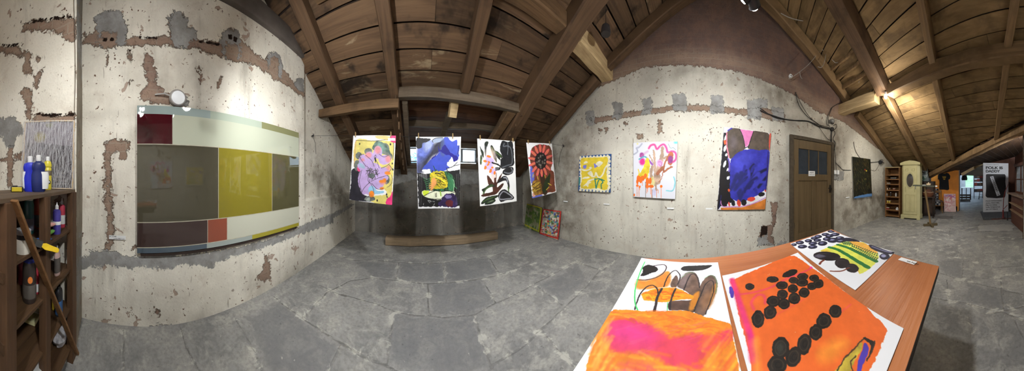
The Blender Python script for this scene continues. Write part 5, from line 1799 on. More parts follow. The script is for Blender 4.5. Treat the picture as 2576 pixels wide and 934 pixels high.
# ------------------------------------------------------------------ coloured glass panel on the left wall
t = NT('back_painted_glass')
a_ = t.attr('paint')
M_GLASSART = t.out(a_.outputs['Color'], .025, spec=.6)
GX = XL + .035
Yl, Yr = at_x(345, 400, GX).y, at_x(751, 400, GX).y
zt, zb0 = at_x(345, 266, GX).z, at_x(345, 637, GX).z
Yat = lambda x: at_x(x, 400, GX).y
Zat = lambda y: at_x(345, y, GX).z
z1, z2, z3, z4_, z5 = zt, Zat(287), Zat(363), Zat(558), Zat(562)
rects = [(Yl, Yat(529), z1, z2, (150, 164, 160)), (Yat(529), Yat(658), z1, z2, (168, 178, 162)), (Yat(658), Yr, z1, z2, (134, 134, 96)),
         (Yl, Yat(434), z2, z3, (66, 13, 22)), (Yat(434), Yr, z2, z3, (184, 188, 168)),
         (Yl, Yat(549), z3, Zat(560), (76, 72, 58)), (Yat(549), Yat(684), z3, Zat(560), (128, 118, 42)), (Yat(684), Yr, z3, Zat(560), (86, 82, 56)),
         (Yl, Yat(522), Zat(560), Zat(623), (66, 52, 48)), (Yat(522), Yat(571), Zat(560), Zat(623), (142, 76, 56)), (Yat(571), Yr, Zat(560), Zat(623), (190, 190, 172)),
         (Yl, Yat(520), Zat(623), Zat(637), (82, 94, 104)), (Yat(520), Yat(634), Zat(623), Zat(637), (158, 166, 160)), (Yat(634), Yr, Zat(623), Zat(637), (160, 150, 52))]
pc = Vector((GX, (Yl + Yr) / 2, (zt + zb0) / 2))
root = thing('glass_panel', 'big glossy glass panel of coloured rectangles on the left wall', 'artwork', (GX, (Yl + Yr) / 2, zb0))
cols = []
mb = MB()
for (a, b, hi, lo, c_) in rects:
    mb.span((GX - .004, a, lo), (GX + .004, b, hi))
    cols += [c_] * 8
oo = Vector((GX, (Yl + Yr) / 2, zb0))
mb.v = [tuple(Vector(v) - oo) for v in mb.v]
g = mb.build('glass', M_GLASSART, root)
at = g.data.attributes.new('paint', 'FLOAT_COLOR', 'POINT')
cc = np.ones((len(cols), 4)); cc[:, :3] = s2l(np.array(cols) / 255.0)
at.data.foreach_set('color', cc.astype(np.float32).ravel())
mb = MB()
lw = .0035
for zz, ya, yb in ((z3, Yl, Yr), (Zat(560), Yl, Yr), (Zat(623), Yl, Yr)): mb.span((GX + .0035, ya, zz - lw), (GX + .0048, yb, zz + lw))
for yy, za, zb_ in ((Yat(549), Zat(560), z3), (Yat(684), Zat(560), z3), (Yat(522), Zat(623), Zat(560)), (Yat(571), Zat(623), Zat(560)), (Yat(434), z3, z2)): mb.span((GX + .0035, yy - lw * .7, za), (GX + .0047, yy + lw * .7, zb_))
mb.v = [tuple(Vector(v) - oo) for v in mb.v]
mb.build('divider_line', plain('pale_divider', (176, 170, 150), .4), root)
mb = MB()
mb.span((XL - .0, Yl + .03, zb0 - .03), (GX - .004, Yr - .03, zb0 - .006))
mb.v = [tuple(Vector(v) - oo) for v in mb.v]
mb.build('shadow_gap_strip', M_DARKW, root)  # dark strip standing in for the shadow gap under the glass

# ------------------------------------------------------------------ round white lamp base above the panel
p = at_x(447, 249, XL + .02)
root = thing('junction_box', 'round white socket cover in a plaster hole above the glass panel', 'junction box', p)
Mx = Matrix.Rotation(math.radians(90), 3, 'Y')
MB().lathe([(.062, -.02), (.064, .02), (.058, .028), (.0, .03)], (0, 0, 0), 24, Mx).build('cover', plain('white_plastic', (232, 234, 236), .4, var=.02), root, 40)
MB().lathe([(.076, -.02), (.078, .004), (.07, .012)], (-.005, 0, .008), 24, Mx).build('box_rim', plain('grey_rim', (150, 144, 138), .7), root, 40)
MB().tube([(0, -.06, .02), (.006, -.12, .035), (-.01, -.2, .03)], .006, 6).build('wire', plain('grey_wire', (170, 168, 164), .6), root)

# ------------------------------------------------------------------ door in the right wall
dl, dr = at_x(1993, 440, XR).y, at_x(2087, 440, XR).y
dz = at_x(2040, 358, XR).z
M_DOOR = wood('brown_door_paint', (92, 76, 52), (104, 86, 60), (74, 60, 40), (1, 1, .05), .5, .0, .3, use_obj=True)
M_JAMB = plain('dark_jamb', (70, 60, 46), .7, var=.2)
root = thing('door_1', 'brown panelled door with three dark panes in the right wall', 'door', (XR - .02, (dl + dr) / 2, 0), math.radians(90))
root['kind'] = 'structure'
w = dl - dr                      # local x runs along +Y (photo left); the room is at +y local
def dspan(mb, a, z0, b, z1, y0, y1): return mb.span((a, y0, z0), (b, y1, z1))
mb = MB()
st = .115
dspan(mb, -w / 2, 0, -w / 2 + st, dz, -.01, .03)
dspan(mb, w / 2 - st, 0, w / 2, dz, -.01, .03)
zr = [0, .27, 1.30, 1.42, 1.90, dz]
dspan(mb, -w / 2 + st, 0, w / 2 - st, .25, -.01, .03)
dspan(mb, -w / 2 + st, 1.27, w / 2 - st, 1.40, -.01, .03)
dspan(mb, -w / 2 + st, dz - .17, w / 2 - st, dz, -.01, .03)
dspan(mb, -.055, .25, .055, 1.27, -.01, .03)
iw = (w - 2 * st) / 3
for s in (-1, 1): dspan(mb, s * iw / 2 - .009, 1.40, s * iw / 2 + .009, dz - .17, .0, .028)
mb.build('leaf', M_DOOR, root, bevel=.004)
for s in (-1, 1):
    q = MB()
    a, b = (s * .055, s * (w / 2 - st)) if s > 0 else (s * (w / 2 - st), s * .055)
    dspan(q, a, .25, b, 1.27, -.008, .008)
    q.build('panel', M_DOOR, root)
M_DPANE = plain('dark_door_glass', (54, 60, 66), .18, var=.15, scale=4)
for i in range(3):
    x0 = -w / 2 + st + i * iw
    dspan(MB(), x0, 1.40, x0 + iw, dz - .17, .002, .010).build('pane', M_DPANE, root)
q = MB()
dspan(q, -w / 2 - .075, 0, -w / 2 - .005, dz + .075, -.015, .045)
dspan(q, w / 2 + .005, 0, w / 2 + .075, dz + .075, -.015, .045)
dspan(q, -w / 2 - .005, dz + .005, w / 2 + .005, dz + .075, -.015, .045)
q.build('frame', M_JAMB, root, bevel=.006)
q = MB()
q.span((-w / 2 + .015, .03, 1.0), (-w / 2 + .06, .036, 1.17))
q.build('lock_plate', plain('dark_iron', (40, 36, 32), .5, .6), root)
MB().tube([(-w / 2 + .04, .036, 1.10), (-w / 2 + .04, .085, 1.10), (-w / 2 + .14, .085, 1.10)], .009, 8).build('handle', plain('dark_iron', (40, 36, 32), .5, .6), root, 40)
for z in (.42, 1.62):
    MB().tube([(w / 2, .036, z - .05), (w / 2, .036, z + .05)], .012, 8).build('hinge', M_JAMB, root)
p = at_x(2042, 437, XR - .055)
o = MB().prism([p + Vector((0, a, b)) for a, b in ((.085, -.052), (-.085, -.052), (-.085, .052), (.085, .052))], (-.003, 0, 0)).build('paper_sign', M_WHITE, loc=p)
tag(o, 'small white paper notice taped to the brown door', 'sign')
write(o, 'Nouzový', .026, (0, -1, 0), (0, 0, 1), (-1, 0, 0), (-.0035, 0, .012), align='CENTER', bold=.0006)
write(o, 'únikový východ', .02, (0, -1, 0), (0, 0, 1), (-1, 0, 0), (-.0035, 0, -.026), align='CENTER')
# ------------------------------------------------------------------ paint rack in the left corner
SY = -.48                              # plane of the rack's visible side
M_RACK = wood('dark_stained_pine', (78, 56, 40), (98, 72, 50), (50, 36, 26), (1, 1, .06), .6, .0, .35, use_obj=True)
M_RACKX = wood('dark_stained_boards', (74, 54, 38), (94, 70, 48), (48, 34, 24), (.06, 1, 1), .6, .0, .35, use_obj=True)
M_RTOP = wood('worn_grey_rack_top', (96, 80, 64), (120, 102, 84), (66, 50, 38), (.06, 1, 1), .6, .0, .4, use_obj=True)
SHZ = [1.225, .945, .665, .385, .10]
RD = .36
root = thing('storage_rack', 'dark brown wooden rack of paint bottles in the left corner', 'shelf', (-.85, SY - .18, 0))
RO = Vector((-.85, SY - .18, 0))


def rb(mb, lo, hi): return mb.span(Vector(lo) - RO, Vector(hi) - RO)


for x, w_, fr in ((-.515, .062, 1), (-.80, .05, 1), (-1.165, .075, 1), (-.515, .05, 0), (-1.165, .06, 0)):
    y0 = SY if fr else SY - RD + .03
    rb(MB(), (x - w_ / 2, y0 - .045, 0), (x + w_ / 2, y0, SHZ[0] - .02)).build('post', M_RACK, root, bevel=.003)
for i, z in enumerate(SHZ):
    mb = MB()
    if i == 0:
        for j in range(3): rb(mb, (-1.215, SY - RD + .125 * j - .02, z - .022), (-.44, SY - RD + .125 * (j + 1) - .024, z))
        mb.build('top_board', M_RTOP, root, bevel=.003)
    else:
        for j in range(3): rb(mb, (-1.19, SY - RD + .115 * j, z - .018), (-.49, SY - RD + .115 * (j + 1) - .004, z))
        mb.build('shelf', M_RACKX, root, bevel=.002)
    q = MB()
    if i: rb(q, (-.50, SY - RD, z - .06), (-.478, SY - .01, z - .018))
    if i: q.build('rail', M_RACKX, root)
a, b = Vector((-.515, SY + .012, 1.215)), Vector((-1.175, SY + .012, .04))
MB().beam(a - RO, b - RO, .014, .036, (0, 1, 0), .002).build('brace', wood('brace_wood', (112, 80, 50), (138, 100, 64), (70, 48, 32), (1, 1, 1), .6, .0, .2, use_obj=True), root)
rb(MB(), (-1.19, SY - RD + .0, .1), (-.49, SY - RD + .006, 1.2)).build('back_panel', M_DARKW, root)


def rx(x, y, yy): return at_y(x, y, yy)


def bottle(name, label, cat, x, y, z, h, r, col, cap, band=None, neck=.35, taper=True, group='paint bottles in the rack', flat=1.0, spec=.5, rz=0.0, bandcol=(222, 222, 220), text=None, capr=.45):
    root = thing(name, label, cat, (x, y, z), rz, group)
    m = plain('plastic_%d_%d_%d' % col, col, .32, spec=spec, var=.05)
    hb = h * (.78 if taper else .92)
    pr = [(r * .92, 0), (r, .006), (r, hb * .86), (r * .86, hb * .95), (r * neck, hb), (r * neck, hb + .004)]
    MB().lathe(pr, (0, 0, 0), 20, sy=flat).build('body', m, root, 40)
    cr_ = r * capr
    MB().lathe([(cr_, hb), (cr_, hb + (h - hb) * .45), (cr_ * (.45 if taper else .95), hb + (h - hb) * .62), (cr_ * (.25 if taper else .9), h)], (0, 0, 0), 14, sy=flat).build('cap', plain('cap_%d_%d_%d' % cap, cap, .4, var=.03), root, 40)
    if band:
        z0, z1 = band[0] * h, band[1] * h
        MB().lathe([(r * 1.015, z0), (r * 1.02, z0 + .001), (r * 1.02, z1), (r * 1.015, z1 + .001)], (0, 0, 0), 20, sy=flat).build('paper_label', plain('label_%d_%d_%d' % bandcol, bandcol, .6, var=.06, scale=60), root, 40)
    return root


def tub(name, label, x, y, z, h, r0, r1, col, lid=None, group=None, band=None, bandcol=(220, 220, 216), handle=False):
    root = thing(name, label, 'tub', (x, y, z), 0, group)
    m = plain('tub_%d_%d_%d' % col, col, .4, var=.08)
    MB().lathe([(r0, 0), (r1, h), (r1 * 1.05, h), (r1 * 1.05, h + .012), (r1 * .94, h + .012), (r0 * .92, .01)], (0, 0, 0), 24).build('body', m, root, 40)
    if lid: MB().lathe([(r1 * 1.08, h - .004), (r1 * 1.08, h + .014), (r1 * .9, h + .018), (.001, h + .018)], (0, 0, 0), 24).build('lid', plain('lid_%d_%d_%d' % lid, lid, .4, var=.04), root, 40)
    if band:
        za, zb1 = band[0] * h, band[1] * h
        ra, rb1 = r0 + (r1 - r0) * band[0], r0 + (r1 - r0) * band[1]
        MB().lathe([(ra * 1.01, za), (ra * 1.015, za + .001), (rb1 * 1.015, zb1), (rb1 * 1.01, zb1 + .001)], (0, 0, 0), 24).build('paper_label', plain('label_%d_%d_%d' % bandcol, bandcol, .6, var=.1, scale=60), root, 40)
    if handle: MB().tube([(r1 * math.cos(q), r1 * math.sin(q) * .2 - r1 * .9, h - .02 - .07 * math.sin(q)) for q in [i * math.pi / 10 for i in range(11)]], .0025, 6).build('handle', M_STEEL, root)
    return root


def sx(x, y): return at_y(x, 600, y).x


# on the top board
yT = SY - .14
# big squat bottle: flattened body, handle hollow
root = thing('cleaner_bottle', 'big dark blue bottle with a white cap on top of the rack', 'bottle', (sx(97, SY - .10), SY - .10, SHZ[0]), -.94, 'bottles on top of the rack')
nvy = plain('navy_plastic', (40, 50, 104), .3, var=.2, scale=8)
MB().lathe([(.034, 0), (.041, .01), (.045, .06), (.044, .10), (.037, .126), (.041, .134), (.042, .15), (.036, .168), (.018, .178), (.016, .184)], (0, 0, 0), 20, sy=.62).build('body', nvy, root, 35)
MB().lathe([(.014, .180), (.0155, .184), (.0155, .212), (.012, .216)], (0, 0, 0), 16).build('cap', M_WHITE, root, 40)
MB().lathe([(.0405, .018), (.046, .06), (.045, .10), (.041, .118)], (-.016, .002, 0), 20, sy=.5).build('paper_label', M_WHITE, root, 40)
root = thing('cleaner_bottle', 'bright blue bottle with a white cap behind the dark blue one', 'bottle', (sx(76, SY - .15), SY - .15, SHZ[0]), -.94, 'bottles on top of the rack')
MB().lathe([(.032, 0), (.039, .01), (.043, .08), (.037, .126), (.042, .134), (.042, .15), (.036, .168), (.016, .176)], (0, 0, 0), 20, sy=.6).build('body', plain('bright_blue_plastic', (44, 54, 190), .3, var=.1), root, 35)
MB().lathe([(.015, .174), (.016, .178), (.016, .208), (.012, .212)], (0, 0, 0), 16).build('cap', M_WHITE, root, 40)
MB().lathe([(.0385, .02), (.042, .08), (.0385, .12)], (.007, -.001, 0), 20, sy=.5).build('paper_label', plain('label_white_edge', (224, 226, 230), .5), root, 40)
root = thing('paint_bottle', 'yellow bottle with a white cap and round black emblem on top of the rack', 'bottle', (sx(120, SY - .17), SY - .17, SHZ[0]), 0, 'bottles on top of the rack')
MB().lathe([(.026, 0), (.028, .01), (.028, .15), (.024, .158), (.029, .163), (.029, .18), (.023, .2), (.012, .206)], (0, 0, 0), 20).build('body', plain('yellow_plastic', (214, 198, 60), .3, var=.05), root, 35)
MB().lathe([(.012, .205), (.0125, .21), (.0125, .232), (.010, .236)], (0, 0, 0), 16).build('cap', M_WHITE, root, 40)
MB().lathe([(.0283, .10), (.0288, .101), (.0288, .135), (.0283, .136)], (0, 0, 0), 20).build('paper_label', plain('label_taupe', (120, 108, 84), .5), root, 40)
dd = Vector((-root.location.x, -root.location.y, 0)).normalized()
tng = Vector((dd.y, -dd.x, 0))
e_ = MB()
ring = [dd * .029 + (-tng * math.cos(q) * .013 + Vector((0, 0, 1)) * math.sin(q) * .013) + Vector((0, 0, .055)) - tng * .008 for q in [i * .5236 for i in range(12)]]
e_.prism(ring, dd * .002)
e_.build('emblem', plain('emblem_black', (30, 30, 30), .5), root)
e_ = MB()
for s in (-1, 1): e_.prism([p_ * 1.0 for p_ in [dd * .031 - tng * (.008 + s * .004 + c_ * .003) + Vector((0, 0, .055 + z_)) for c_, z_ in ((-1, -.005), (1, -.005), (1, .005), (-1, .005))]], dd * .0012)
e_.build('emblem_letters', M_WHITE, root)
root = thing('tape_measure', 'small yellow and black tape measure on top of the rack', 'tape measure', (sx(43, SY - .19), SY - .19, SHZ[0]), -.94)
MB().box((0, 0, .016), (.072, .034, .032)).build('body', plain('tape_black', (34, 32, 28), .5), root, bevel=.006)
MB().box((0, 0, .016), (.060, .038, .026)).build('side_plate', plain('tape_yellow', (196, 174, 40), .5), root, bevel=.003)
MB().box((.012, 0, .034), (.028, .018, .008)).build('lock_button', plain('tape_black', (34, 32, 28), .5), root, bevel=.002)

# framed picture in cling film, leaning on the pier
FG = (0, 280, .23555)
pj = lambda x, y: at_x(x, y, PX + .03)
q = [at_x(FG[0] + a * FG[2], FG[1] + b * FG[2], PX + d_) for a, b, d_ in ((277, 118, .03), (803, 104, .03), (783, 830, .055), (238, 806, .055))]
q[2].z = q[3].z = SHZ[0] + .003
root = thing('framed_picture', 'wood-framed picture wrapped in shiny cling film on top of the rack', 'picture', (q[2] + q[3]) / 2)
ro = root.location.copy()
nn = (q[3] - q[0]).cross(q[1] - q[0]).normalized()
if nn.dot(-ro) < 0: nn = -nn
mb = MB()
bw = .007
cen = sum(q, Vector()) / 4
inn = [p_ + ((cen - p_).normalized()) * bw * 1.4 for p_ in q]
for i in range(4):
    j = (i + 1) % 4
    mb.prism([q[i] - ro, q[j] - ro, inn[j] - ro, inn[i] - ro], nn * .016)
mb.build('frame', wood('light_frame_wood', (196, 168, 122), (204, 178, 132), (180, 150, 106), (1, 1, 1), .5, 0, .1, use_obj=True), root)
k = Canvas([p_ + nn * .004 for p_ in inn], 150, 200, (118, 110, 118), 300, FG, lambda x, y: at_plane(x, y, q[0], nn))
k.poly([(285, 380), (420, 340), (790, 380), (790, 840), (240, 840)], (62, 56, 62), smooth=False, rough=3)
k.poly([(278, 340), (415, 340), (410, 440), (270, 440)], (84, 78, 82), smooth=False)
k.ell(428, 278, 52, 48, (138, 126, 56), soft=6)
k.poly([(245, 640), (300, 640), (290, 820), (240, 810)], (86, 50, 70), soft=3)
k.ell(530, 150, 36, 16, (110, 112, 60), soft=4)
for y in (660, 700, 740, 775): k.line([(600, y), (690, y + 3)], 22, (104, 96, 96))
m_ = k.mesh('print', M_PAPER, .003, parent=root, origin=ro)
m_.location = (0, 0, 0)
# cling film: crumpled clear sheet, its glints painted in as white streaks
t = NT('cling_film')
gl = t.new('ShaderNodeBsdfGlossy'); gl.inputs['Roughness'].default_value = .12
tr = t.new('ShaderNodeBsdfTransparent')
nz = t.noise(t.mapping(t.P(), (60, 60, 12), (.3, 0, .2)), 1.0, 4, .6, .5)
t.l.new(t.bump(nz, 1.0, .022), gl.inputs['Normal'])
ms = t.new('ShaderNodeMixShader')
fr = t.new('ShaderNodeFresnel'); fr.inputs['IOR'].default_value = 1.5
t.l.new(t.bump(nz, .9, .02), fr.inputs['Normal'])
sz_ = t.new('ShaderNodeSeparateXYZ'); t.l.new(t.P(), sz_.inputs[0]); zs_ = sz_.outputs[2]
cw_m = t.step(t.noise(t.mapping(t.P(), (150, 150, 26), (.35, 0, .1)), 1.0, 3, .6), .58, .68, 0, .75)
cw_m = t.math('MULTIPLY', cw_m, t.math('MULTIPLY', t.step(t.noise(t.P(), 9, 2), .42, .6), t.step(t.math('ADD', zs_, t.math('MULTIPLY', t.noise(t.P(), 5, 2), .2)), 1.40, 1.60, 1, .05)))
t.l.new(t.math('MULTIPLY_ADD', fr.outputs[0], .9, cw_m), ms.inputs[0])
df_ = t.new('ShaderNodeBsdfDiffuse'); df_.inputs['Color'].default_value = (.9, .9, .93, 1)
m2_ = t.new('ShaderNodeMixShader'); m2_.inputs[0].default_value = .55
t.l.new(gl.outputs[0], m2_.inputs[1]); t.l.new(df_.outputs[0], m2_.inputs[2])
t.l.new(tr.outputs[0], ms.inputs[1]); t.l.new(m2_.outputs[0], ms.inputs[2])
t.l.new(ms.outputs[0], t.n['Material Output'].inputs['Surface'])
M_FILM = t.m
vs, fs = [], []
NW, NH = 70, 90
for j in range(NH):
    for i in range(NW):
        u, v = -.02 + 1.05 * i / (NW - 1), .0 + 1.0 * j / (NH - 1)
        p_ = q[0] * (1 - u) * (1 - v) + q[1] * u * (1 - v) + q[2] * u * v + q[3] * (1 - u) * v
        cr_ = mnoise.noise(Vector((u * 26 + v * 5, v * 7, 0))) * .004 + mnoise.noise(Vector((u * 9, v * 14, 3))) * .004 * v + abs(mnoise.noise(Vector((u * 50, v * 6, 7)))) * .003
        vs.append(p_ + nn * (.021 + cr_) - ro)
for j in range(NH - 1):
    for i in range(NW - 1):
        a_ = j * NW + i
        fs.append((a_, a_ + 1, a_ + NW + 1, a_ + NW))
MB().add(vs, fs).build('plastic_wrap', M_FILM, root, 180)

# shelf 1 (z .945)
z1 = SHZ[1]
bottle('paint_bottle', 'purple paint bottle with a pointed white nozzle on the upper shelf', 'bottle', sx(143, SY - .06), SY - .06, z1, .205, .027, (70, 62, 140), (226, 226, 226), (.30, .40))
bottle('paint_bottle', 'pink paint bottle with a pointed white nozzle behind the purple one', 'bottle', sx(156, SY - .10), SY - .10, z1, .215, .024, (200, 70, 90), (226, 226, 226), (.12, .42))
bottle('paint_jar', 'dark green paint jar with a white lid at the back of the upper shelf', 'jar', sx(72, SY - .22), SY - .22, z1, .235, .036, (20, 74, 72), (214, 214, 210), (.1, .42), .8, False, 'jars on the upper shelf', bandcol=(96, 96, 108), capr=.86)
bottle('paint_jar', 'orange red paint jar with a white lid at the back of the upper shelf', 'jar', sx(95, SY - .24), SY - .24, z1, .235, .033, (164, 62, 34), (214, 214, 210), (.1, .42), .8, False, 'jars on the upper shelf', bandcol=(96, 96, 108), capr=.86)
tub('paint_can', 'white can with black drips behind the near post of the rack', sx(58, SY - .06), SY - .06, z1, .095, .036, .037, (200, 194, 180), (150, 150, 150), 'cans in the rack', (.72, .98), (32, 30, 30))


def tube_of_paint(label, x, yy, z, rz, col, capc, L=.11, zr=.0):
    root = thing('paint_tube', label, 'paint tube', (x, yy, z + .018), rz, 'paint tubes in the rack')
    M_ = Matrix.Rotation(math.radians(90), 3, 'Y')
    MB().lathe([(.016, 0), (.017, L * .5), (.012, L * .8), (.003, L)], (0, 0, 0), 14, M_).build('body', plain('tube_%d_%d_%d' % col, col, .4), root, 40)
    MB().lathe([(.010, -.022), (.011, -.02), (.011, -.002), (.012, 0)], (0, 0, 0), 12, M_).build('cap', plain('cap_%d_%d_%d' % capc, capc, .4), root, 40)


tube_of_paint('blue paint tube lying on the upper shelf left of the brush', sx(85, SY - .07), SY - .07, z1, 2.6, (46, 84, 150), (40, 60, 160))
tube_of_paint('green paint tube lying on the upper shelf under the pink one', sx(106, SY - .08), SY - .08, z1 + .012, 2.9, (98, 160, 70), (40, 40, 40))
tube_of_paint('pale pink paint tube lying on the upper shelf below the orange jar', sx(100, SY - .12), SY - .12, z1 + .05, 2.5, (214, 160, 150), (30, 30, 30))
tube_of_paint('dark blue paint tube lying on the upper shelf beside the white can', sx(78, SY - .05), SY - .05, z1, 3.3, (40, 70, 160), (40, 60, 120))
root = thing('paint_brush', 'flat brush with a bright yellow handle sticking out of the rack', 'brush', rx(118, 622, SY + .02), math.radians(140), None)
R = Matrix.Rotation(math.radians(24), 3, 'Y')
mb = MB()
out = [(-.03, .009), (-.01, .016), (.03, .013), (.06, .012), (.068, .006)]
poly = [Vector((x, y, 0)) for x, y in out] + [Vector((x, -y, 0)) for x, y in reversed(out)]
R2 = Matrix.Rotation(math.radians(70), 3, 'X')
mb.prism([R @ (R2 @ p_) for p_ in poly], R @ (R2 @ Vector((0, 0, .008))))
mb.build('handle', plain('brush_yellow', (226, 190, 40), .4), root, bevel=.002)
MB().box(R @ Vector((-.05, 0, .004)), (.04, .012, .034), R).build('ferrule', M_STEEL, root)
MB().box(R @ Vector((-.085, 0, .004)), (.035, .014, .036), R).build('bristles', plain('bristle_dark', (60, 56, 46), .9), root)

# shelf 2 (z .665)
z2_ = SHZ[2]
cb_ = bottle('paint_bottle', 'clear dark bottle with a blue dome cap and orange spot on the middle shelf', 'bottle', sx(74, SY - .075), SY - .075, z2_, .225, .036, (58, 50, 46), (36, 52, 150), (.12, .42), .8, False, bandcol=(92, 86, 80), capr=.92)
dv_ = Vector((-cb_.location.x, -cb_.location.y, 0)).normalized()
tv_ = Vector((dv_.y, -dv_.x, 0))
spot_ = [dv_ * .0345 - tv_ * (.004 + .013 * math.cos(q)) + Vector((0, 0, .125 + .017 * math.sin(q))) for q in [i * .5236 for i in range(12)]]
MB().prism(spot_, dv_ * .004).build('orange_spot', plain('orange_sticker', (226, 130, 60), .5), cb_)
bottle('paint_bottle', 'red bottle with a bright green cap on the middle shelf', 'bottle', sx(91, SY - .085), SY - .085, z2_, .215, .025, (186, 56, 72), (110, 190, 70), (.06, .26), .75, False, capr=.9)
bottle('paint_bottle', 'dark red bottle at the back of the middle shelf', 'bottle', sx(57, SY - .2), SY - .2, z2_, .2, .028, (110, 34, 48), (40, 60, 150), None, .6, False, capr=.6)
bottle('paint_bottle', 'pinkish white bottle between the two rear posts of the rack', 'bottle', sx(144, SY - .07), SY - .07, z2_, .19, .030, (206, 176, 170), (190, 190, 192), (.1, .6), .5, True, flat=.6, bandcol=(90, 84, 80))
tub('paint_can', 'small blue can at the back of the middle shelf', sx(108, SY - .2), SY - .2, z2_, .14, .03, .03, (50, 86, 140), (40, 40, 44), 'cans in the rack')
# shelf 3
z3_ = SHZ[3]
bottle('ink_bottle', 'black bottle with a blue label on the lower shelf', 'bottle', sx(148, SY - .07), SY - .07, z3_, .19, .034, (30, 30, 34), (26, 26, 28), (.08, .52), .5, False, flat=.7, bandcol=(60, 100, 150), capr=.5)
bottle('ink_bottle', 'slim yellow bottle behind the middle post on the lower shelf', 'bottle', sx(136, SY - .12), SY - .12, z3_, .16, .018, (190, 164, 50), (40, 40, 40), None, .5, False, capr=.6)
root = thing('paint_tray', 'pale yellow and white paint tray lying on the lower shelf', 'tray', (sx(82, SY - .20), SY - .20, z3_), .2)
mb = MB()
mb.box((0, 0, .012), (.13, .09, .004))
for s in (-1, 1): mb.box((.065 * s, 0, .022), (.004, .09, .02)); mb.box((0, .045 * s, .022), (.13, .004, .02))
mb.build('tray', plain('tray_cream', (214, 208, 160), .5), root)
MB().box((-.045, .0, .020), (.04, .07, .006)).build('paint_residue', plain('tray_white', (224, 224, 220), .5), root)
# bottom shelf
zb_b = SHZ[4]
tub('bucket', 'white bucket with a lid at the foot of the rack', sx(72, SY - .10), SY - .10, zb_b, .17, .06, .07, (196, 196, 186), (206, 206, 200), 'tubs at the foot of the rack')
tub('bucket', 'small clear white bucket on the bottom shelf behind the lidded bucket', sx(62, SY - .22), SY - .22, zb_b, .17, .05, .06, (186, 184, 168), None, 'tubs at the foot of the rack')
tub('jar', 'dark jar with a red band and blue-white label at the foot of the rack', sx(102, SY - .12), SY - .12, zb_b, .19, .05, .05, (34, 34, 44), (40, 40, 44), 'tubs at the foot of the rack', (.1, .55), (120, 130, 160))
root = thing('plastic_bag', 'crumpled white plastic bag on the bottom shelf by the rear post', 'bag', (sx(152, SY - .1), SY - .1, zb_b))
mb = MB()
prof = []
vs, fs = [], []
for j in range(9):
    for i in range(14):
        th, ph = 2 * math.pi * i / 14, math.pi * j / 8
        p_ = Vector((.07 * math.sin(ph) * math.cos(th), .05 * math.sin(ph) * math.sin(th), .06 + .06 * -math.cos(ph)))
        p_ += p_ * mnoise.noise(p_ * 40) * .35
        p_.z = max(p_.z, 0)
        vs.append(p_)
for j in range(8):
    for i in range(14): fs.append((j * 14 + i, j * 14 + (i + 1) % 14, (j + 1) * 14 + (i + 1) % 14, (j + 1) * 14 + i))
mb.add(vs, fs).build('bag', plain('bag_white', (176, 174, 176), .5, var=.3, scale=30), root, 30)
# left of the near post, seen at the picture's left edge
lx, ly = -.55, -.585


def edge_pos(x, y, X): return at_x(x, y, X)


for (nm, lb, cat, px_, X, z, h, r, col, cap, band, bc) in (
        ('paint_bottle', 'white bottle with a red band left of the near post, upper shelf', 'bottle', 7, -.56, SHZ[1], .16, .022, (214, 210, 206), (200, 60, 40), (.3, .6), (190, 50, 60)),
        ('paint_jar', 'white jar with a green and white label left of the near post', 'jar', 3, -.545, SHZ[2] + .0, .19, .03, (210, 212, 208), (214, 214, 210), (.35, .8), (110, 150, 120)),
        ('paint_bottle', 'dark green bottle left of the near post, lower shelf', 'bottle', 6, -.555, SHZ[3], .17, .026, (30, 70, 56), (214, 214, 210), (.1, .4), (200, 200, 200)),
        ('bucket_jar', 'white tub with a lid left of the near post at the foot of the rack', 'jar', 4, -.57, SHZ[4], .15, .035, (206, 206, 204), (212, 212, 212), None, None)):
    p_ = at_x(px_, 600, X)
    bottle(nm if nm != 'bucket_jar' else 'paint_jar', lb, cat, p_.x, p_.y - .0, z, h, r, col, cap, band, .7, False, 'vessels beside the near post', bandcol=bc or (200, 200, 200), capr=.8)

# ------------------------------------------------------------------ hewn log on the floor
a, b = at_z(972, 612, 0), at_z(1250, 612, 0)
ya = at_z(1100, 622, 0).y
o = MB().beam((-.63, ya + .12, .075), (1.66, ya + .14, .075), .19, .15, (0, 0, 1), .01, seed=77).build('squared_log', wood('floor_log_wood', (128, 110, 88), (152, 132, 106), (96, 80, 62), (.06, 1, 1), .8, .0, .35, use_obj=False), smooth=40)
tag(o, 'long squared timber lying on the flagstones below the hanging papers', 'log')

# ------------------------------------------------------------------ lamps


def lamp_light(name, parent, loc, power, rad=.03, col=(.96, .985, 1), spot=None, aim=None):
    l = bpy.data.lights.new(name, 'SPOT' if spot else 'POINT')
    l.energy = power
    l.color = col
    l.shadow_soft_size = rad
    if spot:
        l.spot_size = math.radians(spot)
        l.spot_blend = .6
    o = bpy.data.objects.new(name, l)
    C.objects.link(o)
    o.parent = parent
    o.location = loc
    if aim is not None:
        o.rotation_euler = Vector(aim).to_track_quat('-Z', 'Y').to_euler()
    return o


t = NT('glowing_bulb')
t.b.inputs['Emission Color'].default_value = (1, .95, .88, 1)
t.b.inputs['Emission Strength'].default_value = 40
M_GLOW = t.m
M_CAN = plain('lamp_metal', (60, 60, 64), .4, .5)


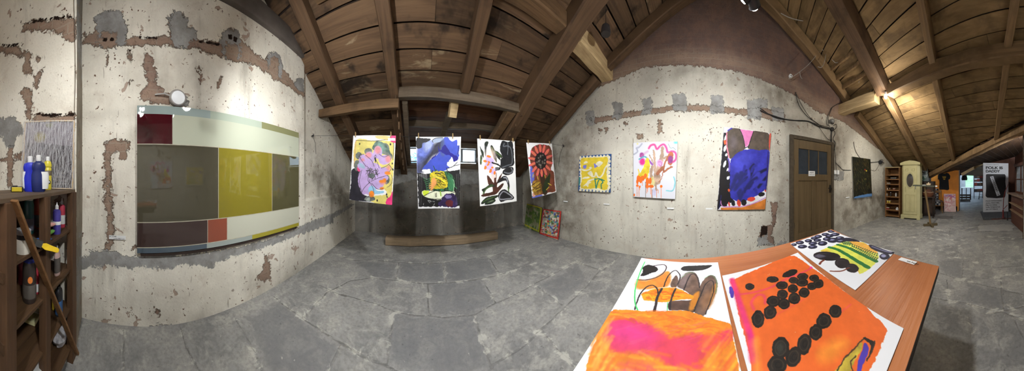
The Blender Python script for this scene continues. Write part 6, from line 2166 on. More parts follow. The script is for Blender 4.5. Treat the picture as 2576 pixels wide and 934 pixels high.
def spot_head(root, at, aim, power, spot, size=1.0, rad=.03):
    at, aim = Vector(at), Vector(aim).normalized()
    R = aim.to_track_quat('Z', 'Y').to_matrix()
    can = MB().lathe([(.012 * size, -.10 * size), (.028 * size, -.09 * size), (.036 * size, 0), (.038 * size, 0), (.034 * size, -.004), (.026 * size, -.08 * size)], at, 20, R)
    can.build('lamp_can', M_CAN, root, 40)
    MB().lathe([(.012 * size, -.06 * size), (.026 * size, -.03 * size), (.030 * size, -.005 * size), (.02 * size, .012 * size), (.0, .018 * size)], at, 18, R).build('bulb', M_GLOW, root, 60)
    lamp_light('lamp_light', root, at + aim * .04 * size, power, rad, spot=spot, aim=aim)


def pole(root, top, bottom, name='cord', r=.004): MB().tube([top, bottom], r, 6).build(name, M_BLACK, root)


# twin head above the table
tp = Vector((.98, -.33, 2.325))
root = thing('spot_lamp', 'twin spot lamp hanging over the table at the top of the picture', 'lamp', tp)
MB().box((0, 0, .12), (.16, .02, .02)).build('bar', M_CAN, root, bevel=.003)
pole(root, (0, 0, 1.75), (0, 0, .13))
for dx_, aim in ((-.04, (.9, .55, -.32)), (.04, (.9, -.6, -.35))):
    p_ = Vector((dx_ * .3, dx_ * -.95, .02))
    MB().tube([p_ + Vector((0, 0, .1)), p_ + Vector((0, 0, .03))], .005, 6).build('stem', M_CAN, root)
    spot_head(root, p_, aim, LAMP_TABLE, 160)
# twin head beside the left wall
root = thing('spot_lamp', 'twin spot lamp by the left wall that lights the hanging papers', 'lamp', (-.66, .19, 2.16))
MB().box((0, 0, .12), (.03, .5, .03)).build('bar', M_CAN, root, bevel=.003)
pole(root, (0, 0, 1.80), (0, 0, .13))
for dy_, aim in ((-.21, (-.5, -.45, .3)), (.21, (.1, 1, -.25))):
    MB().tube([(0, dy_, .11), (0, dy_, .03)], .006, 6).build('stem', M_CAN, root)
    spot_head(root, (0, dy_, 0), aim, LAMP_WALL * (1.0 if dy_ > 0 else .17), 168, 1.0, .014)
# bare bulb at the cut purlin
p_ = at_plane(2228, 243, (1.52, -3.02, 0), Vector((1.52, -3.02, 0)).normalized())
root = thing('bare_bulb', 'lit bare bulb at the sawn-off beam stub under the rear roof', 'lamp', p_)
vs = MB().lathe([(.001, -.045), (.02, -.04), (.032, -.015), (.03, .005), (.016, .035), (.012, .04)], (0, 0, 0), 20)
vs.build('bulb', M_GLOW, root, 60)
MB().lathe([(.016, .036), (.02, .04), (.02, .085), (.008, .09)], (0, 0, 0), 14).build('socket', M_WHITE, root, 40)
MB().tube([(0, 0, .09), (.02, .0, .16), (.05, -.01, .22)], .004, 6).build('cord', M_BLACK, root)
lamp_light('lamp_light', root, (-.03, .0, -.12), LAMP_BULB, .04, (1, .93, .80))
lamp_light('lamp_light', root, (-.03, -.06, -.08), LAMP_BULB * 3.6, .04, (1, .95, .84), spot=165, aim=(-.25, -.75, -.75))
# added fill lamp, unseen: shaded, hanging over the middle of the room
root = thing('pendant_lamp', 'added fill lamp with a wide shade hanging unseen above the photographer', 'lamp', (.72, -.02, 2.9))
MB().lathe([(.05, .12), (.07, .11), (.20, .0), (.205, .0), (.075, .118), (.05, .13)], (0, 0, 0), 24).build('lamp_shade', M_CAN, root, 40)  # shade and bulb of the added fill lamp
MB().lathe([(.001, -.05), (.03, -.04), (.045, -.01), (.03, .04), (.02, .08)], (0, 0, 0), 18).build('bulb', M_GLOW, root, 60)
MB().tube([(0, 0, .12), (0, 0, .75)], .005, 6).build('cord', M_BLACK, root)
lamp_light('lamp_light', root, (0, 0, -.10), FILL_OVERHEAD, .05, spot=172, aim=(0, 0, -1))

root = thing('pendant_lamp', 'second added fill lamp, shaded, over the front of the room, above the picture', 'lamp', (.72, .95, 3.0))  # unseen lamp added to brighten the lower left wall
MB().lathe([(.05, .12), (.07, .11), (.20, .0), (.205, .0), (.075, .118), (.05, .13)], (0, 0, 0), 24).build('lamp_shade', M_CAN, root, 40)  # shade and bulb of the second added fill lamp
MB().lathe([(.001, -.05), (.03, -.04), (.045, -.01), (.03, .04), (.02, .08)], (0, 0, 0), 18).build('bulb', M_GLOW, root, 60)
MB().tube([(0, 0, .12), (0, 0, .5)], .005, 6).build('cord', M_BLACK, root)
lamp_light('lamp_light', root, (0, 0, -.10), FILL_FRONT, .09, spot=172, aim=(0, 0, -1))

# added fill lamp, unseen: on the wing wall behind the photographer
root = thing('wall_lamp', 'added globe fill lamp on the wing wall beyond the right edge of the picture', 'lamp', (-1.72, -3.78, 2.1))
MB().lathe([(.001, -.07), (.04, -.06), (.07, -.02), (.06, .04), (.03, .07)], (0, 0, 0), 18).build('added_globe', M_GLOW, root, 60)
MB().tube([(0, 0, .07), (0, 0, .12), (0, .15, .12)], .01, 8).build('added_bracket', M_BLACK, root)
lamp_light('lamp_light', root, (.10, -.08, -.08), FILL_WING, .06, spot=170, aim=(.5, -.8, -.3))

# bulkhead lamp with wire basket, on the wall over the junction box
p_ = at_x(2096, 305, XR - .04)
root = thing('wall_lamp', 'unlit glass bulkhead lamp on the right wall above the cable box', 'lamp', p_)
MB().lathe([(.05, -.05), (.055, -.03), (.03, -.02)], (.0, 0, 0), 16, Matrix.Rotation(math.radians(-70), 3, 'Y')).build('base', M_CAN, root, 40)
t = NT('dusty_lamp_glass')
t.b.inputs['Transmission Weight'].default_value = .7
M_LGL = t.out((.6, .58, .55, 1), .2)
MB().lathe([(.045, 0), (.05, .03), (.042, .08), (.02, .11), (.0, .115)], (-.01, 0, 0), 18, Matrix.Rotation(math.radians(-100), 3, 'X')).build('glass_dome', M_LGL, root, 60)
p_ = at_x(2215, 408, XR - .05)
root = thing('wall_lamp', 'unlit caged bulkhead lamp on the right wall above the open shelf', 'lamp', p_)
Mq = Matrix.Rotation(math.radians(60), 3, 'X')
MB().lathe([(.06, -.06), (.07, -.03), (.07, 0), (.05, .01)], (0, 0, 0), 16, Mq).build('base', M_CAN, root, 40)
MB().lathe([(.055, 0), (.06, .05), (.05, .12), (.02, .16), (.0, .165)], (0, 0, 0), 18, Mq).build('glass_dome', M_LGL, root, 60)
for i in range(6):
    a_ = i * math.pi / 3
    MB().tube([Mq @ Vector((.066 * math.cos(a_), .066 * math.sin(a_), 0)), Mq @ Vector((.068 * math.cos(a_), .068 * math.sin(a_), .08)), Mq @ Vector((.03 * math.cos(a_), .03 * math.sin(a_), .17))], .003, 6).build('cage_bar', M_STEEL, root)

# hanging lamp shade seen dark against the gable boards
p_ = at_plane(1524, 76, (1.9, .85, 0), Vector((1.9, .85, 0)).normalized())
root = thing('pendant_lamp', 'small dark pendant lamp hanging in front of the gable boards', 'lamp', p_)
MB().lathe([(.055, -.05), (.06, -.02), (.05, .04), (.02, .06), (.012, .08)], (0, 0, 0), 18).build('lamp_shade', plain('dark_shade', (40, 36, 36), .5), root, 40)
MB().tube([(0, 0, .08), (0, 0, .25)], .003, 6).build('cord', M_BLACK, root)

# ------------------------------------------------------------------ cables on the right wall


def wx(pts, off=.012, X=XR): return [at_x(a, b, X - off) for a, b in pts]


def smooth3(pts, n=6):
    return [Vector(p) for p in smooth_pts([tuple(p) for p in pts], n)]


def cable(pts, r, mat, label, name='cable', cat='cable', group=None):
    o = MB().tube(smooth3(pts), r, 6).build(name, mat, smooth=60)
    return tag(o, label, cat, group)


f4 = lambda *p: crop(p, 2040, 270, .21413)
M_CBL = plain('dark_cable', (40, 38, 38), .6)
p_ = at_x(*f4((250, 258))[0], XR - .02)
root = thing('junction_box', 'black round cable box on the right wall right of the door', 'junction box', p_)
MB().lathe([(.05, -.02), (.052, .012), (.045, .02), (.0, .022)], (0, 0, 0), 8, Matrix.Rotation(math.radians(-90), 3, 'Y')).build('body', M_BLACK, root)
for i in range(3): MB().tube([(-.0, .03 * math.cos(i * 2.1), .03 * math.sin(i * 2.1)), (-.03, .03 * math.cos(i * 2.1), .03 * math.sin(i * 2.1))], .008, 8).build('screw', M_CAN, root)
cab = [([(1912, 278), (1935, 288), (1975, 300), (2010, 304), (2035, 306), (2060, 318), (2090, 324)], .010, 'thick black cable running from the cement patch to the cable box'),
       ([(1912, 272), (1950, 296), (1990, 302), (2030, 304), (2050, 311), (2088, 322)], .006, 'thin black cable beside the thick one from the cement patch'),
       ([(2001, 232), (2010, 265), (2030, 292), (2050, 306), (2070, 320), (2090, 325)], .007, 'black cable dropping from the dark gable to the cable box'),
       ([(2004, 238), (2020, 270), (2038, 296), (2060, 314)], .005, 'thin black cable beside the one dropping from the gable'),
       (f4((215, 215), (185, 200), (190, 130), (220, 60), (245, 5), (330, -45)), .006, 'black cable looping up from the cable box to the beam stub'),
       (f4((225, 230), (205, 200), (205, 130), (235, 40), (250, 0)), .005, 'second thin black cable looping up towards the beam stub'),
       (f4((265, 215), (295, 200), (300, 235), (280, 262)), .006, 'small cable loop right of the cable box'),
       (f4((245, 285), (240, 370), (248, 500), (255, 640), (258, 740)), .012, 'thick black cable running down from the cable box to the socket'),
       (f4((275, 275), (285, 310), (262, 370), (285, 440), (270, 520), (270, 640), (272, 740)), .006, 'wavy black cable right of the thick downward one'),
       (f4((262, 380), (290, 420), (278, 460), (290, 600), (298, 740)), .005, 'outermost thin cable of the downward bundle'),
       (f4((95, 235), (140, 300), (200, 375), (250, 380)), .005, 'thin cable sagging left of the cable box above the door'),
       (f4((290, 650), (340, 700), (380, 735), (470, 740)), .006, 'cable from the bundle to behind the near-black canvas'),
       (crop([(426, 190), (470, 188), (520, 182), (560, 195)], 2080, 360, .25694), .009, 'cable from the near-black canvas to the caged lamp'),
       (crop([(430, 262), (470, 272), (495, 245), (515, 200)], 2080, 360, .25694), .004, 'thin drooping wire right of the near-black canvas'),
       (crop([(262, -10), (275, 60), (300, 110), (325, 145)], 2080, 360, .25694), .006, 'cable hanging down to the top of the near-black canvas')]
for pts, r, lb in cab: cable(wx(pts, .012 + r), r, M_CBL, lb, group='cables on the right wall')
p_ = at_x(*f4((290, 765))[0], XR - .02)
root = thing('wall_socket', 'white double socket box at the foot of the cable bundle', 'socket', p_)
MB().box((0, .03, 0), (.05, .075, .09)).build('body', M_WHITE, root, bevel=.006)
MB().box((-.01, -.065, .0), (.05, .06, .10)).build('switch', M_WHITE, root, bevel=.006)
# white flex looping on the gable timbers
M_FLEX = plain('pale_flex', (150, 142, 134), .6)


def gx(pts, X): return [at_x(1850 + a * .36397, b * .36397, X) for a, b in pts]


flex = [([(315, 92), (370, 120), (430, 138), (500, 150), (570, 166)], 2.45, 'pale flex hanging loosely across the gable, highest of the loops'),
        ([(370, 545), (440, 500), (520, 430), (595, 335)], 2.6, 'pale flex rising from the small white socket on the gable'),
        ([(445, 498), (450, 530), (462, 548)], 2.6, 'short pale flex tail hanging at the gable socket'),
        ([(658, 272), (660, 320), (640, 355), (600, 345)], 2.5, 'pale flex loop beside the gable rafter, upper left of the pair'),
        ([(628, 365), (615, 430), (595, 465), (570, 462)], 2.5, 'pale flex loop beside the gable rafter, lower left of the pair'),
        ([(725, 345), (722, 410), (695, 435), (668, 412)], 2.35, 'pale flex loop hanging from the boards, right of the rafter'),
        ([(728, 345), (748, 400), (757, 485)], 2.35, 'straight pale flex hanging from the boards'),
        ([(820, 440), (850, 500), (860, 540), (852, 572)], 2.15, 'pale flex drooping above the beam stub, leftmost there'),
        ([(895, 515), (925, 570), (915, 618)], 2.05, 'pale flex drooping above the beam stub, second from the bulb'),
        ([(935, 550), (950, 600), (930, 640)], 1.98, 'pale flex drooping right above the beam stub beside the bulb')]
for pts, X, lb in flex: cable(gx(pts, X), .0065, M_FLEX, lb, group='pale flex loops')
p_ = gx([(378, 530)], 2.74)[0]
root = thing('gable_socket', 'small white socket on the dark gable', 'socket', p_)
Mq = Matrix.Rotation(math.radians(-90), 3, 'Y')
MB().lathe([(.034, 0), (.036, .03), (.03, .036), (0, .036)], (0, 0, 0), 14, Mq).build('body', M_WHITE, root, 40)
MB().lathe([(.012, .034), (.01, .04), (0, .04)], (0, 0, 0), 10, Mq).build('opening', M_BLACK, root)
# ------------------------------------------------------------------ back of the attic
F1 = lambda a, b: (2280 + a * .23549, 380 + b * .23549)
FWc = lambda a, b: (2080 + a * .25694, 360 + b * .25694)
M_CREAM = plain('cream_paint', (190, 182, 136), .45, var=.06, scale=5)
M_CREAM2 = plain('cream_paint_shade', (176, 168, 124), .5, var=.06)
# cream wardrobe: front plane Y = -5.35
WX0, WX1, WYf = 1.50, 2.12, -5.35
root = thing('wardrobe', 'cream painted wardrobe with an oval mirror in its door', 'wardrobe', ((WX0 + WX1) / 2, WYf - .17, 0), math.pi)
# local axes: +y faces away from the viewer's wall, local -x = photo right
hw = (WX1 - WX0) / 2
Hh = 1.76
Rz = 1


def wsp(lo, hi, mb=None): return (mb or MB()).span(lo, hi)


D = .17                                  # half depth; local front is y = -D (rotated by 180 deg it faces +Y)
mb = MB()
c_ = .07
body = [(-hw, D), (-hw, -D + c_), (-hw + c_, -D), (hw - c_, -D), (hw, -D + c_), (hw, D)]
mb.prism([(x, y, .07) for x, y in reversed(body)], (0, 0, Hh - .07))
mb.build('body', M_CREAM, root, bevel=.004)
mb = MB()
arch = [(-hw - .03, 0), (hw + .03, 0), (hw + .03, .07), (hw * .6, .12), (0, .145), (-hw * .6, .12), (-hw - .03, .07)]
mb.prism([(x, -D - .03, Hh + z) for x, z in arch], (0, .05, 0))
mb.span((-hw - .03, -D + .02, Hh), (hw + .03, D, Hh + .05))
for i in range(17): mb.box((-hw + .03 + i * (2 * hw - .06) / 16, -D - .032, Hh + .025), (.018, .012, .03))
mb.build('cornice', M_CREAM, root)
mb = MB()
mb.span((-hw - .015, -D - .02, .04), (hw + .015, D, .14))
for x in (-hw + .04, hw - .04): mb.span((x - .055, -D - .02, 0), (x + .055, -D + .06, .05)); mb.span((x - .055, D - .08, 0), (x + .055, D, .05))
mb.build('plinth', M_CREAM, root, bevel=.004)
dw = hw - .085
dr_ = MB()
dr_.span((-dw, -D - .022, .17), (dw, -D - .0, Hh - .04))
d_o = dr_.build('door', M_CREAM, root, bevel=.003)
for (a, z0, b, z1_) in ((-dw + .07, .25, -.02, .80), (.02, .25, dw - .07, .80), (-dw + .07, .88, -.16, 1.06), (.16, .88, dw - .07, 1.06), (-dw + .07, 1.56, -.06, 1.64), (.06, 1.56, dw - .07, 1.64)):
    q = MB()
    for lo, hi in (((a, z0), (b, z0 + .012)), ((a, z1_ - .012), (b, z1_)), ((a, z0), (a + .012, z1_)), ((b - .012, z0), (b, z1_))): q.span((lo[0], -D - .028, lo[1]), (hi[0], -D - .021, hi[1]))
    q.build('moulding', M_CREAM2, d_o)
Mr = Matrix.Rotation(math.radians(90), 3, 'X')
el = MB()
n = 36
vs = []
for i in range(n):
    a = 2 * math.pi * i / n
    for s, y in ((1.0, -D - .022), (1.0, -D - .036), (.8, -D - .036), (.8, -D - .026)):
        vs.append(((.145 * s) * math.cos(a), y, 1.26 + (.27 * s) * math.sin(a)))
fs = []
for i in range(n):
    j = (i + 1) % n
    for k_ in range(3): fs.append((i * 4 + k_, i * 4 + k_ + 1, j * 4 + k_ + 1, j * 4 + k_))
el.add(vs, fs).build('mirror_frame', M_CREAM2, d_o, 40)
el = MB()
el.prism([(.118 * math.cos(2 * math.pi * i / n), -D - .026, 1.26 + .22 * math.sin(2 * math.pi * i / n)) for i in range(n)], (0, .003, 0))
t = NT('old_mirror')
el.build('mirror', t.out((.55, .57, .6, 1), .12, metal=1.0), d_o)
q = MB().span((dw - .05, -D - .028, .98), (dw - .025, -D - .021, 1.08))
q.build('keyhole_plate', M_STEEL, d_o)
# rotate so that the door faces +Y (local -y -> world +Y after pi)

# open shelf beside it, front plane Y = -5.36
M_OS = wood('open_shelf_wood', (120, 84, 52), (142, 104, 66), (80, 54, 34), (.06, 1, 1), .6, .0, .3, use_obj=True)
SX0, SX1 = 2.19, 2.72
sxc = (SX0 + SX1) / 2
root = thing('open_shelf', 'tall brown open shelf of small things between the wall and the cream wardrobe', 'shelf', (sxc, -5.56, 0))
sw = (SX1 - SX0) / 2
zs = [at_y(*FWc(630, y), -5.36).z for y in (710, 655, 590, 525, 460, 402, 352, 310, 236)]
for x in (-sw + .01, sw - .01): MB().span((x - .012, -.2, 0), (x + .012, .2, zs[-1])).build('side_panel', M_OS, root)
MB().span((-sw, -.2, 0), (sw, -.185, zs[-1])).build('back_panel', M_OS, root)
for i, z in enumerate(zs[:-1]): MB().span((-sw + .02, -.19, z - .03), (sw - .02, .2, z)).build('shelf_board', M_OS, root)
MB().span((-sw - .01, -.2, zs[-1] - .02), (sw + .01, .21, zs[-1])).build('top_board', plain('pale_shelf_top', (176, 156, 116), .6), root)
small = [(600, 4 - 1, 'yellow', (206, 176, 60), 'box', 'two-tone yellow box', .10, .07), (590, 5, 'red', (150, 50, 44), 'box', '', .0, .0)]


def onshelf(px_, lvl, name, label, cat, col, w, h, kind='box', dx=0, grp='small things on the open shelf'):
    x = at_y(*FWc(px_, 500), -5.40).x
    root = thing(name, label, cat, (x, -5.44, zs[lvl]), 0, grp)
    m = plain('small_%d_%d_%d' % col, col, .5)
    if kind == 'box':
        MB().span((-w / 2, -.03, 0), (w / 2, .03, h)).build('body', m, root, bevel=.003)
        MB().span((-w / 2 - .002, -.032, h * .8), (w / 2 + .002, .032, h + .003)).build('lid', plain('small_lid', (190, 180, 160), .5), root)
    else:
        MB().lathe([(w * .46, 0), (w / 2, .004), (w / 2, h * .7), (w * .25, h * .8), (w * .25, h)], (0, 0, 0), 12).build('body', m, root, 40)
        MB().lathe([(w * .28, h * .88), (w * .28, h + .006), (0, h + .007)], (0, 0, 0), 12).build('cap', M_WHITE, root, 40)


onshelf(593, 2, 'small_box', 'left of the two yellow boxes on the open shelf', 'box', (206, 176, 60), .055, .075)
onshelf(612, 2, 'small_box', 'right of the two yellow boxes on the open shelf', 'box', (196, 170, 70), .05, .075)
onshelf(590, 1, 'small_box', 'dark red box on the second lowest board of the open shelf', 'box', (120, 40, 40), .12, .06)
onshelf(684, 1, 'small_jar', 'white pot on the second lowest board of the open shelf', 'pot', (206, 206, 206), .10, .08, 'jar')
onshelf(672, 3, 'small_jar', 'white bottle on the middle board of the open shelf', 'bottle', (206, 210, 214), .05, .12, 'jar')
onshelf(584, 3, 'small_jar', 'clear grey bottle at the left of the middle shelf board', 'bottle', (130, 130, 126), .05, .08, 'jar')
onshelf(620, 3, 'small_jar', 'dark bottle on the middle board of the open shelf', 'bottle', (56, 50, 46), .05, .13, 'jar')
onshelf(588, 4, 'small_jar', 'small pale pot at the left of the fourth open shelf board from the top', 'pot', (190, 170, 140), .045, .05, 'jar')
onshelf(612, 4, 'small_jar', 'small brown pot on the fourth board from the top of the open shelf', 'pot', (140, 96, 70), .045, .06, 'jar')
onshelf(655, 4, 'small_box', 'small red brown box on the fourth board from the top of the open shelf', 'box', (130, 70, 56), .07, .05)
onshelf(600, 5, 'small_box', 'flat grey box on the third board from the top of the open shelf', 'box', (110, 106, 100), .12, .035)
onshelf(650, 6, 'small_box', 'flat blue-black box on the second board from the top of the open shelf', 'box', (44, 50, 66), .2, .04)

# T-shaped wooden stand with tray
bp = at_z(*F1(258, 800), 0)
M_STD = wood('stand_wood', (110, 88, 56), (130, 106, 70), (80, 62, 40), (1, 1, .06), .6, .0, .3, use_obj=True)
M_GRN = plain('grey_green_tray', (74, 78, 66), .6)
root = thing('wooden_stand', 'wooden T-shaped stand with a crossed foot on the flagstones', 'stand', bp)
tpx = at_y(*F1(195, 372), bp.y)
MB().beam(Vector((0, 0, .05)), tpx - bp, .05, .035, (0, 1, 0), .002).build('post', M_STD, root, bevel=.002)
for a_ in (.5, 2.1): MB().box((0, 0, .03), (.40, .06, .06), Matrix.Rotation(a_, 3, 'Z')).build('foot', plain('foot_wood', (84, 72, 48), .7), root, bevel=.005)
l_, r_ = at_y(*F1(82, 366), bp.y), at_y(*F1(308, 376), bp.y)
zt_ = (tpx.z)
mb = MB()
mb.prism([l_ - bp + Vector((0, -.14, -.02)), r_ - bp + Vector((0, -.14, -.02)), r_ - bp + Vector((0, .14, -.02)), l_ - bp + Vector((0, .14, -.02))], (0, 0, .03))
mb.build('tray', M_GRN, root, bevel=.003)
ttop = (l_.z + r_.z) / 2 + .012
cp = at_y(*F1(237, 350), bp.y + .0)
cp.z = l_.lerp(r_, .68).z + .0105
root = thing('cup', 'cream lidded cup standing on the wooden stand', 'cup', cp)
MB().lathe([(.045, 0), (.062, .01), (.066, .05), (.060, .055), (.02, .06), (.016, .085), (.0, .09)], (0, 0, 0), 20).build('body', plain('cream_ceramic', (206, 184, 152), .4), root, 40)
MB().lathe([(.066, .048), (.069, .052), (.066, .056)], (0, 0, 0), 20).build('rim', plain('cream_ceramic', (206, 184, 152), .4), root)
p_ = l_.lerp(r_, .5) + Vector((0, .02, .0115))
o = MB().span(p_ + Vector((-.05, -.03, 0)), p_ + Vector((.05, .03, .012))).build('folded_note', M_WHITE, loc=p_)
tag(o, 'white folded note lying beside the cup on the wooden stand', 'paper')
p_ = at_y(*F1(320, 377), bp.y + .1)
o = MB().prism([p_ + Vector((-.027, 0, -.018)), p_ + Vector((.027, 0, -.018)), p_ + Vector((.027, 0, .018)), p_ + Vector((-.027, 0, .018))], (0, .004, 0)).build('card', M_WHITE, loc=p_)
tag(o, 'small white card clipped to the right end of the stand tray', 'card')
for_o = o
# dark cabinet behind, painting on it
Yc = -6.0
a, b = at_y(*F1(140, 400), Yc), at_y(*F1(290, 400), Yc)
root = thing('low_cabinet', 'dark cabinet standing behind the wooden stand', 'cabinet', ((a.x + b.x) / 2, Yc - .2, 0))
cw_ = abs(a.x - b.x) / 2
zc = at_y(*F1(150, 325), Yc).z
M_DK = plain('dark_brown_wood', (48, 36, 28), .6, var=.2)
MB().span((-cw_, -.2, 0), (cw_, .2, zc)).build('body', M_DK, root, bevel=.006)
for s in (-1, 1): MB().span((s * cw_ * .5 - cw_ * .44, .2, .1), (s * cw_ * .5 + cw_ * .44, .215, zc - .1)).build('door', plain('dark_brown_door', (60, 44, 34), .6), root, bevel=.004)
k = Canvas([at_y(*F1(x, y), Yc + d) for x, y, d in ((108, 138, -.05), (220, 137, -.05), (240, 324, .05), (125, 324, .05))], 90, 130, (92, 100, 100), 401, (2280, 380, .23549), lambda x, y: at_y(x, y, Yc))
k.q[2].z = k.q[3].z = zc + .004
for e in ((170, 180, 30, 40), (200, 250, 20, 40), (150, 220, 16, 50)): k.ring(*e, 9, (176, 182, 180), soft=3)
for e in ((180, 170, 24, 20), (160, 240, 20, 18), (200, 280, 14, 14)): k.ell(*e, (120, 128, 126), soft=4)
k.ell(180, 295, 30, 20, (56, 84, 66), soft=4)
k.scrib(175, 230, 50, 90, 30, 5, [(40, 44, 46), (170, 176, 174), (70, 76, 76)], L=.3)
tag(k.mesh('canvas', M_CANVAS, .02), 'grey misty painting leaning on the dark cabinet beside the wardrobe', 'painting')
# brown bag on a small table
Yb = -5.84
a, b = at_y(*F1(165, 430), Yb), at_y(*F1(300, 430), Yb)
z_ = at_y(*F1(230, 490), Yb).z
root = thing('side_table', 'small dark side table behind the wooden stand', 'table', ((a.x + b.x) / 2, Yb - .0, 0))
tw = abs(a.x - b.x) / 2
MB().span((-tw, -.13, z_ - .03), (tw, .13, z_)).build('tabletop', M_DK, root, bevel=.004)
for s in (-1, 1):
    for s2 in (-1, 1): MB().span((s * (tw - .03) - .015, s2 * .11 - .015, 0), (s * (tw - .03) + .015, s2 * .11 + .015, z_ - .03)).build('leg', M_DK, root)
root = thing('basket', 'brown leather basket with pale edges on the small dark table', 'basket', ((a.x + b.x) / 2, Yb, z_ + .001))
MB().lathe([(tw * .6, 0), (tw * .85, .08), (tw * .9, .16), (tw * .86, .16), (tw * .8, .09), (tw * .5, .01)], (0, 0, 0), 16, sy=.7).build('body', plain('brown_leather', (104, 62, 40), .6, var=.2), root, 40)
MB().lathe([(tw * .7, .14), (tw * .6, .20), (tw * .3, .25), (.0, .26)], (0, 0, 0), 14, sy=.7).build('lid', plain('brown_leather_lid', (92, 58, 42), .7, var=.25), root, 40)
MB().tube([(tw * .9 * math.cos(q), tw * .63 * math.sin(q), .16 + .006 * math.sin(5 * q)) for q in [i * .3307 for i in range(20)]], .007, 6).build('rim', plain('pale_rim', (180, 160, 130), .6), root)
# chair with plaid blanket
cb = at_z(*F1(330, 640), 0)
root = thing('chair', 'wooden chair with a chequered blanket beside the orange panel', 'chair', (at_y(*F1(330, 640), -6.72).x, -6.72, 0), .3)
M_CH = plain('chair_wood', (130, 96, 56), .6)
MB().span((-.21, -.2, .42), (.21, .2, .46)).build('seat', plain('chair_seat', (74, 50, 36), .6), root, bevel=.006)
for x in (-.18, .18):
    for y in (-.17, .17): MB().tube([(x, y, 0), (x * .95, y * .95, .43)], .017, 8).build('leg', M_CH, root)
for x in (-.18, .18): MB().tube([(x, -.18, .44), (x, -.22, .86)], .016, 8).build('back_post', M_CH, root)
MB().box((0, -.21, .8), (.36, .02, .1)).build('backrest', M_CH, root, bevel=.004)
t = NT('chequered_wool')
ck = t.new('ShaderNodeTexChecker')
t.l.new(t.P(), ck.inputs['Vector']); ck.inputs['Scale'].default_value = 13
ck.inputs['Color1'].default_value = rgb(36, 36, 40); ck.inputs['Color2'].default_value = rgb(184, 182, 178)
M_PLAID = t.out(t.mix(t.step(t.noise(t.P(), 14, 3), .4, .6, 0, .6), ck.outputs['Color'], rgb(60, 64, 74)), .9)
vs, fs = [], []
nu, nv = 22, 34
path = [(.20, .30), (.21, .44), (.16, .478), (-.10, .478), (-.19, .50), (-.235, .70), (-.25, .88), (-.27, .885), (-.285, .70), (-.29, .52)]
pp = smooth_pts(path, 5)
for i in range(len(pp)):
    for j in range(nu):
        u = j / (nu - 1)
        wv = mnoise.noise(Vector((u * 6, i * .18, 2))) * .028 + mnoise.noise(Vector((u * 14, i * .3, 5))) * .01
        sag = -.10 * max(0, (u - .75) * 4) ** 1.5
        x = -.08 + .34 * u
        vs.append((x + wv, pp[i][0] + abs(wv) * (1 if i < 22 else -.3), pp[i][1] + abs(wv) * .7 + sag * (1 if i < 20 else .3)))
for i in range(len(pp) - 1):
    for j in range(nu - 1): fs.append((i * nu + j, i * nu + j + 1, (i + 1) * nu + j + 1, (i + 1) * nu + j))
o = MB().add(vs, fs).build('blanket', M_PLAID, None, 180)
o.matrix_world = root.matrix_basis.copy()
o.location = root.location
o.rotation_euler = (0, 0, .3)
m_ = o.modifiers.new('thickness', 'SOLIDIFY'); m_.thickness = .008
tag(o, 'black, grey and white chequered blanket thrown over the chair', 'blanket')

# orange panel with shirt
Yo = -7.12
a, b = at_y(*F1(265, 210), Yo), at_y(*F1(560, 212), Yo)
zb_o = at_y(*F1(400, 590), Yo).z
pcx = (a.x + b.x) / 2
root = thing('display_panel', 'orange ochre display panel on short legs at the back', 'panel', (pcx, Yo, 0))
pw = abs(a.x - b.x) / 2
MB().span((-pw, -.02, zb_o), (pw, .02, a.z)).build('board', plain('ochre_board', (204, 124, 36), .6, var=.1, scale=5), root, bevel=.003)
for x in (-pw + .03, pw - .03): MB().span((x - .025, -.02, 0), (x + .025, .04, zb_o + .1)).build('leg', plain('ochre_leg', (186, 128, 56), .6), root)
Ysh = Yo + .03
sh = [(338, 262), (350, 240), (382, 234), (395, 242), (415, 243), (430, 234), (452, 240), (470, 265), (466, 300), (450, 308), (458, 410), (440, 418), (400, 412), (352, 412), (356, 330), (354, 308), (338, 302)]
P = [at_y(*F1(*q), Ysh) for q in sh]
cn = sum(P, Vector()) / len(P)
mb = MB()
mb.prism(P, (0, .018, 0))
o = mb.build('t_shirt', plain('black_cotton', (22, 21, 22), .9), loc=cn, bevel=.006)
tag(o, 'black t-shirt with a small yellow print hung on the orange panel', 't-shirt')
pr = MB()
for y, x0, x1 in ((272, 384, 426), (282, 388, 424), (292, 392, 418), (302, 396, 416)):
    n_ = 5
    for i in range(n_):
        xa = x0 + (x1 - x0) * i / n_; xb = x0 + (x1 - x0) * (i + .7) / n_
        pr.prism([at_y(*F1(*q), Ysh + .0195) - cn for q in ((xa, y + 7), (xb, y + 7), (xb, y), (xa, y))], (0, .001, 0))
pr.build('print', plain('yellow_print', (190, 150, 50), .7), o)
# pink-white sheet leaning on the panel
q = [at_y(*F1(x, y), Yo + d) for x, y, d in ((400, 458, .05), (526, 459, .05), (530, 640, .22), (402, 634, .22))]
q[2].z = q[3].z = .004
k = Canvas(q, 110, 150, (206, 176, 170), 402, (2280, 380, .23549), lambda x, y: at_y(x, y, Yo + .12))
k.scrib(468, 500, 60, 30, 30, 8, [(196, 96, 120), (160, 120, 176), (210, 130, 120), (226, 200, 196)], L=.5, soft=3)
k.scrib(450, 570, 50, 60, 24, 10, [(216, 190, 184), (200, 150, 150), (226, 206, 200)], L=.6, soft=4)
k.line([(415, 545), (440, 548), (460, 552)], 5, (204, 90, 100), soft=2)
k.line([(418, 480), (450, 470), (490, 485), (520, 500)], 8, (150, 100, 160), soft=3)
tag(k.mesh('canvas', M_CANVAS, .015), 'pale pink painting leaning on the floor against the orange panel', 'painting')

